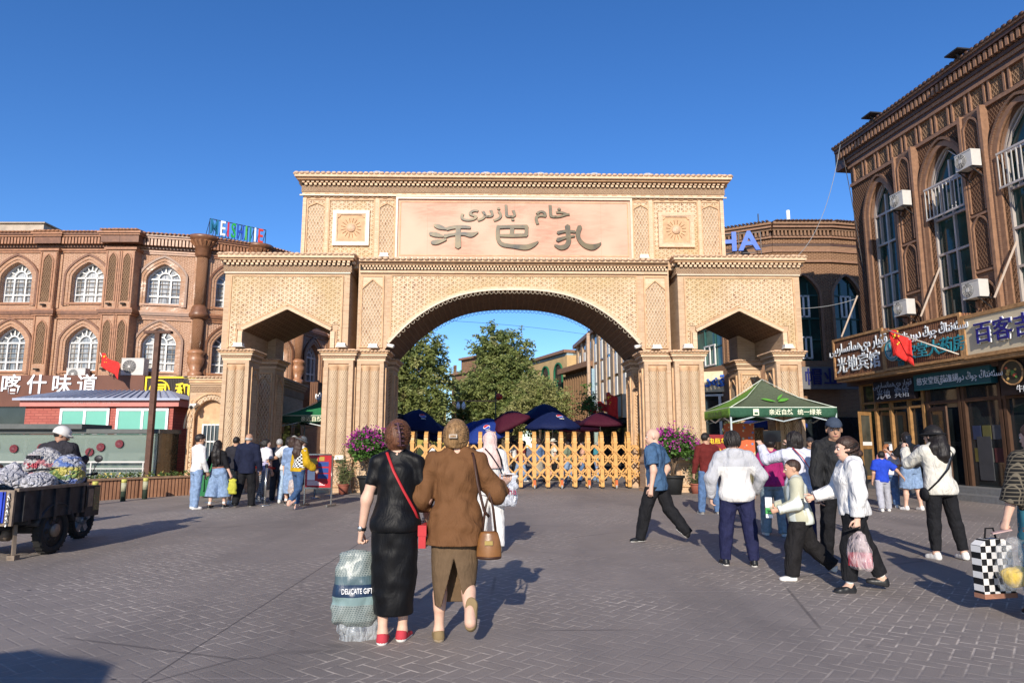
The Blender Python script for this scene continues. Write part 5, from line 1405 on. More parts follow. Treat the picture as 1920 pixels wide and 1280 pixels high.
        m.tube([hv(s * .009, .053, .0155), hv(s * .019, .0525, .0185), hv(s * .030, .046, .016)], [.0022 * uh, .0028 * uh, .0016 * uh], H_BLACK, 5)
        J['hand_' + 'LR'[s > 0]] = wr + d * .065 * u; J['elbow_' + 'LR'[s > 0]] = arms[s][1]; J['sh_' + 'LR'[s > 0]] = arms[s][0]; J['foot_' + 'LR'[s > 0]] = legs[s][2]
    m.tube([hv(-.015, .0505, -.0345), hv(0, .0535, -.033), hv(.015, .0505, -.0345)], [.002 * u, .0042 * u, .002 * u], lipm, 6)
    root = m.build('person', label=label, cat='person', group=group)
    root.location = (pos[0], pos[1], 0); root.rotation_euler = (0, 0, R(-heading))
    # --- clothes
    def sub(name, fld, mat, matf=None, hh=None):
        q = MB(); fld.into(q, hh or h, mat, matf); return q.build(name, root)
    if bottom:
        B_ = dict(kind='trousers', loose=.012, hem=.03, waist=.10, flare=1.0, fold=.004); B_.update(bottom); e = B_['loose']; B_['waist'] = min(B_['waist'], (top or {}).get('hem', -.02) + .035) if top else B_['waist']; mat = B_['mat']
        f = Field(.02); f.fold = B_['fold']; f.seed = len(label)
        if B_['kind'] in ('trousers', 'shorts'):
            f.stack(hip0, TM, [(z, rx + e * .7, ry + e * .7, oy) for z, rx, ry, oy in rows[:5]]); f.plane(T(0, 0, B_['waist']), TM @ Vector((0, 0, 1)))
            for s in (-1, 1):
                hp, kn, an, fp = legs[s]; hz = B_['hem'] * u
                if B_['kind'] == 'shorts':
                    t = B_.get('len', .9); end = hp.lerp(kn, t) if t <= 1 else kn.lerp(an, t - 1); pts = [hp, end] if t <= 1 else [hp, kn, end]
                    rs = [W(.052) + e] + [W(.040) + e * B_['flare']] * (len(pts) - 1)
                    rs[-1] = W(.036) + e * B_['flare'] * 1.35; f.chain(pts, rs, None, True)
                else:
                    ak = kn.lerp(an, 1 + (.05 - B_['hem']) / .235)
                    f.chain([hp, kn], [W(.051) + e, W(.035) + e * 1.1]); f.chain([kn, ak], [W(.035) + e * 1.1, .026 * u + e * 1.25 * B_['flare']], None, True)
                    f.cap(kn.lerp(ak, .15) + TM @ Vector((0, -.008 * u, 0)), kn.lerp(ak, .6), W(.035) + e, .030 * u + e)
        else:   # skirt, hung from the waist round both legs
            hem = B_['hem'] * u; zz = hip0.z
            kx = [(legs[s][1] + legs[s][2]) / 2 for s in (-1, 1)]; cx, cy = (kx[0].x + kx[1].x) / 2, (kx[0].y + kx[1].y) / 2
            wr_, dr = B_.get('hemw', (.095, .085)); n = 6; rws = []
            for i in range(n + 1):
                t = i / n; z = hem + (zz - .02 * u - hem) * t
                rws.append((z - zz, (wr_ * u * b) * (1 - t) + (rows[1][1] + e) * t + .012 * math.sin(t * 3.1), (dr * u * b) * (1 - t) + (rows[1][2] + e) * t, cy * (1 - t) * .8))
            rws += [(rows[2][0], rows[2][1] + e, rows[2][2] + e, rows[2][3]), (rows[3][0], rows[3][1] + e, rows[3][2] + e, rows[3][3])]
            f.stack(hip0, Matrix(), rws); f.plane((0, 0, hem + .004), (0, 0, -1)); f.plane(T(0, 0, B_['waist']), TM @ Vector((0, 0, 1)))
            if B_.get('slit'):
                sx, sz, sw2 = B_['slit']; f.cut(lambda x, y, z: -np.maximum(np.abs(x - sx) - np.maximum(0, (sz - z)) * sw2, np.maximum(y - .05, z - sz)))
        o = sub(B_['kind'], f, mat, B_.get('matf'))
        if B_.get('belt'):
            q = Field(.001); z = B_['waist'] * u - .02; q.stack(hip0, TM, [(z - .018, *[v + e * .7 + .006 for v in (np.interp(z, [r[0] for r in rows], [r[1] for r in rows]), np.interp(z, [r[0] for r in rows], [r[2] for r in rows]))], 0), (z + .018, *[v + e * .7 + .006 for v in (np.interp(z, [r[0] for r in rows], [r[1] for r in rows]), np.interp(z, [r[0] for r in rows], [r[2] for r in rows]))], 0)])
            sub('belt', q, B_['belt'])
    if top:
        T_ = dict(sleeve='long', loose=.014, hem=-.02, neck=.312, fold=.004, flare=0, cuff=None); T_.update(top); e = T_['loose']; hm = T_['hem'] * u
        nA = T(0, -.010, 0); nD = TM @ Vector((0, .12, 1)); nD.normalize(); nz = T_['neck'] * u; nR = T_.get('neckr', .043) * u
        def neckcut(f):
            def c_(x, y, z):
                dx, dy, dz_ = x - nA.x, y - nA.y, z - nA.z; t = dx * nD.x + dy * nD.y + dz_ * nD.z; rho = np.sqrt(np.maximum(dx * dx + dy * dy + dz_ * dz_ - t * t, 0))
                return -np.maximum(rho - nR, nz - t)
            f.cut(c_)
        def shirt(f, e, hm, sleeves=True):
            rr = []
            for z, rx, ry, oy in rows:
                w2 = max(0, 1 - (z - hm) / (.25 * u)) * T_['flare'] if z < .2 * u else 0
                k_ = .6 if z > .28 * u else 1; rr.append((z, rx + e * k_ + w2, ry + e * k_ + w2, oy))
            if hm < rr[0][0]: z, rx, ry, oy = rr[1]; rr[0] = (rr[0][0], rx, ry, oy); rr.insert(0, (hm - .01, rx + T_['flare'] * .5, ry + T_['flare'] * .5, oy))
            f.stack(hip0, TM, rr)
            for s in (-1, 1):
                sh, el, wr = arms[s]; sl = T_['sleeve']
                f.cap(T(s * .026, -.008, .315), sh, .024 * u + e * .9, W(.030) + e * .9)
                if not sleeves or sl == 'none': continue
                if sl == 'long': f.chain([sh, el], [W(.032) + e * .9, W(.027) + e]); f.chain([el, wr + (wr - el).normalized() * .005], [W(.028) + e, .020 * u + e * .8], None, True)
                elif sl == 'elbow': f.chain([sh, el], [W(.033) + e, W(.029) + e]); f.chain([el, el.lerp(wr, .42)], [W(.030) + e, W(.027) + e * 1.2], None, True)
                elif sl == 'short': f.chain([sh, sh.lerp(el, .72)], [W(.033) + e, W(.033) + e * 1.5], None, True)
                elif sl == 'cap': f.chain([sh, sh.lerp(el, .62)], [W(.032) + .004, W(.031) + .004], None, True)
                elif sl == 'puff': f.chain([sh, el], [W(.034) + e, W(.036) + e * 1.8]); f.chain([el, el.lerp(wr, .7), wr], [W(.036) + e * 1.8, W(.034) + e * 1.6, .02 * u + .004], None, True)
            neckcut(f); f.plane(T(0, 0, 0) + TM @ Vector((0, 0, hm)), TM @ Vector((0, 0, -1)))
        f = Field(.02); f.fold = T_['fold']; f.seed = len(label) + 3; shirt(f, e, hm)
        if T_.get('hood'):
            f.ell(T(0, -.052, .300), (.062 * u, .034 * u, .050 * u), TM, .02); f.cap(T(-.045, -.02, .318), T(.045, -.02, .318), .028 * u, .028 * u, .02); 
        if T_.get('collar'): 
            for s in (-1, 1): f.cap(T(s * .012, -.034, .322), T(s * .034, .0, .326), .012 * u, .011 * u, .01)
        if T_.get('notch'): f.cut(T_['notch'](T, u))
        sub(T_.get('name', 'shirt'), f, T_['mat'], T_.get('matf') and T_['matf'](T, arms, u))
        if T_.get('vest'):
            f = Field(.02); T2 = dict(T_); shirt(f, e + .010, T_['vest'][1] * u, False); sub('vest', f, T_['vest'][0])
    if shoes:
        S_ = dict(mat=None, sole=white_sole, st=.012, h=1.0, slim=1.0); S_.update(shoes)
        for s in (-1, 1):
            hp, kn, an, fp = legs[s]; FM = Matrix.Rotation(R(-s * 8), 4, 'Z') @ Matrix.Rotation(R(-fp), 4, 'X'); F_ = lambda x, y, z: an + FM @ Vector((x * u, y * u, z * u))
            f = Field(.014); q = S_['slim']
            f.chain([F_(0, -.018, -.020), F_(0, .02, -.018), F_(0, .062, -.026), F_(s * -.004, .082, -.029)], [.023 * u * q, .025 * u * q, .024 * u * q, .019 * u * q]); f.cap(F_(0, -.014, -.03), F_(0, .07, -.032), .024 * u * q, .026 * u * q)
            f.cap(F_(0, -.012, -.02), F_(0, -.008, .002 * S_['h']), .024 * u * q, .025 * u * q)
            top_ = F_(0, 0, -.002 + .010 * S_['h']); f.plane(top_, FM @ Vector((0, .25, 1))); f.plane(F_(0, 0, -.043), FM @ Vector((0, 0, -1)))
            zc = -.043 * u + S_['st']; Mi = FM.inverted().to_3x3(); Q = np.array(Mi); a0 = np.array(an)
            sub('shoe', f, S_['mat'], (lambda C, Q=Q, a0=a0, zc=zc: (((C - a0) @ Q.T)[:, 2] < zc, S_['sole'])), min(h, .010))
            if S_.get('sock'): qf = Field(.01); qf.chain([an + (kn - an) * .0, an.lerp(kn, .24)], [.0235 * u, .0235 * u], None, True); sub('sock', qf, S_['sock'])
    if hair:
        kind, mat = hair[:2]; f = Field(.016); f.fold = .002 if hair[0] in ('crop', 'clip') else .004; f.seed = len(label); IH = np.array(HM.inverted().to_3x3()); hcn = np.array(hc)
        def loc(x, y, z): dx, dy, dz_ = x - hcn[0], y - hcn[1], z - hcn[2]; return tuple((IH[i, 0] * dx + IH[i, 1] * dy + IH[i, 2] * dz_) / uh for i in range(3))
        vol = 1.0 if kind == 'crop' else 1.06 if kind == 'short' else 1.10
        low_ = dict(crop=-.026, short=-.046, clip=-.068, bun=-.05, pony=-.05, bob=-.075, long=-.09, fringe=-.02).get(kind, -.05)
        if kind == 'fringe': f.ell(hv(0, -.010, -.004), (.0455 * uh, .055 * uh, .036 * uh), HM)
        else: f.ell(hv(0, -.010, .018), ((.0465 if kind != 'crop' else .045) * uh * vol, (.060 if kind != 'crop' else .057) * uh * vol, (.056 if kind != 'crop' else .0535) * uh * vol), HM)
        if kind in ('clip', 'bob', 'long'): f.ell(hv(0, -.020, -.014), ((.050 if kind != 'bob' else .060) * uh, .052 * uh, .056 * uh), HM)
        if kind == 'bob': f.ell(hv(0, -.016, -.040), (.062 * uh, .054 * uh, .045 * uh), HM)
        if kind == 'clip': f.ell(hv(.006, -.066, .0), (.026 * uh, .020 * uh, .034 * uh), HM); f.cap(hv(.0, -.060, .03), hv(.012, -.062, -.03), .022 * uh, .02 * uh)
        if kind == 'bun': f.ell(hv(0, -.022, -.012), (.054 * uh, .050 * uh, .050 * uh), HM); f.ell(hv(0, -.060, .002), (.034 * uh, .028 * uh, .038 * uh), HM); f.cap(hv(-.01, -.055, -.03), hv(.008, -.05, -.055), .024 * uh, .014 * uh)
        if kind == 'pony': f.chain([hv(0, -.056, -.01), hv(.0, -.078, -.03), hv(0, -.072, -.09), hv(0, -.06, -.13)], [.018 * uh, .022 * uh, .018 * uh, .008 * uh])
        def cutf(x, y, z):
            lx, ly, lz_ = loc(x, y, z); g = ly - (.004 + 1.02 * np.maximum(lz_ - .004, 0))
            if kind in ('bob', 'long', 'clip'): g = ly - (.018 + .75 * np.maximum(lz_ - .010, 0))
            if kind == 'fringe': g = np.maximum(ly - .0, np.maximum(lz_ - .016, -lz_ - .03))
            return np.maximum(g, low_ - lz_) * uh
        f.cut(cutf)
        o = sub('hair', f, mat, None, min(h, .011))
        if kind == 'long':
            L = hair[2] if len(hair) > 2 else .2; f = Field(.02); f.fold = .006; dn = T(0, -.072, .30 - L + .05)
            f.chain([hv(0, -.045, -.01), T(0, -.062, .32), T(0, -.078, .25), T(.01, -.076, .33 - L)], [.044 * uh, .046 * uh, .042 * uh, .022 * uh]); f.chain([hv(.02, -.035, -.03), T(.05, -.05, .31), T(.055, -.062, .36 - L)], [.026 * uh, .028 * uh, .014 * uh]); f.chain([hv(-.02, -.035, -.03), T(-.05, -.05, .31), T(-.055, -.062, .38 - L)], [.026 * uh, .028 * uh, .014 * uh])
            sub('long_hair', f, mat)
    if hat:
        kind, mat = hat[:2]; f = Field(.01); 
        if kind == 'cap':
            f.ell(hv(0, -.006, .024), (.049 * uh, .061 * uh, .055 * uh), HM); up = HM @ Vector((0, 0, 1)); f.plane(hv(0, 0, .022), -up)
            f.ell(hv(0, .058, .024), (.038 * uh, .045 * uh, .006 * uh), HM @ Matrix.Rotation(R(-8), 4, 'X'), .006); sub('cap', f, mat, None, min(h, .010))
        elif kind == 'flat': f.ell(hv(0, .0, .036), (.056 * uh, .068 * uh, .026 * uh), HM); sub('flat_cap', f, mat, None, min(h, .010))
        elif kind == 'bucket':
            f.ell(hv(0, -.006, .034), (.050 * uh, .060 * uh, .044 * uh), HM); f.ell(hv(0, -.004, .012), (.082 * uh, .088 * uh, .014 * uh), HM, .012); sub('sun_hat', f, mat, None, min(h, .010))
        elif kind == 'helmet':
            f.ell(hv(0, -.006, .024), (.060 * uh, .070 * uh, .062 * uh), HM); f.plane(hv(0, 0, -.002), HM @ Vector((0, -.1, -1))); f.ell(hv(0, .06, .012), (.045 * uh, .03 * uh, .007 * uh), HM); sub('helmet', f, mat, None, min(h, .010))
        elif kind == 'hijab':
            f.k = .03; f.fold = .004; f.ell(hv(0, -.008, .012), (.056 * uh, .068 * uh, .066 * uh), HM); f.cap(hv(0, -.015, -.03), T(0, -.012, .29), .055 * u, .075 * u); f.stack(hip0, TM, [(.16 * u, .098 * u * b, .070 * u, -.03 * u), (.24 * u, .112 * u * b, .080 * u, -.012 * u), (.30 * u, .096 * u, .068 * u, -.006 * u), (.34 * u, .060 * u, .060 * u, 0)])
            f.plane(T(0, 0, .165), TM @ Vector((0, .15, -1)))
            IH = np.array(HM.inverted().to_3x3()); hcn = np.array(hc)
            def fc(x, y, z):
                dx, dy, dz_ = x - hcn[0], y - hcn[1], z - hcn[2]; l = [(IH[i, 0] * dx + IH[i, 1] * dy + IH[i, 2] * dz_) / uh for i in range(3)]
                return -np.maximum((np.sqrt((l[0] / .034) ** 2 + ((l[2] + .006) / .05) ** 2) - 1) * .03, .02 - l[1]) * uh
            f.cut(fc); sub('headscarf', f, mat, None, h)
    Mw = Matrix.Translation((pos[0], pos[1], 0)) @ Matrix.Rotation(R(-heading), 4, 'Z')
    J['chest'] = T(0, 0, .25); J['hip'] = hip0; J['head'] = hc; J['mid'] = T(0, 0, .1)
    J = {k_: Mw @ v for k_, v in J.items()}; J['root'] = root; J['M'] = Mw; J['T'] = lambda *a: Mw @ T(*a); J['HP'] = lambda *a: Mw @ HP(*a); J['HM'] = HM
    return J
# ---------------------------------------------------------------- cloth materials with patterns
def checker(name, a, b, p, vec='obj'):
    if name in MATS: return MATS[name]
    k = NT(name); x, y, z = k.xyz(k.obj)
    i = k.math('FLOOR', k.math('DIVIDE', x, p)); j = k.math('FLOOR', k.math('DIVIDE', z, p))
    q = k.math('PINGPONG', k.math('ADD', i, j), 1); MATS[name] = k.out(k.mix(k.ramp(q, .4, .6), lin(a), lin(b)), .85, .15); return MATS[name]
def grid_cloth(name, a, b, p):
    if name in MATS: return MATS[name]
    k = NT(name); x, y, z = k.xyz(k.obj); d = k.math('MINIMUM', k.math('PINGPONG', k.math('ADD', x, y), p / 2), k.math('PINGPONG', z, p / 2))
    MATS[name] = k.out(k.mix(k.ramp(d, p * .1, p * .16), lin(b), lin(a)), .85, .15); return MATS[name]
def floral(name, base, c1, c2, sc=28):
    if name in MATS: return MATS[name]
    k = NT(name); v = k.node('TexVoronoi'); k.set(v.inputs['Vector'], k.obj); v.inputs['Scale'].default_value = sc
    w2 = k.xyz(v.outputs['Color']); c = k.mix(k.ramp(w2[0], .45, .5), lin(c1), lin(c2)); m = k.ramp(v.outputs[0], .26, .36, 1, 0)
    MATS[name] = k.out(k.mix(k.math('MULTIPLY', m, k.ramp(w2[1], .35, .4)), lin(base), c), .85, .15); return MATS[name]
def striped(name, a, b, p, ax=0, w_=.5):
    if name in MATS: return MATS[name]
    k = NT(name); x = k.xyz(k.obj)[ax]; f = k.noise(k.mapping(k.obj, (14, 14, 2.0)), 1.3, 4); d = k.math('PINGPONG', k.math('ADD', x, k.math('MULTIPLY', f, p * .5)), p / 2)
    MATS[name] = k.out(k.mix(k.ramp(d, p * .5 * w_ - p * .04, p * .5 * w_ + p * .04), lin(a), lin(b)), .85, .15); return MATS[name]
def denim(name, c):
    if name in MATS: return MATS[name]
    return fabric(name, c, .92, .35, .12, .1, tuple(min(1, x * 1.4) for x in c))
BLACKC = fabric('black_cloth', (.012, .012, .014), .85, .5, .2); NAVY = fabric('navy_cloth', (.016, .018, .055), .8, .5, .15); WHITEC = fabric('white_cloth', (.64, .62, .60), .85, .4, .06)
DEN1 = denim('light_denim', (.17, .24, .36)); DEN2 = denim('mid_denim', (.075, .13, .24)); DEN3 = denim('grey_denim', (.16, .20, .22)); DEN4 = denim('dark_denim', (.04, .075, .15)); SUIT = fabric('navy_suit', (.012, .015, .035), .85, .35, .15); GSUIT = fabric('grey_suit', (.055, .055, .065), .85, .35, .15)
wshoe = plain('white_shoe', (.66, .64, .61), .55, 0, .06); bshoe = plain('black_shoe', (.012, .012, .013), .4, 0, .1); pshoe = plain('pink_shoe', (.60, .36, .28), .6); rshoe = plain('red_canvas', (.42, .035, .05), .8, 0, .1); oshoe = plain('olive_canvas', (.22, .155, .075), .85, 0, .1)
WALK = lambda a, b_=None, k=0: dict(ll=(a, 3, a - 8 if a > 0 else a - 14, 2, 0 if a > 0 else -18), rl=(-a, 3, -a - 14 if a > 0 else -a - 8, 2, -22 if a > 0 else 0))
PJ = {}
# the two women in front
velvet = fabric('black_velvet', (.004, .004, .005), .5, .14, .2, .16, sheen=.02)
lace = fabric('black_lace', (.03, .022, .02), .8, .6, .5)
PJ['C1'] = person('woman in black velvet top and long black skirt with red shoes', (-.90, 5.42), 2, 1.66, .99, True,
    dict(la=(-4, 15, 10, 10), ra=(0, 16, 55, -6), ll=(-3, -1.5, -5, -1.5, 0), rl=(6, -1.5, 0, -1.5, 0)), dict(mat=velvet, sleeve='cap', loose=.016, hem=-.035, flare=.02, fold=.005, name='blouse'),
    dict(kind='skirt', mat=velvet, hem=.118, loose=.016, hemw=(.089, .080), fold=.006), dict(mat=rshoe, st=.022, h=.3), ('clip', H_BROWN), None, 2, (3, 0), (4, 4), ('hold', 'relax'), .0095)
olive = fabric('olive_pleats', (.12, .078, .045), .9, .25, .12); browns = fabric('brown_shirt', (.135, .062, .026), .8, .30, .05)
PJ['C2'] = person('woman in loose brown shirt and slit olive skirt lifting one heel', (-.44, 5.45), -2, 1.66, 1.02, True,
    dict(la=(-2, 22, 62, -10), ra=(6, 34, 105, 16), ll=(2, 3, -1, 1, 0), rl=(2, 2, -48, 4, -82)), dict(mat=browns, sleeve='elbow', loose=.032, hem=-.095, flare=.03, fold=.013, collar=True),
    dict(kind='skirt', mat=olive, hem=.158, loose=.014, hemw=(.086, .075), fold=.002, slit=(-.0, .62, .26)), dict(mat=oshoe, st=.02, h=.3, sole=plain('tan_sole', (.34, .26, .17), .8)), ('bun', H_BLOND), None, 2, (2, 0), (6, 0), ('relax', 'up'), .0095)
pinkm = fabric('pale_pink_scarf', (.66, .47, .43), .85, .5, .06)
PJ['C3'] = person('woman in pale pink headscarf and white trousers walking to the gate', (-.31, 9.85), -8, 1.66, 1.0, True, dict(ll=(8, 3, 4, 1, 0), rl=(-8, 3, -12, 1, -10), ra=(10, 14, 60, 10)),
    dict(mat=WHITEC, loose=.03, hem=-.06, flare=.02, name='tunic'), dict(mat=WHITEC, loose=.03, hem=.05), dict(mat=plain('grey_shoe', (.2, .19, .18), .7)), None, ('hijab', pinkm), 0, (3, 0), (0, 5))
def strands(J, kind, mats, n=90, seed=1, rad=.0055):
    """locks of hair laid over the cap of hair, gathered at the clip or falling loose"""
    rd_ = random.Random(seed); HP = lambda x, y, z: J['M'].inverted() @ J['HP'](x, y, z); ms = [MB() for _ in mats]
    for i in range(n):
        if kind == 'up':
            a = rd_.uniform(-2.5, 2.5); e = rd_.uniform(-.75, .75) if abs(a) > .8 else rd_.uniform(.45, 1.2); d0 = Vector((math.sin(a) * math.cos(e), math.cos(a) * math.cos(e), math.sin(e))); d1 = Vector((rd_.gauss(.12, .16), -1, rd_.gauss(.05, .28))).normalized()
        else:
            a = rd_.uniform(.9, 5.4); d0 = Vector((rd_.gauss(0, .1), rd_.uniform(-.4, .3), 1)).normalized(); d1 = Vector((math.sin(a) * .9, math.cos(a) * .9, -.9)).normalized()
        P = []; w_ = rd_.uniform(1.03, 1.08); ph = rd_.uniform(0, 6)
        for j in range(8):
            t = j / 7; d = (d0 * (1 - t) + d1 * t).normalized(); s = w_ * (1 + .018 * math.sin(ph + t * 6) + .05 * math.sin(math.pi * t))
            if kind == 'up' and t > .75: s += (t - .75) * rd_.uniform(.1, .6)
            if d.y > .25 and d.z < .45: s *= .86
            P.append(HP(d.x * .0510 * s, -.012 + d.y * .062 * s, .006 + d.z * .062 * s))
        r = rad * 1.66 * rd_.uniform(.6, 1.3); ms[i % len(ms)].tube(P, [r * .6, r, r * 1.1, r * 1.2, r * 1.1, r, r * .8, r * .3], mats[i % len(ms)], 5)
    for m_ in ms: m_.build('hair_locks', J['root'])
HB2 = hairmat('chestnut_light', (.125, .052, .025)); HB3 = hairmat('chestnut_dark', (.07, .028, .015)); HB4 = hairmat('blond_light', (.25, .15, .068)); HB5 = hairmat('blond_dark', (.14, .08, .036))
strands(PJ['C1'], 'up', [H_BROWN, HB3, H_BROWN, HB2], 430, 3, .0019); strands(PJ['C2'], 'up', [H_BLOND, HB5, H_BLOND, HB4], 430, 5, .0019)
# right hand group
tee = fabric('blue_tee', (.055, .11, .20), .85, .6, .12)
PJ['R1'] = person('bald man in blue tee and black trousers striding left', (2.22, 10.7), -58, 1.75, 1.10, False, dict(ll=(20, 3, 12, 1, 5), rl=(-20, 3, -40, 1, -36), la=(-12, 8, 8, 6), ra=(-18, 14, 20, -20)),
    dict(mat=tee, sleeve='short', loose=.024, hem=-.065, fold=.007), dict(mat=BLACKC, loose=.024, hem=.03, fold=.006), dict(mat=bshoe), None, None, 2, (2, 0), (-28, 4), ('relax', 'relax'))
maroon = fabric('maroon_knit', (.115, .018, .016), .95, .4, .12)
PJ['R2'] = person('man in maroon sweater and blue jeans looking towards tent', (4.25, 15.1), -6, 1.74, 1.02, False, dict(la=(2, 12, 14, 6), ra=(4, 10, 20, 4), ll=(0, 6, -1, 4, 0), rl=(0, 8, -1, 6, 0)),
    dict(mat=maroon, loose=.02, hem=-.03), dict(mat=DEN2, loose=.02, hem=.03, fold=.006), dict(mat=plain('grey_shoe', (.2, .19, .18), .7)), ('crop', H_BLACK), None, 1, (0, 0), (62, 4))
greyk = fabric('pale_grey_knit', (.42, .42, .44), .9, .5, .06)
def yoke(T, arms, u):
    zc = T(0, 0, .215).z
    def f(C):
        g = C[:, 2] > zc
        for s in (-1, 1):
            for a, b in zip(arms[s], arms[s][1:]):
                a, b = np.array(a), np.array(b); t = np.clip(((C - a) @ (b - a)) / ((b - a) @ (b - a)), 0, 1); g |= (np.linalg.norm(C - a - t[:, None] * (b - a), axis=1) < .09) & (np.abs(C[:, 0]) > .225)
        return g, greyk
    return f
PJ['R3'] = person('stout person in white and grey hoodie with navy trousers', (2.80, 8.70), 6, 1.64, 1.20, True, dict(la=(-6, 26, 22, -2), ra=(2, 34, 34, -10), ll=(2, 7, 0, 4, 0), rl=(-2, 6, -4, 4, 0)),
    dict(mat=WHITEC, loose=.026, hem=-.05, hood=True, matf=yoke, fold=.006, name='hoodie'), dict(mat=NAVY, loose=.016, hem=.05, fold=.006), dict(mat=bshoe, st=.02), ('short', H_BLACK), None, 2, (1, -2), (-6, 8), ('relax', 'relax'))
magenta = fabric('magenta_jacket', (.30, .018, .11), .8, .6, .12)
PJ['R4'] = person('woman in magenta jacket and grey flared jeans beside the photographer', (4.30, 11.5), 12, 1.60, 1.05, True, dict(la=(0, 14, 50, -4), ra=(10, 8, 60, 0), ll=(6, 4, 2, 2, 0), rl=(-2, 5, -4, 2, 0)),
    dict(mat=magenta, loose=.028, hem=-.03, fold=.007, name='jacket'), dict(mat=DEN3, loose=.024, hem=.035, flare=1.5), dict(mat=wshoe), ('short', H_BLACK), None, 0, (3, 0), (0, 4))
lilacw = fabric('lilac_white_shirt', (.56, .56, .64), .85, .6, .08)
PJ['R5'] = person('woman with dark bob in pale shirt raising a phone', (4.02, 9.75), -4, 1.66, 1.06, True, dict(la=(72, 38, 140, 0), ra=(78, 8, 142, -14), ll=(0, 4, -2, 2, 0), rl=(2, 4, 0, 2, 0)),
    dict(mat=lilacw, loose=.03, hem=-.05, fold=.007), dict(mat=NAVY, loose=.024, hem=.03), dict(mat=bshoe), ('bob', H_BLACK), None, 2, (6, 0), (-4, -4), ('front', 'front'))
boyst = striped('boy_striped_shirt', (.44, .43, .32), (.62, .66, .62), .16, 0, .55)
cargo = fabric('black_cargo', (.014, .013, .014), .85, .5, .2)
PJ['R6'] = person('boy in striped shirt and black cargo trousers holding a carton', (3.20, 7.80), -72, 1.32, 1.06, False, dict(ll=(16, 3, 6, 1, 0), rl=(-18, 4, -46, 1, -30), la=(4, 12, 74, 4), ra=(8, 8, 78, 0)),
    dict(mat=boyst, loose=.032, hem=-.06, collar=True, flare=.02, fold=.006), dict(mat=cargo, loose=.034, hem=.05, fold=.006), dict(mat=wshoe, st=.018), ('crop', H_DBROWN), None, 0, (4, 0), (-8, 4), ('hold', 'hold'), .011)
jacket = fabric('black_jacket', (.014, .014, .015), .7, .7, .2, .25)
PJ['R7'] = person('tall young man in grey cap and black jacket facing camera', (4.02, 8.62), 188, 1.80, .98, False, dict(la=(10, 12, 30, -6), ra=(6, 10, 14, 2), ll=(4, 3, 0, 1, 0), rl=(-6, 4, -14, 1, -8)),
    dict(mat=jacket, loose=.03, hem=-.06, fold=.007, neck=.325, name='jacket', collar=True), dict(mat=BLACKC, loose=.02, hem=.04), dict(mat=plain('beige_shoe', (.40, .33, .24), .7)), ('short', H_BLACK), ('cap', fabric('slate_cap', (.045, .06, .09), .85, .2)), 1, (2, 0), (8, 6), ('relax', 'relax'), .011)
whood = fabric('white_hoodie', (.66, .645, .63), .85, .6, .05)
PJ['R8'] = person('girl in white hoodie and black trousers carrying pink plastic bag', (3.52, 7.22), -80, 1.56, 1.06, True, dict(ll=(14, 3, 4, 1, 0), rl=(-18, 3, -24, 1, -10), la=(-2, 10, 8, 6), ra=(22, 7, 72, -2)),
    dict(mat=whood, loose=.036, hem=-.03, hood=True, fold=.007, name='hoodie'), dict(mat=BLACKC, loose=.026, hem=.085, fold=.005), dict(mat=bshoe, sole=dark_sole, st=.03, sock=WHITEC), ('pony', H_DBROWN), None, 2, (2, 0), (-8, 2), ('hold', 'hold'), .011)
royal = fabric('royal_blue_tee', (.02, .055, .42), .85, .5, .1)
PJ['R9'] = person('boy in royal blue tee and grey trousers reaching sideways', (8.30, 15.6), 10, 1.34, .98, False, dict(ll=(-12, 4, -20, 2, -14), rl=(12, 6, 6, 4, 0), ra=(14, 48, 20, 40), la=(4, 10, 20, 4)),
    dict(mat=royal, sleeve='short', loose=.026, hem=-.04), dict(mat=fabric('light_grey_trousers', (.36, .36, .40), .9, .4, .08), loose=.022, hem=.05), dict(mat=wshoe), ('short', H_BLACK), None, 0, (4, 4), (10, 0), h=.014)
PJ['R10'] = person('woman with copper hair in pink and white tee by wooden door', (9.0, 16.6), 30, 1.52, 1.08, True, dict(ll=(20, 4, -8, 2, 0), rl=(8, 4, -16, 2, 0)),
    dict(mat=striped('pink_white_tee', (.60, .25, .24), (.55, .56, .62), .5, 0, .45), sleeve='short', loose=.03, hem=-.03), dict(mat=DEN2, loose=.026, hem=.05), dict(mat=wshoe), ('bob', H_GINGER), None, 0, (14, 0), (0, 8), h=.015)
PJ['R11'] = person('woman in black tee and wide denim shorts holding phone', (9.15, 15.95), -12, 1.76, 1.02, True, dict(ll=(6, 4, 2, 2, 0), rl=(-4, 4, -8, 2, 0), la=(40, 10, 120, -10), ra=(40, 10, 120, -10)),
    dict(mat=BLACKC, sleeve='short', loose=.024, hem=.0), dict(kind='shorts', mat=DEN1, loose=.045, flare=1.2, len=1.0), dict(mat=wshoe, st=.022), ('bun', H_BLACK), None, 2, (3, 0), (10, 6), ('front', 'front'), .014)
creamh = fabric('cream_hoodie', (.60, .57, .50), .85, .6, .06)
PJ['R12'] = person('person in black hat and cream hoodie taking a photo', (5.62, 9.15), -6, 1.72, 1.04, True, dict(ll=(3, 3, 0, 1, 0), rl=(-2, 9, -8, 6, 0), la=(58, 12, 138, -18), ra=(56, 12, 136, -22)),
    dict(mat=creamh, loose=.03, hem=-.045, hood=False, fold=.007, flare=.01, name='hoodie'), dict(mat=BLACKC, loose=.014, hem=.075), dict(mat=wshoe, st=.018, sock=fabric('pink_sock', (.55, .36, .34))), ('long', H_BLACK, .12), ('bucket', fabric('black_hat', (.015, .015, .017), .9, .2)), 2, (3, 0), (-16, 0), ('hold', 'hold'), .011)
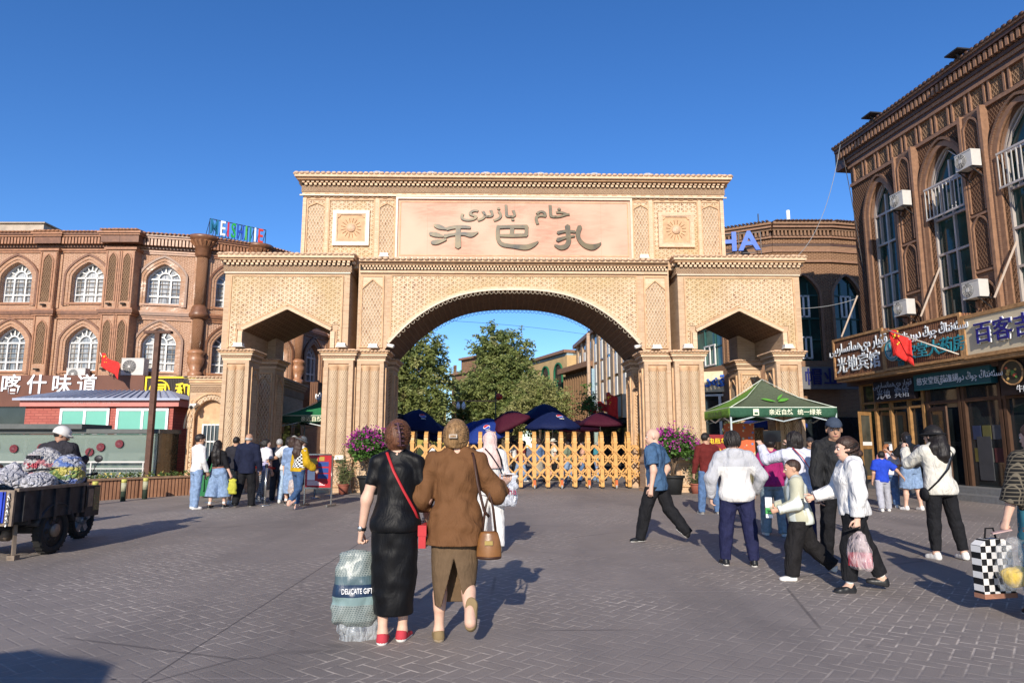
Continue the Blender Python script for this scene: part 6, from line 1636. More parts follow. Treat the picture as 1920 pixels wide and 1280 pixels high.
PJ['R13'] = person('woman in maroon knit and long floral skirt walking in heels', (11.2, 18.3), 48, 1.68, 1.04, True, dict(ll=(12, 3, 4, 1, 0), rl=(-14, 3, -24, 1, -24), ra=(10, 8, 60, 0)),
    dict(mat=fabric('wine_knit', (.21, .016, .022), .95, .4, .1), loose=.016, hem=.06), dict(kind='skirt', mat=floral('wine_floral', (.04, .012, .022), (.55, .42, .3), (.4, .12, .1), 26), hem=.17, hemw=(.13, .12), loose=.018, fold=.008), dict(mat=wshoe, slim=.8, h=.2), ('bun', H_BLACK), None, 2, (2, 0), (-20, 6), h=.014)
knit = grid_cloth('open_black_knit', (.012, .012, .012), (.13, .11, .08), .034); pais = floral('teal_paisley', (.04, .17, .23), (.36, .10, .03), (.42, .32, .2), 34)
PJ['R14'] = person('woman in open black knit and teal patterned dress at right edge', (4.68, 6.15), -4, 1.66, 1.18, True, dict(la=(-2, 20, 8, 16), ll=(2, 4, 0, 2, 0)),
    dict(mat=knit, sleeve='elbow', loose=.03, hem=.02, name='cardigan'), dict(kind='skirt', mat=pais, hem=.12, hemw=(.12, .10), loose=.03, fold=.006), dict(mat=bshoe), ('bun', H_DBROWN), None, 2, (2, 0), (-12, 0), ('fist', 'relax'), .011)
PJ['R15'] = person('man in dark cap and pale vest behind the green tent leg', (7.6, 17.6), 200, 1.66, 1.0, False, {}, dict(mat=striped('black_white_top', (.5, .5, .5), (.03, .03, .035), .3, 0, .5), loose=.02, hem=-.03), dict(mat=BLACKC, loose=.02), dict(mat=bshoe), ('crop', H_BLACK), ('cap', fabric('dark_cap', (.03, .03, .035), .9, .2)), 1, h=.016)
HB6 = hairmat('softer_black_hair', (.022, .018, .016)); strands(PJ['R5'], 'down', [H_BLACK, HB6], 70, 7); strands(PJ['R3'], 'down', [H_BLACK, HB6], 60, 8, .005); strands(PJ['R8'], 'up', [H_DBROWN, H_BLACK], 70, 9, .0045)  # a slightly paler black, so single locks differ in tone
# queue on the left
PJ['L1'] = person('young man in white sweatshirt and pale jeans facing the queue', (-7.35, 16.2), 38, 1.72, .94, False, dict(la=(6, 4, 34, -8), ra=(2, 10, 26, -4), ll=(2, 3, 0, 1, 0), rl=(-4, 5, -6, 3, 0)),
    dict(mat=WHITEC, loose=.022, hem=-.03), dict(mat=DEN1, loose=.018, hem=.035, fold=.006), dict(mat=wshoe), ('short', H_BLACK), None, 1, (2, 0), (22, 12), h=.014)
PJ['L2'] = person('woman with very long black hair and wide denim culottes', (-6.92, 16.4), 14, 1.58, 1.0, True, dict(la=(0, 24, 10, 18), ra=(-4, 22, 14, 20), ll=(-6, 3, -12, 2, -6), rl=(14, 4, 0, 2, 0)),
    dict(mat=BLACKC, sleeve='elbow', loose=.014, hem=.055), dict(kind='shorts', mat=DEN1, loose=.045, flare=1.6, len=1.5, belt=plain('tan_belt', (.25, .09, .045), .5)), dict(mat=bshoe, sock=WHITEC), ('long', H_BLACK, .22), None, 2, (-3, -4), (0, 0), h=.014)
PJ['L3'] = person('man in plain black tee standing behind long haired woman', (-7.0, 17.5), 4, 1.69, 1.0, False, WALK(10), dict(mat=fabric('faded_black_tee', (.025, .024, .03), .9, .4), sleeve='short', loose=.024, hem=-.04), dict(kind='shorts', mat=fabric('khaki_shorts', (.22, .19, .13), .9), loose=.04, len=1.1), dict(mat=wshoe), ('crop', H_BLACK), None, 1, h=.016)
PJ['L4'] = person('balding man in dark navy suit walking in the queue', (-6.42, 16.8), 2, 1.76, 1.08, False, dict(ll=(-10, 3, -26, 1, -20), rl=(8, 3, 2, 1, 0), ra=(6, 10, 22, 4), la=(0, 10, 10, 4)), dict(mat=SUIT, loose=.034, hem=-.075, fold=.004, name='jacket'), dict(mat=BLACKC, loose=.026, hem=.03), dict(mat=bshoe), ('fringe', H_GREY), None, 1, (3, 0), h=.014)
PJ['L5'] = person('woman in white and lilac shirt and black checked trousers', (-6.5, 18.2), 34, 1.63, 1.0, True, WALK(10), dict(mat=striped('white_lilac', (.62, .60, .62), (.34, .32, .48), .7, 2, .5), sleeve='short', loose=.03, hem=-.05), dict(mat=grid_cloth('black_check', (.02, .02, .03), (.40, .40, .42), .05), loose=.024, hem=.03), dict(mat=wshoe), ('bun', H_BLACK), None, 2, (2, 0), (30, 0), h=.016)
PJ['L6'] = person('grey haired old man in charcoal suit holding hand behind back', (-6.28, 18.6), 6, 1.64, 1.0, False, dict(la=(-14, 16, -2, -22)), dict(mat=GSUIT, loose=.03, hem=-.07, name='jacket'), dict(mat=GSUIT, loose=.024, hem=.03), dict(mat=bshoe), ('crop', H_GREY), None, 1, (4, 0), h=.016)
PJ['L7'] = person('old man in checked flat cap and dark jacket ahead in queue', (-6.2, 19.6), 10, 1.74, 1.0, False, {}, dict(mat=GSUIT, loose=.03, hem=-.07, name='jacket'), dict(mat=BLACKC, loose=.024, hem=.03), dict(mat=bshoe), ('crop', H_GREY), ('flat', grid_cloth('tweed_cap', (.22, .21, .18), (.10, .09, .08), .02)), 1, (2, 0), h=.016)
PJ['L8'] = person('woman in white tee and pale jeans holding out a fan', (-5.78, 17.9), 6, 1.68, 1.04, True, dict(la=(20, 44, 30, 66), ll=(-8, 3, -14, 1, -8), rl=(6, 4, 0, 2, 0)), dict(mat=WHITEC, sleeve='short', loose=.03, hem=-.03), dict(mat=denim('washed_denim', (.26, .34, .44)), loose=.014, hem=.05), dict(mat=wshoe), ('bun', H_BLACK), None, 1, (2, 0), (-6, 0), ('hold', 'relax'), .014)
PJ['L9'] = person('woman in blue denim shirt and long denim skirt with brown curls', (-5.50, 17.3), 4, 1.66, 1.0, True, WALK(8), dict(mat=denim('soft_denim', (.15, .21, .33)), loose=.026, hem=.06), dict(kind='skirt', mat=DEN1, hem=.17, hemw=(.10, .09), loose=.02, fold=.006), dict(mat=bshoe, sock=WHITEC), ('bob', H_DBROWN), None, 2, h=.014)
mustard = fabric('mustard_blouse', (.46, .28, .012), .85, .5, .1)
PJ['L10'] = person('woman in grey hat, mustard blouse and black white checked vest', (-4.95, 16.1), 36, 1.68, .98, True, dict(la=(6, 16, 4, 8), ra=(10, 10, 50, 10), ll=(10, 3, 2, 1, 0), rl=(-6, 3, -46, 4, -34)),
    dict(mat=mustard, sleeve='puff', loose=.018, hem=-.01, vest=(checker('vest_check', (.66, .65, .62), (.012, .012, .014), .042), .04)), dict(mat=DEN4, loose=.012, hem=.08), dict(mat=pshoe, h=.2), ('long', H_DBROWN, .15), ('bucket', fabric('grey_hat', (.10, .11, .12), .9, .2)), 2, (4, 0), (18, 22), ('hold', 'relax'), .0125)
# ---------------------------------------------------------------- retractable wooden gate across the arch
oak = plain('yellow_varnished_wood', (.55, .29, .085), .45, 0, .16, 5, .05, .4); oakd = plain('darker_varnish', (.44, .22, .07), .5, 0, .1, 6)  # second varnish is a slightly darker tone for the slat joint blocks
rg = thing('retractable_gate', 'yellow wooden retractable gate of round topped posts and crossed slats', 'gate', (.62, 23.78, 0), .02)
gx = [-4.02 + .462 * i for i in range(18)]
m0 = MB()
for y in (-.2, .2): m0.box(-.062, .062, y - .04, y + .04, .06, 1.64, oak); m0.box(-.08, .08, y - .055, y + .055, 1.52, 1.57, oak)
m0.rib([(-.16 * math.cos(R(a)), 1.64 + .24 * math.sin(R(a))) for a in range(0, 181, 18)], .08, -.055, .055, oak) if 0 else None
pts = [(0, -.2 * math.cos(R(a)), 1.62 + .26 * math.sin(R(a))) for a in range(0, 181, 20)]
for a, b in zip(pts, pts[1:]): m0.bar(a, b, .128, .085, oak)
for y in (-.2, .2): m0.box(-.03, .03, y - .03, y + .03, .0, .06, dark)
p0_ = m0.build('post', rg); p0_.location = (gx[0], 0, 0)
for x in gx[1:]: copy_tree(p0_, rg, loc=(x, 0, 0))
cm = MB(); cm.box(-.04, .04, -.05, .05, .10, .32, plain('orange_bracket', (.55, .12, .03), .5)); cm.cyl((-.025, 0, .075), (.025, 0, .075), .075, plain('caster_grey', (.35, .35, .35), .5), 16); cm.box(-.05, .05, -.06, .06, .3, .36, steel)
for i in range(1, 18, 2):
    c = cm.build('caster', rg, loc=(gx[i], -.3, 0)) if i == 1 else copy_tree(c0_, rg, loc=(gx[i], -.3, 0))
    if i == 1: c0_ = c
for y in (-.26, .26):
    sl_ = MB()
    for i in range(17):
        xm = (gx[i] + gx[i + 1]) / 2
        for s in (0, 1):
            yy = y + .014 * (2 * s - 1); a, b = (gx[i], gx[i + 1]) if s else (gx[i + 1], gx[i])
            for z in (.26, .74): sl_.bar((a, yy, z), (b, yy, z + .48), .026, .045, oak)
            sl_.bar((a, yy, 1.22), (xm, yy, 1.46), .026, .045, oak)
        for z in (.5, .98): sl_.cyl((xm, y - .035, z), (xm, y + .035, z), .018, steel, 8)
    for x in gx:
        for z in (.26, .74, 1.22): sl_.box(x - .02, x + .02, y - .03, y + .03, z - .02, z + .02, oakd)
    sl_.build('crossed_slats', rg)

# ---------------------------------------------------------------- plants by the piers
def pot(name, label, x, y, r, h, mat, rim=True):
    m = MB(); m.lathe([(r * .72, 0), (r * .95, h * .86), (r * .95, h * .88), (r * 1.08, h * .88), (r * 1.08, h), (r * .9, h), (r * .88, h * .92), (.01, h * .92)], (0, 0, 0), mat, 20)
    return m.build(name, loc=(x, y, 0), label=label, cat='plant pot')
terra = plain('red_plastic_pot', (.28, .09, .06), .6, 0, .1); blackpot = plain('black_pot', (.015, .016, .017), .6)
magl = [plain('magenta_bract', (.36, .03, .26), .7, 0, .2, 20), plain('deep_magenta_bract', (.24, .015, .16), .7, 0, .2, 20)]
bgm = leafmat('bougainvillea_leaves', (.035, .095, .018), (.075, .15, .03)); bgm2 = leafmat('bright_leaves', (.08, .17, .03), (.12, .22, .05))
def bougainvillea(label, x, y, seed):
    rd = random.Random(seed); t = thing('bougainvillea', label, 'flowering plant', (x, y, 0))
    m = MB(); c = (0, 0, 1.42)
    for i in range(4200):
        a, e, r = rd.uniform(0, 6.283), math.asin(rd.uniform(-.75, 1)), rd.random() ** .4
        bump = 1 + .22 * math.sin(3 * a + seed) + .12 * math.sin(7 * a + 3 * e)
        p = (c[0] + .66 * bump * r * math.cos(a) * math.cos(e), c[1] + .55 * bump * r * math.sin(a) * math.cos(e), c[2] + .46 * bump * r * math.sin(e))
        leaves(m, [p], .10, bgm if rd.random() < .7 else bgm2, rd, .1, .75)
    m.build('foliage', t); m = MB()
    for i in range(190):
        a, e = rd.uniform(0, 6.283), math.asin(rd.uniform(-.25, 1)); bump = 1 + .22 * math.sin(3 * a + seed) + .12 * math.sin(7 * a + 3 * e)
        q = Vector((.70 * bump * math.cos(a) * math.cos(e), .58 * bump * math.sin(a) * math.cos(e), 1.42 + .50 * bump * math.sin(e)))
        for _ in range(rd.randint(3, 9)): leaves(m, [q + Vector((rd.gauss(0, .05), rd.gauss(0, .05), rd.gauss(0, .05)))], .06, magl[rd.random() < .4], rd, -.3, .9)
    m.build('blossoms', t); m = MB()
    for i in range(5): m.tube([(rd.uniform(-.06, .06), rd.uniform(-.06, .06), .5), (rd.uniform(-.1, .1), 0, .85), (rd.uniform(-.4, .4), rd.uniform(-.3, .3), 1.3)], [.025, .02, .01], plain('bark', (.12, .08, .05), .9, 0, .2, 20), 6)
    m.build('stem', t)
    pot('plant_pot', 'big black pot under ' + label, x, y, .34, .55, blackpot)
bougainvillea('magenta bougainvillea left of the yellow gate', -4.28, 20.85, 1); bougainvillea('magenta bougainvillea right of the yellow gate', 4.85, 21.0, 2)
reed = leafmat('oleander_leaves', (.09, .13, .05), (.17, .19, .08))
def oleander(label, plab, x, y, seed):
    rd = random.Random(seed); t = thing('potted_shrub', label, 'shrub', (x, y, 0)); m = MB(); lf = MB()
    for i in range(26):
        a, sp = rd.uniform(0, 6.283), rd.uniform(.05, .42); h = rd.uniform(.8, 1.5) if rd.random() < .7 else rd.uniform(.5, .8)
        P = [Vector((.08 * math.cos(a), .08 * math.sin(a), .28)), Vector((sp * .5 * math.cos(a), sp * .5 * math.sin(a), h * .6)), Vector((sp * math.cos(a), sp * math.sin(a), h))]
        m.tube(P, [.008, .006, .003], plain('dry_stem', (.22, .17, .09), .9), 4)
        for k_ in range(22):
            s = rd.uniform(.2, 1); p = P[0].lerp(P[1], s * 2) if s < .5 else P[1].lerp(P[2], s * 2 - 1)
            leaves(lf, [p], .15, reed, rd, -.35, .16)
    m.build('stem', t); lf.build('foliage', t); pot('plant_pot', plab, x, y, .17, .30, terra)
oleander('thin leaved shrub in red pot left of gate', 'small red pot at foot of left gate pier', -5.08, 21.0, 5); oleander('thin leaved shrub in red pot beside maroon sweater man', 'small red pot at foot of right gate pier', 5.62, 21.3, 6)

# ---------------------------------------------------------------- stanchions, board, bin
chrome = plain('brushed_steel', (.45, .44, .42), .25, .9, .06)
st_ = thing('stanchion', 'steel stanchion with red belt by green bin', 'stanchion', (-7.75, 18.0, 0), 0, 'belt stanchions of the queue')
m = MB(); m.lathe([(.17, 0), (.17, .012), (.10, .035), (.03, .05)], (0, 0, 0), chrome, 20); m.build('base', st_); m = MB(); m.cyl((0, 0, .04), (0, 0, .92), .028, chrome, 12); m.build('pole', st_)
m = MB(); m.cyl((0, 0, .92), (0, 0, 1.0), .035, steel, 12); m.build('head', st_)
SP = [(-7.75, 18.0), (-6.05, 17.1), (-6.6, 20.2), (-5.55, 19.6), (-5.35, 20.6)]
for p, lb_ in zip(SP[1:], ('steel stanchion with belt between navy suit man and white tee woman', 'steel stanchion deep in the queue behind old men', 'steel stanchion with red belt right of the red notice board', 'farther steel stanchion with red belt near left gate pier')): copy_tree(st_, loc=(*p, 0), label=lb_)
redb = fabric('red_belt', (.30, .02, .02), .7, .1)
def belt(a, b, label, mat=redb):
    m = MB(); a, b = Vector((*a, .95)), Vector((*b, .95)); n = 8
    for i in range(n):
        p, q = a.lerp(b, i / n), a.lerp(b, (i + 1) / n); p.z -= .1 * math.sin(math.pi * i / n); q.z -= .1 * math.sin(math.pi * (i + 1) / n); m.bar(p, q, .006, .05, mat)
    m.build('barrier_belt', label=label, cat='barrier belt')
belt(SP[0], SP[2], 'red belt between the stanchion by green bin and old men'); belt(SP[1], SP[2], 'red belt from stanchion behind navy suit man to old men'); belt((-4.7, 18.3), SP[3], 'red belt right of the red notice board')
nb_ = thing('notice_board', 'red notice board with blue pictures on slim steel easel', 'notice board', (-4.70, 16.9, 0), R(-14))
m = MB()
for x in (-.36, .36): m.bar((x, 0, 0), (x, 0, 1.2), .03, .03, chrome); m.bar((x, -.22, .03), (x, .22, .03), .04, .05, chrome)
m.bar((-.36, 0, .42), (.36, 0, .42), .03, .03, chrome); m.build('easel', nb_)
m = MB(); m.box(-.345, .345, -.04, -.02, .44, 1.24, plain('board_red', (.36, .022, .03), .4)); pn_ = m.build('panel', nb_); m = MB()
for a, b, c, d_ in ((-.345, .345, .42, .45), (-.345, .345, 1.22, 1.25)): m.box(a, b, -.055, -.02, c, d_, chrome)
m.build('frame', pn_); m = MB(); bl = plain('board_blue', (.025, .06, .22), .5)
for i, z in enumerate((.95, .80, .66)): m.box(.0, .28, -.047, -.041, z, z + .11, bl)
m.box(-.28, -.08, -.047, -.041, .62, .86, wlet); m.box(.02, .16, -.046, -.0405, 1.08, 1.18, plain('board_yellow_panel', (.40, .26, .05), .5))
for i in range(5): m.box(-.28, .2 - .05 * i, -.047, -.041, .50 + .022 * i, .51 + .022 * i, wlet)
m.box(-.28, -.02, -.046, -.0405, 1.0, 1.14, plain('board_yellow_panel', (.40, .26, .05), .5)); m.build('pictures', pn_)
bn = thing('wheelie_bin', 'tall green wheeled rubbish bin behind the young man', 'bin', (-8.55, 19.8, 0), R(8)); gp = plain('green_plastic', (.015, .14, .045), .45, 0, .1)
m = MB(); m.add([(-.24, -.28, .05), (.24, -.28, .05), (.24, .26, .05), (-.24, .26, .05), (-.29, -.36, .98), (.29, -.36, .98), (.29, .34, .98), (-.29, .34, .98)], [(0, 1, 5, 4), (1, 2, 6, 5), (2, 3, 7, 6), (3, 0, 4, 7), (3, 2, 1, 0), (4, 5, 6, 7)], gp)
for x in (-.12, .12): m.box(x - .02, x + .02, -.36, -.3, .2, .9, gp)
m.build('body', bn); m = MB(); m.prism([(-.32, .98), (.32, .98), (.30, 1.04), (.2, 1.07), (-.2, 1.07), (-.30, 1.04)], -.40, .38, gp); m.build('lid', bn)
for x in (-.27, .27):
    m = MB(); m.cyl((x - .03, .28, .1), (x + .03, .28, .1), .1, plain('rubber', (.015, .015, .015), .8), 14); m.build('wheel', bn)

# ---------------------------------------------------------------- tents
def tent(label, cx, cy, w_, zv0, zv1, zp, mats, wr, rz=0, hide_front=False):
    t = thing('canopy_tent', label, 'tent', (cx, cy, 0), rz); h = w_ / 2; fm_, lm_, vm, vl = mats
    C_ = [(-h, -h), (h, -h), (h, h), (-h, h)]
    for i, (mat, vmat) in enumerate(((fm_, vm), (vm, vm), (vm, vm), (lm_, vl))):
        a, b = Vector((*C_[i], 0)), Vector((*C_[(i + 1) % 4], 0)); m = MB(); n = 12; vs_ = []
        for j in range(n + 1):
            s = j / n
            for k_ in range(n + 1):
                q = k_ / n; e = a.lerp(b, q); z = zv1 + (zp - zv1) * (.55 * s + .45 * s ** 2.2) - .10 * math.sin(math.pi * q) * (1 - s) * s * 1.6
                vs_.append((e.x * (1 - s), e.y * (1 - s), z))
        m.add(vs_, [(j * (n + 1) + k_, j * (n + 1) + k_ + 1, (j + 1) * (n + 1) + k_ + 1, (j + 1) * (n + 1) + k_) for j in range(n) for k_ in range(n)], mat, True)
        r_ = m.build('roof_panel', t); sd = r_.modifiers.new('thickness', 'SOLIDIFY'); sd.thickness = .01
        m = MB(); nn = (b - a).normalized(); out = Vector((nn.y, -nn.x, 0)); vs_ = []
        for k_ in range(25):
            q = k_ / 24; e = a.lerp(b, q)
            for s in range(4): vs_.append(e + out * (.008 + .018 * math.sin(q * 40 + s) * s / 3) + Vector((0, 0, zv1 - (zv1 - zv0) * s / 3 - .012 * math.sin(q * 22) * s / 3)))
        m.add(vs_, [(k_ * 4 + s, k_ * 4 + s + 1, k_ * 4 + s + 5, k_ * 4 + s + 4) for k_ in range(24) for s in range(3)], vmat, True)
        v_ = m.build('valance', t); sd = v_.modifiers.new('thickness', 'SOLIDIFY'); sd.thickness = .006
    m = MB()
    for a in C_: m.tube([(*a, zv1), (a[0] * .5, a[1] * .5, zv1 + (zp - zv1) * .36 + .015), (0, 0, zp + .02)], .012, plain('white_piping', (.6, .65, .55), .6), 5)
    for i in range(4): m.bar((*C_[i], zv1 + .01), (*C_[(i + 1) % 4], zv1 + .01), .02, .02, plain('white_piping', (.6, .65, .55), .6))
    m.build('piping', t)
    for a in C_:
        m = MB(); m.box(a[0] * .985 - .022, a[0] * .985 + .022, a[1] * .985 - .022, a[1] * .985 + .022, 0, zv1, plain('tent_leg_paint', (.45, .50, .50), .4, .3)); m.build('leg', t)
    m = MB(); tl = plain('tent_leg_paint', (.45, .50, .50), .4, .3)
    for i in range(4):
        a, b = Vector((*C_[i], 0)) * .98, Vector((*C_[(i + 1) % 4], 0)) * .98; md = (a + b) / 2
        for p, q in ((a, md), (b, md)): m.bar(p + Vector((0, 0, zv1 - .05)), q + Vector((0, 0, zv0 - .12)), .02, .03, tl); m.bar(p + Vector((0, 0, zv0 - .15)), q + Vector((0, 0, zv1 - .05)), .02, .03, tl)
    m.build('truss', t)
    for txt, x, z, s, mt in wr:
        m = MB(); m.writing(txt, (x, -h - .035, z), s, mt, .004, .012); m.build('lettering', t)
    return t
gdk = fabric('dark_green_canvas', (.028, .085, .05), .75, .35, .1); gbr = fabric('bright_green_canvas', (.13, .26, .04), .75, .35, .1); gry = fabric('grey_green_canvas', (.085, .105, .065), .75, .35, .08); gmid = fabric('mid_green_canvas', (.03, .19, .075), .75, .35, .1)
clet = plain('cream_lettering', (.72, .74, .55), .6)
tn = tent('green canopy tent with leaf print and white characters right of gate', 7.62, 20.75, 3.0, 2.24, 2.50, 3.42, (gry, gbr, gdk, gbr),
     [('亲近自然', -.08, 2.365, .17, clet), ('统一绿茶', .72, 2.365, .17, clet)])
m = MB(); lg = plain('leaf_print', (.10, .32, .04), .7)
def leafshape(m, c, L, a, wd):
    n = 10; ca, sa = math.cos(a), math.sin(a); top_ = []; bot = []
    for i in range(n + 1):
        t = i / n; x = L * t; y = wd * math.sin(math.pi * t) ; top_.append((x, y)); bot.append((x, -y * .5))
    poly = top_ + bot[::-1][1:-1]
    s = (3.42 - 2.5) * .62 / 1.5
    pr = [(c[0] + x * ca - y * sa, c[1] + x * sa + y * ca) for x, y in poly]
    # lie on the sloping front panel
    def lift(x, zl):
        lo_, hi_ = 0, 1
        for _ in range(24):
            q = (lo_ + hi_) / 2; z = 2.5 + .92 * (.55 * q + .45 * q ** 2.2)
            if z < zl: lo_ = q
            else: hi_ = q
        return -1.5 * (1 - lo_) - .03
    v = [(x, lift(x, z), z + .012) for x, z in pr]; m.add(v, [tuple(range(len(v)))[::-1]], lg); m.add(v, [tuple(range(len(v)))], lg)
leafshape(m, (-.40, 2.78), .40, R(-14), .05); leafshape(m, (.03, 2.68), .42, R(14), .06); leafshape(m, (.05, 2.73), .36, R(34), .035)
m.build('leaf_emblem', tn)
m = MB(); m.box(-.86, -.70, -1.545, -1.538, 2.28, 2.46, clet); m.box(-.83, -.73, -1.55, -1.546, 2.31, 2.37, gdk); m.build('emblem', tn)
tl_ = MB(); tl_.M = Matrix.Rotation(R(-90), 4, 'Z'); tl_.writing('亲近自然 统一绿茶', (.15, -1.5 - .035, 2.36), .17, plain('olive_lettering', (.05, .10, .03), .6), .004, .012); tl_.build('lettering', tn)
tent('dark green canopy tent deep inside left gate opening', -7.2, 27.4, 3.1, 2.3, 2.55, 3.5, (gmid, gmid, gdk, gdk), [('亲近自然', -.35, 2.42, .2, clet), ('统一', .8, 2.42, .2, clet)])
m = MB(); m.M = Matrix.Translation((-7.3, 25.95, 0)); m.box(-1.2, .9, 0, .5, 0, .98, plain('counter_front', (.06, .05, .05), .6)); m.box(-1.25, .95, -.06, .55, .98, 1.04, wlet); m.build('counter', label='white topped counter under the left green tent', cat='counter')

# ---------------------------------------------------------------- umbrellas in the street
navyc = fabric('navy_umbrella_cloth', (.008, .014, .062), .7, .3, .15); bluec = fabric('blue_umbrella_cloth', (.014, .036, .20), .7, .3, .12); marc = fabric('maroon_umbrella_cloth', (.055, .008, .02), .75, .3, .12); pinkc = fabric('faded_red_cloth', (.34, .06, .07), .75, .3, .12)
def pepsi(m, M, r):
    m.add([(r * math.cos(R(a)), 0, r * math.sin(R(a))) for a in range(0, 360, 15)], [tuple(range(24))], wlet, M=M)
    for col, s in ((plain('logo_red', (.5, .02, .03), .5), 1), (plain('logo_blue', (.02, .06, .45), .5), -1)):
        top_ = [(r * .92 * math.cos(R(a)), -.006, s * r * .92 * math.sin(R(a))) for a in range(12, 169, 12)]; low_ = [(x, -.006, s * (.18 * r * math.sin(x / r * 3) * s + .12 * r)) for x in [-.8 * r + 1.6 * r * i / 8 for i in range(9)]]
        P = top_ + low_; m.add(P, [tuple(range(len(P)))], col, M=M)
def umbrella(label, x, y, r, zr, zt, cloth, tilt=(0, 0), n=8, logo=False, rz=0, square=False):
    t = thing('market_umbrella', label, 'umbrella', (x, y, 0), rz)
    TMx = Matrix.Translation((0, 0, zr)) @ Matrix.Rotation(R(tilt[0]), 4, 'X') @ Matrix.Rotation(R(tilt[1]), 4, 'Y')
    if square: n = 4
    m = MB(); m.M = TMx; rings = 5; k_ = 6; N = n * k_; vs_ = [(0, 0, zt - zr)]
    for i in range(1, rings + 1):
        s = i / rings
        for j in range(N):
            a = 2 * math.pi * (j + (k_ / 2 if square else 0)) / N; q = (j % k_) / k_; dip = math.sin(math.pi * q); rr = r * s * (1 - (.035 if not square else .28) * dip)
            vs_.append((rr * math.cos(a), rr * math.sin(a), (zt - zr) * (1 - s ** 1.5) - .04 * dip * s))
    for j in range(N):
        a = 2 * math.pi * (j + (k_ / 2 if square else 0)) / N; q = (j % k_) / k_; dip = math.sin(math.pi * q); rr = r * (1 - (.035 if not square else .28) * dip)
        vs_.append((rr * math.cos(a), rr * math.sin(a), -.17 + .05 * (1 - dip)))
    fs = [(0, 1 + j, 1 + (j + 1) % N) for j in range(N)]
    for i in range(rings): fs += [(1 + i * N + j, 1 + (i + 1) * N + j, 1 + (i + 1) * N + (j + 1) % N, 1 + i * N + (j + 1) % N) for j in range(N)]
    m.add(vs_, fs, cloth, True); c = m.build('canopy', t); sd = c.modifiers.new('thickness', 'SOLIDIFY'); sd.thickness = .008
    m = MB(); m.M = TMx
    for j in range(n):
        a = 2 * math.pi * (j + (.5 if square else 0)) / n; m.tube([(0, 0, zt - zr - .25), (r * .5 * math.cos(a), r * .5 * math.sin(a), (zt - zr) * .6 - .03)], .008, steel, 4)
    m.build('ribs', t)
    m = MB(); m.tube([(0, 0, 0), TMx @ Vector((0, 0, 0)) * 1.0, TMx @ Vector((0, 0, zt - zr))], .025, chrome, 8); m.build('pole', t)
    m = MB(); m.lathe([(.25, 0), (.25, .08), (.04, .12)], (0, 0, 0), steel, 14); m.build('base', t)
    if logo:
        m = MB(); s = .55; z = (zt - zr) * (1 - s ** 1.5); sl = math.atan2((zt - zr) * 1.5 * s ** .5, r)
        Q = TMx @ Matrix.Translation((0, -r * s - .03, z + .03)) @ Matrix.Rotation(-(math.pi / 2 - sl), 4, 'X'); pepsi(m, Q, .15)
        m.writing('PEPSI', (0, -.01, -.24), .09, wlet, .006, .01, M=Q); m.writing('PEPSI', (r * .55, -r * .80 - .02, -.10), .1, wlet, .006, .01, M=TMx @ Matrix.Rotation(R(22), 4, 'Z') @ Matrix.Translation((-.9 * r * .3, .1, 0))) if 0 else None
        m.build('emblem', t)
    return t
umbrella('navy market umbrella with cola emblem in middle of the street', 1.72, 29.2, 1.22, 2.25, 2.86, navyc, (0, 0), 8, True, R(22))
umbrella('taller navy umbrella with red mark behind cola umbrella', 1.5, 31.5, 1.2, 2.62, 3.35, navyc, (-4, 0), 8, False, R(10))
umbrella('tilted maroon square umbrella left of cola umbrella', -.15, 29.8, 1.05, 2.5, 2.9, marc, (10, -26), 4, False, R(20), True)
umbrella('bright blue tilted umbrella with cola emblem above pink headscarf', -1.15, 30.2, 1.25, 2.05, 2.62, bluec, (14, -16), 8, True, R(12))
umbrella('second bright blue umbrella farther back left of cola emblem', -1.75, 33, 1.25, 2.1, 2.6, bluec, (8, -10), 8)
umbrella('maroon square parasol near the right gate pier', 3.72, 29.0, 1.1, 2.38, 2.85, marc, (0, 0), 4, False, R(6), True)
umbrella('navy umbrella with white emblem behind left gate pier', -4.05, 29.3, 1.25, 2.15, 2.98, navyc, (0, 6), 8, True, R(22))
umbrella('second navy umbrella low beside the left street awning', -3.6, 31.5, 1.1, 1.9, 2.5, navyc, (6, 8), 8)
umbrella('faded red umbrella low under the big tree', -2.55, 34, 1.2, 2.0, 2.5, pinkc, (4, 0), 8); umbrella('small red umbrella far at the right street side', 3.5, 36, 1.1, 2.3, 2.75, pinkc, (0, 0), 8)
umbrella('blue cola umbrella behind the right tent', 8.9, 23.6, 1.2, 2.15, 2.6, bluec, (0, 0), 4, True, R(4), True)
m = MB(); m.box(-7.2, -4.6, 28.2, 30, 2.55, 2.75, plain('black_awning', (.02, .02, .022), .7, 0, .2)); m.box(-7.2, -4.6, 28.15, 28.2, 2.4, 2.75, plain('black_awning', (.02, .02, .022), .7, 0, .2))
for i in range(9): m.ball((-7.0 + i * .29, 28.12, 2.62), .025, wlet, 6, 4)
for x in (-7.1, -4.7): m.cyl((x, 28.3, 0), (x, 28.3, 2.5), .03, steel, 8)
m.build('awning', label='black flat awning with row of small bulbs behind left pier', cat='awning')

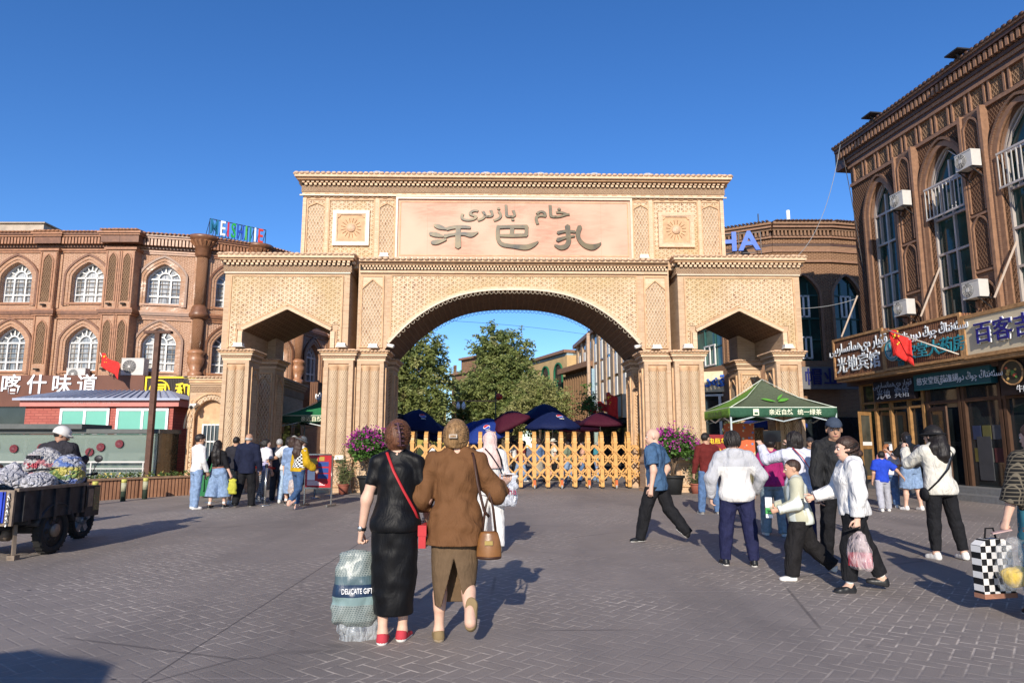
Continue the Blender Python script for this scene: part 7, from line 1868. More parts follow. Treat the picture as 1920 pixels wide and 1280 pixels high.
# ---------------------------------------------------------------- trees
def tree(label, x, y, h, crown, seed, mats, n=9000, size=.20, trunk=.22, group='trees in the bazaar street', sc=1):
    """crown = list of (cx, cy, cz, rx, ry, rz) clumps relative to the foot; twigs with hanging leaves fill them"""
    crown = [tuple(v * sc for v in c) for c in crown]; h *= sc; rd = random.Random(seed); t = thing('tree', label, 'tree', (x, y, 0), 0, group); bk = plain('tree_bark', (.10, .075, .05), .95, 0, .25, 14, .4)
    m = MB(); top_ = max(c[2] for c in crown)
    m.tube([(0, 0, 0), (.05, .02, h * .15), (-.04, .05, h * .32), (.05, 0, top_)], [trunk, trunk * .85, trunk * .6, trunk * .15], bk, 9)
    for c in crown:
        b = Vector((0, 0, h * rd.uniform(.18, .38))); e = Vector(c[:3]); md = b.lerp(e, .5) + Vector((rd.uniform(-.3, .3), rd.uniform(-.3, .3), .2)); m.tube([b, md, e], [trunk * .45, trunk * .28, trunk * .08], bk, 6)
        for _ in range(5):
            q = e + Vector((rd.uniform(-1, 1) * c[3], rd.uniform(-1, 1) * c[4], rd.uniform(-.6, .9) * c[5])) * .8; m.tube([md.lerp(e, .5), q], [trunk * .14, .012], bk, 4)
    m.build('trunk', t)
    vol = [c[3] * c[4] * c[5] for c in crown]; tot = sum(vol); m = MB()
    for c, v in zip(crown, vol):
        cl = int(n * (v / tot) ** 1.0 / 26) + 1
        for _ in range(cl):
            a, e, r = rd.uniform(0, 6.283), math.asin(rd.uniform(-.9, 1)), rd.random() ** .38
            r *= 1 + .18 * math.sin(4 * a + seed) + .14 * math.sin(5 * e + 2 * a)
            p = Vector((c[0] + c[3] * r * math.cos(a) * math.cos(e), c[1] + c[4] * r * math.sin(a) * math.cos(e), c[2] + c[5] * r * math.sin(e)))
            d = (Vector((math.cos(a) * math.cos(e), math.sin(a) * math.cos(e), math.sin(e) + rd.uniform(-.7, .5)))).normalized(); L = rd.uniform(.5, 1.1) * min(1, c[3])
            mt = mats[0] if rd.random() < .62 else mats[1] if rd.random() < .75 else mats[-1]
            for k_ in range(26):
                s = rd.random(); q = p + d * (s - .35) * L + Vector((rd.gauss(0, .07), rd.gauss(0, .07), rd.gauss(0, .06) - .12 * s * s)); leaves(m, [q], size, mt, rd, .25, .42)
    m.build('crown', t); return t
TL = [leafmat('elm_leaves', (.155, .20, .055), (.25, .275, .09)), leafmat('elm_leaves_dark', (.085, .125, .035), (.15, .185, .06)), leafmat('elm_leaves_pale', (.26, .27, .09), (.32, .31, .13))]
tree('tall dense elm tree seen at left inside the arch', -7.3, 46, 8, [(0, 0, 4.2, 2.6, 2.4, 2.4), (.3, 0, 6.3, 1.9, 1.8, 1.8), (-1.6, 0, 6.0, 1.6, 1.6, 2.0), (1.5, -.3, 4.8, 1.2, 1.3, 1.8), (1.3, 0, 3.0, 1.3, 1.2, 1.2), (-2.2, 0, 4, 1.5, 1.5, 2), (0, -.5, 2.6, 2.4, 1.5, 1.0)], 11, TL, 36000, .25, .26, sc=1.22)
tree('big broad elm tree filling centre of the arch', -.7, 56, 10, [(0, 0, 5.0, 3.1, 2.6, 2.6), (-.9, 0, 8.0, 1.3, 1.4, 2.0), (.5, 0, 7.6, 1.6, 1.5, 2.0), (-2.2, 0, 4.2, 1.7, 1.5, 1.6), (2.3, -.5, 4.3, 1.6, 1.5, 1.7), (3.0, -.5, 3.2, 1.4, 1.3, 1.2), (0, -.8, 3.2, 3.4, 1.6, 1.2), (-2.4, 0, 2.6, 1.6, 1.3, 1.0)], 12, TL, 52000, .28, .3, sc=1.14)
tree('pale small tree with thin stems before the broad elm', 2.05, 50, 5.6, [(0, 0, 3.9, 1.5, 1.2, 1.5), (1.0, 0, 3.3, 1.1, 1.0, 1.2), (-1.0, 0, 3.2, 1.0, 1.0, 1.0)], 13, [TL[2], TL[0], TL[2]], 11000, .20, .08, sc=1.2)
tree('small leafy street tree beside the maroon shop sign', 4.5, 39, 4.8, [(0, 0, 3.9, .7, .7, .9), (.2, 0, 3.0, .5, .5, .5)], 14, [leafmat('fresh_leaves', (.05, .13, .025), (.09, .18, .04)), TL[1]], 900, .18, .06)
tree('potted young tree in shade behind right tent', 7.6, 23.9, 2.3, [(0, 0, 1.4, .45, .4, .6), (.1, 0, 2.0, .35, .3, .45)], 15, [TL[0], TL[2]], 900, .10, .03)

# ---------------------------------------------------------------- houses along the street behind the arch
ochre = plain('ochre_plaster', (.52, .36, .18), .85, 0, .12, 1.5); yellow = plain('yellow_plaster', (.55, .42, .08), .85, 0, .1, 2); greenp = plain('painted_green_wood', (.02, .14, .07), .5, 0, .15, 3); bluew = plain('pale_blue_trim', (.30, .42, .48), .6)
hb = thing('shop_house', 'brown pilastered shop house on right side of bazaar street', 'building', (0, 0, 0)); M = frame((5.5, 58), (7.0, 37.5)); L = 20.55; M2 = M
m = MB(); m.M = M; m.box(0, L, 0, 6, 0, 9.6, cb); m.box(-.1, L, -.3, 6, 9.6, 9.9, rlt); m.build('wall', hb)
for i in range(9):
    s = 1.2 + i * 2.2; m = MB(); m.M = M; m.box(s - .38, s + .38, -.14, 0, 4.2, 9.6, plain('tan_pilaster', (.42, .30, .20), .8, 0, .2, 3)); m.build('pilaster', hb)
    m = MB(); m.M = M; m.box(s + .6, s + 1.6, -.06, 0, 4.4, 9.2, dglass); o = m.build('window', hb); m = MB(); m.M = M
    for z in (4.4, 5.9, 7.4): m.box(s + .62, s + 1.25, -.1, -.05, z, z + 1.3, white_fr)
    m.build('frame', o)
board('shop_sign', 'dark maroon shop sign with yellow bowl picture seen through arch', M, 11.5, 15.6, 2.95, 4.15, plain('maroon_panel', (.12, .03, .03), .6), -.9, .0, (.1, wlet), [('特色小吃', 13.5, 3.3, .5, ylet), (uy('بازار'), 13.5, 3.85, .4, wlet)])
board('shop_sign', 'cream shop sign with blue mark next to right rear pier', M, 15.8, 20.4, 2.95, 4.25, cream, -.95, .0, (.08, wood), [('特产', 18.6, 3.6, .6, plain('mid_blue_letter', (.05, .15, .4), .5))])
m = MB(); m.M = M; m.box(6, L, -1.8, 0, 2.65, 2.85, plain('black_awning', (.02, .02, .022), .7)); m.box(0, L, -.08, -.01, 0, 2.6, dglass); m.build('awning', hb)
flagcloth('big red flag with stars hanging beside cream street sign', (5.6, 37.0, 3.1), (5.0, 36.4, 4.25), 0, (.62, -.2, 0), 1.15); flagcloth('small red pennant by maroon street sign', (4.6, 40, 3.2), (4.0, 39.5, 3.9), 0, (.9, 0, 0), .45, False); flagcloth('second small red pennant nearer the cream street sign', (5.3, 40, 3.3), (4.9, 39.5, 3.95), 0, (.9, 0, 0), .45, False)
ho = thing('ornate_house', 'ochre house with green carved balcony and round arched loggia', 'building', (0, 0, 0)); M = frame((2.0, 66), (5.2, 57.5)); L = 9.08
m = MB(); m.M = M; m.box(0, L, 0, 5, 0, 9.2, ochre); m.build('wall', ho); m = MB(); m.M = M; m.box(-.5, L + .1, -.9, 5, 9.2, 9.45, rlt); m.box(-.3, L, -.6, 5, 9.0, 9.2, bluew); m.build('roof', ho)
m = MB(); m.M = M
for c in (1.6, 4.6, 7.4):
    q = [(c - .75, 6.1)] + [(c - .75 * math.cos(R(a)), 7.6 + .8 * math.sin(R(a))) for a in range(0, 181, 15)] + [(c + .75, 6.1)]; m.prism(q, -.62, -.6, dglass); m.rib(q, .14, -.72, -.6, greenp)
m.box(0, L, -.6, 0, 5.9, 9.0, ochre); m.box(-.2, L, -1.5, 0, 5.5, 5.8, greenp); m.box(-.1, L, -1.4, -.6, 4.9, 5.5, bluew); m.box(0, L, -.3, 0, 2.6, 4.9, greenp)
for i in range(24): m.box(i * L / 24, i * L / 24 + .1, -1.42, -1.36, 5.8, 6.7, greenp)
m.box(-.1, L, -1.46, -1.34, 6.7, 6.82, greenp); m.build('balcony', ho)
hm_ = thing('small_house', 'dark wooden gabled house with pale pipe before the pilastered house', 'building', (0, 0, 0)); m = MB(); m.M = frame((4.4, 56), (6.1, 50)); m.box(0, 6, 0, 2, 0, 7.2, plain('dark_timber', (.17, .08, .045), .8, 0, .2, 3)); m.build('wall', hm_)
m = MB(); m.M = frame((4.4, 56), (6.1, 50)); m.box(-.3, 6.2, -.6, 2, 7.2, 7.6, rlt)
for i in range(12): m.box(i * .5, i * .5 + .12, -.2, 0, 3, 7, plain('dull_batten', (.20, .115, .06), .8))
m.box(6.05, 6.5, -.5, 0, 3.2, 7.0, bluew)
m.build('roof', hm_)
m = MB(); m.cyl((5.2, 46, 0), (5.2, 46, 9.0), .12, plain('pale_flue', (.45, .32, .22), .8), 10); m.cyl((5.2, 46, 9.0), (5.2, 46, 12), .02, steel, 6); m.build('street_pole', label='pale pole with thin mast before pilastered house', cat='pole')
hy = thing('yellow_house', 'yellow house with dark arched window far down the street', 'building', (0, 0, 0)); M = frame((-9.7, 76), (-7.4, 77)); m = MB(); m.M = M; m.box(0, 2.5, 0, 6, 0, 6.0, yellow); m.build('wall', hy)
m = MB(); m.M = M; m.box(-.1, 2.6, -.3, 6, 6.0, 6.3, plain('cream_cornice', (.6, .5, .3), .8)); m.build('roof', hy); m = MB(); m.M = M
q = arch_prof(1.5, .6, 3.0, 4.3, 5.1, 6); m.prism(q, -.06, .0, dglass); m.rib(q, .15, -.1, 0, plain('cream_cornice', (.6, .5, .3), .8)); m.build('window', hy)
hbk = thing('brick_house', 'brown brick house with balcony left of the broad elm', 'building', (0, 0, 0)); M = frame((-6.0, 68), (-3.0, 64)); m = MB(); m.M = M; m.box(0, 5, 0, 5, 0, 8.3, cb); m.box(1.4, 5, .2, 5, 8.3, 9.7, cb); m.build('wall', hbk)
m = MB(); m.M = M; m.box(-.1, 5.1, -.25, 5, 8.3, 8.5, rlt); m.box(1.3, 5.1, -.1, 5, 9.7, 9.9, rlt); m.box(.4, .7, -.1, .1, 8.5, 9.3, cb); m.build('cornice', hbk); m = MB(); m.M = M
for s in (.7, 2.2, 3.7): m.box(s, s + .8, -.05, 0, 5.6, 7.4, dglass)
m.build('windows', hbk)
hl = thing('street_house', 'shaded brick house front on left street side behind the elm', 'building', (0, 0, 0)); M = frame((-9.3, 40), (-9.0, 64)); m = MB(); m.M = M; m.box(0, 24, 0, 5, 0, 7.5, cb); m.build('wall', hl)
sl2 = thing('street_lamp', 'street lamp with wooden arm and two white bulbs under the elms', 'street lamp', (-.9, 37.5, 0)); m = MB(); m.cyl((0, 0, 0), (0, 0, 4.4), .035, plain('mossy_pole', (.09, .09, .05), .8), 10); m.build('pole', sl2); m = MB(); m.bar((-2.1, 0, 3.85), (.1, 0, 3.85), .07, .07, gold); m.build('arm', sl2)
for x in (-2.05, -1.75):
    m = MB(); m.lathe([(.03, .0), (.10, -.14), (.12, -.26), (.08, -.38), (.0, -.42)], (x, 0, 3.8), wlet, 12); m.build('bulb', sl2)
m = MB(); m.lathe([(.03, .2), (.2, .1), (.23, 0), (.2, -.12), (.05, -.2)], (-.75, 38.5, 4.15), plain('lantern_red', (.42, .05, .03), .6), 14); m.build('lantern', label='small round red lantern hanging before the elms', cat='lantern')

# red banner board and stall things under the right tent
b = board('banner_board', 'red banner board with yellow characters behind maroon sweater man', Matrix.Translation((5.42, 19.3, 0)), 0, .62, .85, 1.75, plain('banner_red', (.20, .012, .016), .6), 0, .04, None, [('电瓶车', .32, 1.56, .17, ylet), ('禁止入内', .32, 1.30, .14, ylet)])
m = MB()
for x in (.1, 1.1): m.box(x - .02, x + .02, .0, .04, 0, .75, steel)
m2 = MB(); m2.M = Matrix.Translation((5.42, 19.3, 0))
for x in (.08, .54): m2.box(x - .02, x + .02, .0, .04, 0, .845, steel)
m2.build('leg', b)
mk = MB(); mk.M = Matrix.Translation((6.35, 20.6, 0)); mk.box(0, .9, 0, .04, .9, 2.1, floral('poster_print', (.5, .12, .05), (.6, .5, .3), (.1, .2, .4), 9)); mk.box(.0, .04, .0, .04, 0, .9, steel); mk.box(.86, .9, .0, .04, 0, .9, steel); mk.build('poster_stand', label='colourful picture poster on a stand inside right tent', cat='poster')
m = MB(); m.M = Matrix.Translation((7.0, 21.6, 0)); m.box(0, 1.8, 0, .5, 0, .7, slats('stall_slats', (.16, .14, .08), (.05, .05, .03), .09)); m.build('stall_counter', label='low slatted counter in shade of right tent', cat='counter')

# cables
def cable(label, P, r=.012, mat=steel):
    P = [Vector(p) for p in P]; Q = []
    for i in range(17):
        t = i / 16; Q.append((1 - t) ** 2 * P[0] + 2 * t * (1 - t) * P[1] + t * t * P[2])
    m = MB(); m.tube(Q, r, mat, 5); m.build('cable', label=label, cat='cable')
pc = plain('pale_cable', (.26, .27, .28), .5)
cable('pale cable sagging from right building roof to right gate tower', [(12.0, 23.6, 12.3), (11.0, 23.4, 8.2), (9.2, 22.8, 7.5)], .010, pc); cable('dark cable down the corner of right building', [(12.2, 23.9, 12.2), (12.5, 23.7, 9), (12.6, 23.6, 5.4)], .014)
cable('pale cable crossing the dark curved building wall', [(9.3, 23, 6.1), (11.5, 24, 6.2), (13.2, 24.4, 7.0)], .012, pc); cable('thin dark wire crossing sky inside the arch', [(-4.2, 30, 7.0), (0, 33, 7.4), (4.6, 36, 7.2)], .008)
# ---------------------------------------------------------------- cargo tricycle with its load and driver
tk = thing('cargo_tricycle', 'worn blue electric cargo tricycle loaded with white sacks', 'tricycle', (-6.87, 9.62, 0)); rubber = plain('tyre_rubber', (.018, .017, .016), .85, 0, .2, 20, .2); bluem = plain('worn_blue_paint', (.02, .05, .42), .4, 0, .25, 5, .05, .5); grim = plain('grimy_dark_metal', (.04, .04, .045), .55, .4, .35, 8, .1); rusty = plain('rusty_steel_edge', (.22, .17, .13), .6, .4, .3, 12, .1); greym = plain('grey_metal', (.22, .23, .25), .45, .5, .2)
def wheel(x, y, r, wd, spokes=False):
    m = MB(); n = 26
    prof = [(r * .70, -wd * .38), (r * .82, -wd * .5), (r * .94, -wd * .48), (r, -wd * .3), (r, wd * .3), (r * .94, wd * .48), (r * .82, wd * .5), (r * .70, wd * .38)]
    vs_ = [(b, a * math.cos(2 * math.pi * i / n), a * math.sin(2 * math.pi * i / n)) for a, b in prof for i in range(n)]
    fs = [(i * n + j, i * n + (j + 1) % n, ((i + 1) % 8) * n + (j + 1) % n, ((i + 1) % 8) * n + j) for i in range(8) for j in range(n)]
    m.add(vs_, fs, rubber, True)
    for j in range(n): m.box(-wd * .42, wd * .42, -.012, .012, r - .006, r + .005, rubber, M=Matrix.Rotation(2 * math.pi * j / n, 4, 'X'))
    o = m.build('wheel', tk, loc=(x, y, r)); m = MB()
    if spokes:
        for j in range(5): m.box(-.035, .035, -.045, .045, .04, r * .72, greym, M=Matrix.Rotation(2 * math.pi * j / 5, 4, 'X'))
        m.cyl((-.06, 0, 0), (.06, 0, 0), .07, greym, 14)
    else:
        m.cyl((-.03, 0, 0), (.03, 0, 0), r * .71, grim, 26); m.cyl((.03, 0, 0), (.075, 0, 0), r * .28, rusty, 14)
        for j in range(6): a = 2 * math.pi * j / 6; m.cyl((.03, r * .45 * math.cos(a), r * .45 * math.sin(a)), (.036, r * .45 * math.cos(a), r * .45 * math.sin(a)), .035, dark, 10)
    m.build('rim', o)
wheel(.56, 0, .31, .115); wheel(-.56, 0, .31, .115); wheel(0, 1.55, .285, .11, True)
m = MB()
x0, x1, y0, y1 = -.68, .62, -.82, .62
m.box(x0, x1, y0, y1, .50, .545, grim)
m.box(x1 - .025, x1, y0, y1, .545, .88, grim); m.box(x0, x0 + .025, y0, y1, .545, .88, grim); m.box(x0, x1, y1 - .025, y1, .545, 1.0, grim)
for x in (x0, x1): m.box(x - .03, x + .03, y0, y1, .88, .92, rusty)
for i in range(5): m.box(x1 + .001, x1 + .03, y0 + .12 + i * .30, y0 + .17 + i * .30, .50, .88, grim)
for y in (-.5, 0, .5): m.bar((-.6, y, .47), (.6, y, .47), .06, .06, grim)
for x in (-.35, .35): m.bar((x, -.8, .42), (x * .6, 1.2, .42), .07, .08, grim)
m.bar((-.56, 0, .31), (.56, 0, .31), .08, .08, grim)
m.build('cargo_bed', tk)
m = MB(); m.box(x0, x1, y0 - .035, y0, .46, .90, rusty); m.box(x0 + .04, x1 - .10, y0 - .05, y0 - .036, .50, .88, bluem)
for z in (.855, .80, .56): m.box(x0 + .06, x1 - .12, y0 - .068, y0 - .051, z - .012, z + .012, bluem)
for x in (x0 + .09, x1 - .15): m.box(x - .03, x + .03, y0 - .07, y0 - .051, .5, .88, bluem)
m.box(x1 - .55, x1 - .2, y0 - .056, y0 - .051, .57, .62, plain('red_white_sticker', (.6, .2, .18), .5))
tg = m.build('tailgate', tk); m = MB()
for i in range(9): m.tube([(x1 - .05 + .012 * math.cos(R(a)) * (1 if i % 2 else .3), y0 - .06 + .01 * math.sin(R(a)) * (0.2 if i % 2 else 1.2), .84 - i * .045 + .028 * math.sin(R(a))) for a in range(0, 361, 45)], .006, chrome, 5, False)
m.build('chain', tg)
m = MB(); m.box(-.22, .60, .66, 1.0, .42, .86, grim); m.box(.601, .61, .70, .82, .56, .82, rusty); m.box(.601, .612, .84, .98, .50, .84, floral('faded_sticker', (.2, .15, .08), (.35, .3, .1), (.3, .08, .05), 40)); m.build('battery_box', tk)
m = MB(); m.box(-.3, .3, .72, 1.12, .86, .96, plain('black_seat', (.014, .014, .015), .6)); m.build('seat', tk)
m = MB(); m.bar((0, 1.0, .5), (0, 1.35, .85), .08, .08, grim); m.tube([(0, 1.34, .86), (0, 1.45, .6), (-.09, 1.53, .42), (-.09, 1.55, .285)], .028, greym, 8); m.tube([(.0, 1.45, .6), (.09, 1.53, .42), (.09, 1.55, .285)], .028, greym, 8)
m.rib([(-.34 * math.cos(R(a)), .0 + .34 * math.sin(R(a))) for a in range(30, 150, 15)], .02, -.07, .07, grim) if 0 else None
m.tube([(0, 1.55 + .33 * math.cos(R(a)), .285 + .33 * math.sin(R(a))) for a in range(20, 151, 13)], .06, grim, 8, flat=.3); m.build('fork', tk)
m = MB(); m.tube([(-.38, 1.15, 1.02), (-.2, 1.28, 1.0), (0, 1.34, .96), (.2, 1.28, 1.0), (.38, 1.15, 1.02)], .016, greym, 8); m.bar((0, 1.34, .8), (0, 1.34, .97), .06, .06, grim); m.ball((0, 1.46, .84), .09, greym, 12, 8)
for s in (-1, 1): m.cyl((s * .36, 1.165, 1.017), (s * .47, 1.09, 1.03), .022, rubber, 8); m.tube([(s * .3, 1.22, 1.0), (s * .38, 1.25, 1.2)], .006, steel, 5); m.ball((s * .38, 1.25, 1.25), .07, steel, 10, 6, (1, .25, .8))
m.build('handlebar', tk)
m = MB(); m.box(-.45, .2, -.62, -.2, .30, .44, grim); m.cyl((-.3, -.35, .3), (.25, -.35, .3), .09, rusty, 14); m.box(-.12, .08, -.46, -.26, .2, .32, greym); m.tube([(.1, -.8, .45), (.2, -.84, .36), (.02, -.86, .33), (-.05, -.82, .40)], .015, acw, 6); m.bar((.42, -.5, .5), (.45, -.52, .06), .04, .04, rusty); m.box(.40, .50, -.57, -.47, .0, .06, rusty); m.build('axle_motor', tk)
m = MB(); m.box(.30, .56, .30, .66, .54, .90, grim) if 0 else None
m.tube([(.56, .34 * math.cos(R(a)) * 1.15, .31 + .36 * math.sin(R(a))) for a in range(15, 166, 15)], .085, grim, 8, flat=.25); m.build('mudguard', tk)
TX, TY = -6.87, 9.62
sackw = crinkle('woven_white_sack', (.52, .51, .55)); sackg = crinkle('grey_white_sack', (.34, .335, .37)); sackc = crinkle('printed_sack', (.44, .45, .52), (((.07, .15, .42), .47, .14), ((.50, .42, .05), .42, .0), ((.10, .20, .06), .55, -.02), ((.06, .12, .38), .52, -.16)))
sackr = crinkle('pink_print_sack', (.50, .48, .48), (((.42, .12, .14), .56, .1), ((.42, .12, .14), .58, -.12))); sacky = crinkle('leafy_sack', (.32, .29, .08), (((.35, .05, .06), .5, 0), ((.08, .18, .04), .48, .03)))
def sack(label, c, r, mat, rot=0, seed=1, neck=None, txt=None):
    f = Field(.06); f.fold = .013; f.ff = 1.7; f.seed = seed; M_ = Matrix.Rotation(R(rot), 4, 'Y')
    f.ell((0, 0, 0), r, M_); f.ell((r[0] * .25, 0, -r[2] * .2), (r[0] * .8, r[1] * .9, r[2] * .75), M_); f.ell((-r[0] * .3, 0, -r[2] * .15), (r[0] * .7, r[1] * .95, r[2] * .8), M_)
    if neck: f.cap((0, 0, r[2] * .7), (neck[0], neck[1], neck[2]), .07, .045, .06); f.ell(neck, (.08, .06, .05))
    m = MB(); f.into(m, .018, mat)
    if txt:
        for t_, z, s, mt in txt: m.writing(t_, (0, -r[1] * 1.0, z), s * .8, mt, .05, .004)
    return m.build('sack', loc=(TX + c[0], TY + c[1], c[2]), label=label, cat='sack')
redp = plain('print_red', (.40, .06, .08), .7); blkp = plain('print_black', (.04, .04, .05), .7)
sack('tall bulging white sack with red print behind the driver', (.10, .42, 1.13), (.26, .24, .30), sackr, 0, 3, None, [('548', .04, .13, redp), ('MADE', .16, .09, blkp)])
sack('upright sack with blue and yellow print at right front of tricycle', (.43, .44, 1.07), (.22, .22, .26), sackc, 6, 5)
sack('long white sack lying across the tailgate', (-.28, -.62, .95), (.52, .16, .10), sackw, -3, 7)
sack('knotted white sack on left part of the load', (-.35, -.10, 1.03), (.26, .22, .16), sackg, 0, 9, (.02, 0, .20))
sack('crumpled white sack in middle of the load', (.04, -.18, 1.00), (.24, .2, .15), sackw, 0, 12, (.06, 0, .17))
sack('small white sack at right edge under the strap', (.36, -.05, .96), (.2, .22, .13), sackw, 0, 15)
sack('grey bag stuffed low in the cargo bed', (-.1, .1, .78), (.5, .45, .24), sackg, 0, 17)
sack('leafy yellow printed sack at left of tailgate', (-.50, -.70, .88), (.24, .14, .10), sacky, 0, 20)
m = MB(); m.tube([(TX + .60, TY + .55, 1.12), (TX + .42, TY + .22, 1.14), (TX + .15, TY + .16, 1.12), (TX - .1, TY + .1, 1.06)], .02, plain('black_strap', (.02, .02, .02), .7), 6, flat=.4); m.build('load_strap', label='black strap across the sacks on tricycle', cat='strap')
PJ['D'] = person('tricycle driver in white helmet and dark padded jacket holding phone', (TX - .08, TY + .92), -4, 1.68, 1.12, False, dict(ll=(80, 12, 10, 4, 0), rl=(80, 12, 10, 4, 0), la=(38, 12, 70, 0), ra=(30, 6, 110, -4)),
    dict(mat=fabric('dark_padded_jacket', (.03, .028, .034), .8, .7), loose=.035, hem=-.03, collar=True, name='jacket'), dict(mat=BLACKC, loose=.02), dict(mat=bshoe), ('crop', H_BLACK), ('helmet', plain('white_helmet', (.62, .58, .54), .35, 0, .1)), 3, (8, 0), (60, 14), ('relax', 'hold'), .0125, None, .94)
for lb_, x, y, hh in (('child with dark hair bun behind the tricycle load', -8.9, 12.0, 1.12), ('small child with ornamented hair behind the white sacks', -8.5, 12.4, 1.16)):
    person(lb_, (x, y), 80 if hh < 1.14 else 20, hh, 1.0, True, {}, dict(mat=floral('child_print', (.30, .05, .04), (.5, .3, .1), (.1, .1, .1), 30), loose=.02, hem=-.03), dict(mat=BLACKC, loose=.02), dict(mat=bshoe), ('bun', H_DBROWN), None, 2, h=.016)

# ---------------------------------------------------------------- things carried
phm = plain('phone_black', (.01, .01, .012), .2); phw = plain('phone_white', (.6, .6, .62), .3)
def phone(label, p, rx, rz, mat=phm):
    m = MB(); m.box(-.037, .037, -.005, .005, -.075, .075, mat); m.box(-.03, -.008, -.008, -.005, .03, .065, plain('phone_camera', (.05, .05, .06), .2)); o = m.build('phone', loc=p, label=label, cat='phone'); o.rotation_euler = (R(rx), 0, R(rz)); return o
def hand(k, s): return PJ[k]['hand_' + s]
q = (hand('R5', 'L') + hand('R5', 'R')) / 2; m = MB(); m.box(-.13, .13, -.006, .006, -.085, .085, phm); o = m.build('tablet', loc=q + Vector((0, .02, .06)), label='dark tablet raised by woman with dark bob', cat='tablet')
q = (hand('R12', 'L') + hand('R12', 'R')) / 2; phone('black phone held by person in black hat', q + Vector((0, .03, .05)), -8, 0)
q = (hand('R11', 'L') + hand('R11', 'R')) / 2; phone('white phone held up by woman in denim shorts', q + Vector((0, .02, .05)), -5, 0, phw)
phone('dark phone in the tricycle driver hand', hand('D', 'R') + Vector((0, 0, .05)), -20, -70); phone('white phone in raised hand of brown shirt woman', hand('C2', 'R') + Vector((.0, .01, .035)), 80, 20, phw)
phone('dark phone in hand of girl in white hoodie', hand('R8', 'L') + Vector((-.05, -.01, .0)), 70, 60); phone('phone in hand of woman at right edge', hand('R14', 'L') + Vector((-.04, -.03, .0)), 75, 70, plain('phone_pattern', (.45, .3, .28), .4))
def bagfield(w_, d_, h_, fold=.012, seed=2, neck=.35):
    f = Field(.05); f.fold = fold; f.seed = seed
    f.stack((0, 0, 0), Matrix(), [(-h_, w_ * .42, d_ * .30, 0), (-h_ * .93, w_ * .50, d_ * .45, 0), (-h_ * .7, w_ * .53, d_ * .52, 0), (-h_ * .45, w_ * .51, d_ * .5, 0), (-h_ * .2, w_ * .44, d_ * .36, 0), (-h_ * .06, w_ * neck, d_ * .2, 0), (0, w_ * .10, d_ * .12, 0)]); return f
# gift bag with grey patterned cloth and a clear lower sack
k = NT('gift_bag_print'); x, y, z = k.xyz(k.obj); v = k.node('TexVoronoi'); k.set(v.inputs['Vector'], k.mapping(k.obj, (50, 20, 34))); v.inputs['Scale'].default_value = 1; v.feature = 'F1'; v.distance = 'MANHATTAN'
bk_ = k.node('TexBrick'); k.set(bk_.inputs['Vector'], k.comb(k.math('MULTIPLY', k.math('ADD', x, k.math('MULTIPLY', z, .35)), 30), k.math('MULTIPLY', z, 30))); bk_.inputs['Scale'].default_value = 1; bk_.inputs['Mortar Size'].default_value = .13; bk_.inputs['Brick Width'].default_value = .62; bk_.inputs['Row Height'].default_value = .42
bk_.inputs['Color1'].default_value = lin((.03, .06, .068)); bk_.inputs['Color2'].default_value = lin((.05, .085, .095)); bk_.inputs['Mortar'].default_value = lin((.22, .25, .235))
c = k.mix(k.ramp(k.noise(k.obj, 6, 3), .45, .75, 0, .2), bk_.outputs[0], lin((.4, .42, .4)))
band = k.math('COMPARE', z, -.30, .045); c = k.mix(band, c, lin((.012, .03, .07)))
b2 = k.math('COMPARE', z, -.225, .03); c = k.mix(b2, c, lin((.07, .11, .125))); b3 = k.math('COMPARE', z, -.375, .03); c = k.mix(b3, c, lin((.18, .26, .26)))
k.bump(k.noise(k.mapping(k.obj, (1, 1, .5)), 16, 3), .5, .02); gift_m = k.out(c, .4, .5)
gp_ = hand('C1', 'L') + Vector((-.01, -.02, -.03)); gb_ = thing('gift_bag', 'grey patterned gift bag with dark lettered band held by woman in black', 'bag', gp_, R(10))
f = bagfield(.33, .20, .56, .012, 4, .40); m = MB(); f.into(m, .011, gift_m); m.build('body', gb_)
m = MB(); m.writing('DELICATE GIFT', (.012, -.104, -.30), .055, wlet, .012, .004, .62); m.build('lettering', gb_)
f = bagfield(.30, .17, .36, .014, 6, .5); m = MB(); f.into(m, .012, clear('clear_plastic', (.45, .48, .50), .5, .12)); o = m.build('clear_sack', gb_); o.location = (.03, .03, -.40)
# shoulder bags
def strap(m, P, r, mat, flat=.35): m.tube(P, r, mat, 6, flat=flat)
redl = plain('red_leather', (.42, .025, .03), .45, 0, .08); T1 = PJ['C1']['T']
rb_ = thing('crossbody_bag', 'small red bag on thin red strap across black velvet back', 'bag', (0, 0, 0)); m = MB(); strap(m, [T1(-.052, .02, .335), T1(-.040, -.052, .322), T1(-.0, -.085, .24), T1(.05, -.085, .15), T1(.10, -.06, .06), T1(.118, -.01, .0)], .012, redl); m.build('strap', rb_)
m = MB(); c = T1(.128, .02, -.02); m.box(c.x - .025, c.x + .03, c.y - .09, c.y + .09, c.z - .14, c.z + .02, redl); m.box(c.x - .03, c.x + .035, c.y - .095, c.y + .095, c.z - .05, c.z + .03, redl); m.build('pouch', rb_)
T2 = PJ['C2']['T']; brl = plain('tan_leather', (.20, .085, .025), .35, 0, .2, 12, .1, .5); dkl = plain('dark_leather_strap', (.05, .022, .014), .5)
hb_ = thing('handbag', 'tan leather handbag with long dark strap on brown shirt woman', 'bag', (0, 0, 0)); c = T2(.158, -.075, -.075); m = MB(); strap(m, [T2(.072, -.01, .338), T2(.085, -.075, .30), T2(.105, -.098, .18), T2(.135, -.10, .06), c + Vector((0, -.01, .18))], .011, dkl)
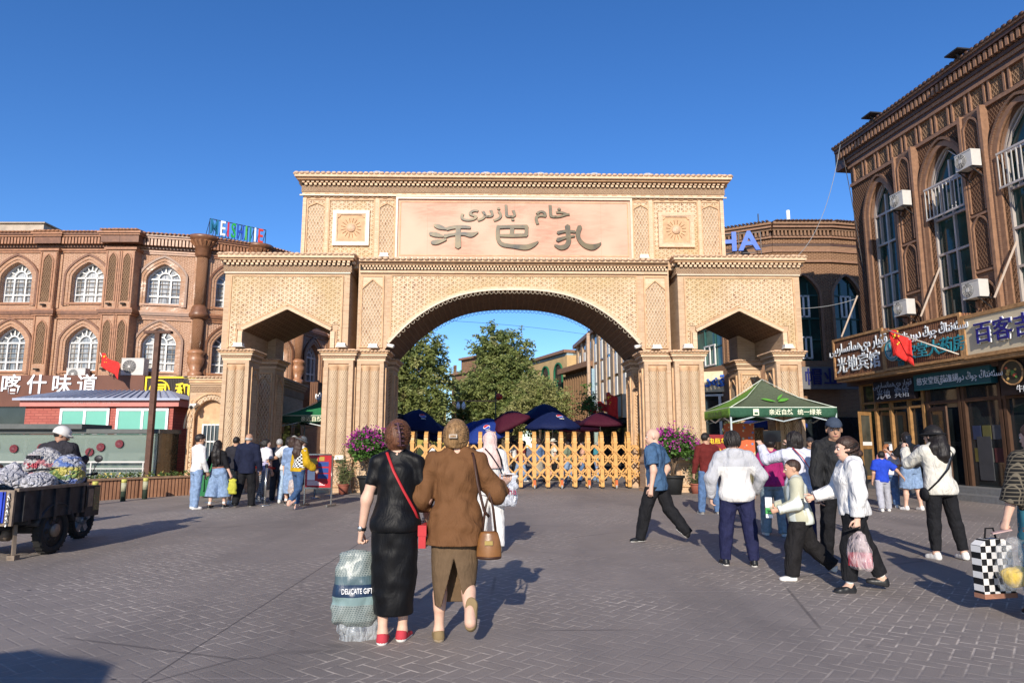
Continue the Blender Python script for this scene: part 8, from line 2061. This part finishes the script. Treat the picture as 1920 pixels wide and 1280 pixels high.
strap(m, [c + Vector((-.05, -.01, .07)), c + Vector((-.03, -.01, .24)), c + Vector((.0, -.01, .36)), c + Vector((.03, -.01, .24)), c + Vector((.05, -.01, .07))], .010, dkl, 1); m.build('strap', hb_)
f = Field(.03); f.k = .02; f.stack(tuple(c), Matrix(), [(-.13, .085, .05, 0), (-.12, .095, .06, 0), (-.02, .09, .055, 0), (.06, .07, .04, 0), (.075, .06, .03, 0)]); m = MB(); f.into(m, .01, brl); m.box(c.x - .03, c.x + .03, c.y - .07, c.y - .055, c.z - .02, c.z + .01, plain('brass_clasp', (.45, .33, .12), .3, .8)); m.tube([c + Vector((-.09, -.05, -.11)), c + Vector((0, -.068, -.115)), c + Vector((.09, -.05, -.11))], .008, dkl, 5); m.build('body', hb_)
T3 = PJ['C3']['T']; bp = thing('backpack', 'clear plastic bag with black shoulder straps carried by headscarf woman', 'bag', (0, 0, 0)); m = MB(); strap(m, [T3(-.05, -.07, .33), T3(-.0, -.115, .27), T3(.06, -.12, .18), T3(.10, -.10, .10)], .016, BLACKC); strap(m, [T3(.05, -.07, .33), T3(.075, -.105, .26), T3(.09, -.11, .18)], .016, BLACKC); m.build('strap', bp)
c = T3(.11, -.12, .12); f = bagfield(.36, .18, .44, .014, 8, .5); m = MB(); f.into(m, .014, clear('milky_plastic', (.55, .57, .62), .7, .15)); m.writing('Erha', (.05, -.1, -.24), .13, plain('print_wine', (.25, .02, .06), .6), .02); o = m.build('body', bp); o.location = c
m = MB(); c = T2(0, 0, 0); hp_ = PJ['C2']['HP']; q = hp_(0, -.096, .0); m.box(q.x - .032, q.x + .032, q.y - .01, q.y + .01, q.z - .014, q.z + .014, plain('pearl_clip', (.42, .36, .3), .3)); m.box(q.x - .022, q.x + .022, q.y - .014, q.y - .008, q.z - .007, q.z + .007, H_BLOND); m.build('hair_clip', PJ['C2']['root'] if 0 else None, label='square pearl hair clip in dark blond bun', cat='hair clip')
hp_ = PJ['C1']['HP']; m = MB(); clw = plain('claw_clip', (.10, .05, .06), .25, 0, .3, 60)
for i in range(6): a = hp_(.018 + .003 * i, -.088 + .002 * i, .045 - .018 * i); m.tube([a + Vector((-.03, .01, 0)), a + Vector((0, -.012, .004)), a + Vector((.03, .012, 0))], .006, clw, 5)
m.tube([hp_(.018, -.098, .05), hp_(.03, -.10, 0), hp_(.034, -.088, -.05)], .008, clw, 6); m.build('hair_clip', label='dark claw clip in chestnut hair of woman in black', cat='hair clip')
m = MB(); c = PJ['C1']['hand_L'] + (PJ['C1']['elbow_L'] - PJ['C1']['hand_L']).normalized() * .125; ax_ = (PJ['C1']['elbow_L'] - PJ['C1']['hand_L']).normalized(); m.cyl(c - ax_ * .012, c + ax_ * .012, .034, BLACKC, 16); m.ball(c + Vector((-.01, -.033, 0)), .02, chrome, 10, 6, (1, .3, 1)); m.build('wristwatch', label='silver wristwatch on black band of woman in black', cat='watch')
# right group bags
pl_ = clear('pink_white_plastic', (.75, .62, .62), .42, .15); c = hand('R8', 'L') + Vector((0, -.02, -.03)); g8 = thing('plastic_bag', 'thin plastic bag with red and pink packets held by white hoodie girl', 'bag', c, R(-70)); f = bagfield(.24, .16, .36, .010, 3, .34); m = MB(); f.into(m, .010, pl_); m.build('body', g8)
m = MB(); m.box(-.10, .0, -.05, .04, -.33, -.2, plain('packet_red', (.55, .03, .04), .5)); m.box(.01, .10, -.04, .05, -.33, -.19, plain('packet_pink', (.62, .22, .26), .5)); m.build('packets', g8)
c = hand('R14', 'L') + Vector((-.02, -.02, -.02)); k14 = thing('checkered_bag', 'black and white checkered shopping bag at right edge', 'bag', c + Vector((-.02, .14, -.06)), R(12)); m = MB(); m.prism([(-.17, -.46), (.17, -.46), (.165, -.05), (.09, .0), (-.09, .0), (-.165, -.05)], -.05, .05, checker('bag_check', (.66, .64, .62), (.012, .012, .014), .055)); m.box(-.172, .172, -.055, .055, -.50, -.46, plain('bag_base', (.30, .14, .09), .7)); m.build('body', k14)
m = MB(); m.tube([(-.06, 0, 0), (-.04, 0, .09), (.04, 0, .09), (.06, 0, 0)], .008, BLACKC, 6); m.build('handle', k14)
y14 = thing('plastic_bag', 'clear plastic bag with yellow cloth bundle at right edge', 'bag', c + Vector((.02, -.08, -.02)), R(5)); f = bagfield(.30, .22, .44, .010, 5, .28); m = MB(); f.into(m, .011, clear('clear_plastic_thin', (.72, .74, .76), .13, .1)); m.build('body', y14)
f = Field(.04); f.fold = .012; f.seed = 7; f.ell((0, 0, -.33), (.13, .09, .085)); f.ell((.06, -.01, -.31), (.08, .08, .07)); m = MB(); f.into(m, .012, fabric('yellow_cloth', (.60, .40, .035), .8, .8, .08)); m.build('bundle', y14)
c = (hand('R6', 'L') + hand('R6', 'R')) / 2; m = MB(); m.box(-.05, .05, -.035, .035, -.09, .13, wlet); m.box(-.052, .052, -.037, .037, -.05, .02, plain('carton_green', (.05, .3, .08), .5)); m.box(-.02, .03, -.04, .04, -.01, .05, plain('carton_orange', (.6, .2, .03), .5)); m.build('drink_carton', loc=c, rotz=R(72), label='white drink carton with green print held by the boy', cat='carton')
T12 = PJ['R12']['T']; m = MB(); strap(m, [T12(.05, -.055, .335), T12(.065, -.10, .26), T12(-.0, -.118, .15), T12(-.08, -.10, .06), T12(-.125, -.04, -.01)], .013, BLACKC); m.ball(T12(-.135, .0, -.04), .09, BLACKC, 12, 8, (.5, 1, 1)); m.build('crossbody_bag', label='black crossbody bag strapped over cream hoodie', cat='bag')
c = hand('L10', 'L') + Vector((0, 0, -.03)); m = MB(); f = bagfield(.22, .18, .34, .008, 9, .34); f.into(m, .014, clear('net_bag', (.55, .45, .4), .6, .4)); m.ball((0, 0, -.27), .075, plain('bread_brown', (.42, .22, .10), .8), 12, 8); m.build('net_bag', loc=c, label='small pale net bag held by woman in mustard blouse', cat='bag')
c = hand('L8', 'L'); m = MB(); m.cyl((0, -.004, 0), (0, .004, 0), .13, plain('fan_brown', (.10, .06, .04), .8), 18, smooth=False); o = m.build('hand_fan', loc=c + Vector((-.14, 0, -.02)), label='round dark fan held out by white tee woman', cat='fan'); o.rotation_euler = (R(60), 0, 0)
m = MB(); c = hand('L2', 'R'); f = bagfield(.2, .12, .36, .01, 5, .4); f.into(m, .016, fabric('yellow_green_bag', (.42, .40, .05), .7)); m.build('plastic_bag', loc=c + Vector((.02, .02, -.02)), label='yellow green bag hanging beside denim culottes', cat='bag')
m = MB(); T5 = PJ['R5']['T']; strap(m, [T5(-.05, -.06, .335), T5(.0, -.11, .25), T5(.06, -.115, .14), T5(.115, -.07, .03)], .016, redl); m.ball(T5(.13, -.03, -.03), .10, redl, 12, 8, (.5, 1, 1.1)); m.build('crossbody_bag', label='dark red bag strapped across pale shirt of photographer', cat='bag')
m = MB(); m.ball(PJ['R11']['T'](-.02, -.13, .12), .16, plain('black_bag', (.014, .014, .015), .6), 14, 10, (1, .6, 1.15)); m.build('backpack', label='black backpack on woman in denim shorts', cat='bag')
# ---------------------------------------------------------------- crowd in the bazaar behind the gate
rc = random.Random(21); CM = [WHITEC, BLACKC, lilacw, maroon, DEN2, creamh, fabric('sage_top', (.16, .2, .14)), fabric('peach_top', (.5, .28, .2)), fabric('teal_top', (.05, .2, .24))]
CN = ['white', 'black', 'lilac', 'maroon', 'denim blue', 'cream', 'sage green', 'peach', 'teal']
spots = [(-3.3, 27.6), (-2.6, 29), (-1.8, 27.2), (.35, 28.2), (1.05, 27.3), (1.75, 28.6), (2.2, 27.0), (2.9, 28.0), (3.4, 27.4), (.1, 31), (1.3, 32), (2.6, 31), (-.6, 33), (-3.0, 33), (3.0, 34), (.6, 36)]
where = ['behind left end of yellow gate', 'beside the left navy umbrella', 'behind brown shirt woman and yellow gate', 'behind gate under tilted maroon umbrella', 'behind gate left of cola umbrella pole', 'behind gate right of cola umbrella pole', 'close behind middle of yellow gate', 'behind gate under maroon parasol', 'behind right end of yellow gate', 'deeper in street under cola umbrella', 'deep in street behind tall navy umbrella', 'deep in street left of maroon parasol', 'far in street behind blue umbrellas', 'far in street by faded red umbrella', 'far in street by small red umbrella', 'farthest in street under pale tree']
for i, ((x, y), wh) in enumerate(zip(spots, where)):
    fem = rc.random() < .6; ci = i % len(CM); bt = [BLACKC, DEN2, DEN1, fabric('stone_trousers', (.30, .27, .22))][rc.randrange(4)]; sk_ = fem and rc.random() < .35
    person('passer-by in %s top %s' % (CN[ci], wh), (x, y), rc.uniform(0, 360), rc.uniform(1.56, 1.76), rc.uniform(.95, 1.1), fem, WALK(rc.choice((-14, 10, 16))), dict(mat=CM[ci], sleeve=rc.choice(('short', 'long')), loose=.025, hem=-.04),
           dict(kind='skirt' if sk_ else 'trousers', mat=bt, loose=.025, hem=.2 if sk_ else .03), dict(mat=rc.choice((wshoe, bshoe))), (rc.choice(('bob', 'bun', 'pony')) if fem else 'crop', rc.choice((H_BLACK, H_DBROWN))), ('bucket', CM[5]) if i in (1, 5, 8) else None, rc.randrange(3), h=.026, group='crowd in the bazaar street')
# people standing nearer than the camera, beyond the frame: their shadows fall into it
person('person in dark coat standing beyond right frame edge', (4.35, 4.2), 10, 1.72, 1.1, True, {}, dict(mat=BLACKC, loose=.05, hem=-.1), dict(mat=BLACKC), dict(mat=bshoe), ('bob', H_BLACK), h=.02)
umbrella('dark sun umbrella standing behind the camera at left', -4.15, -.62, 1.15, 2.15, 2.55, navyc, (0, 0), 8)
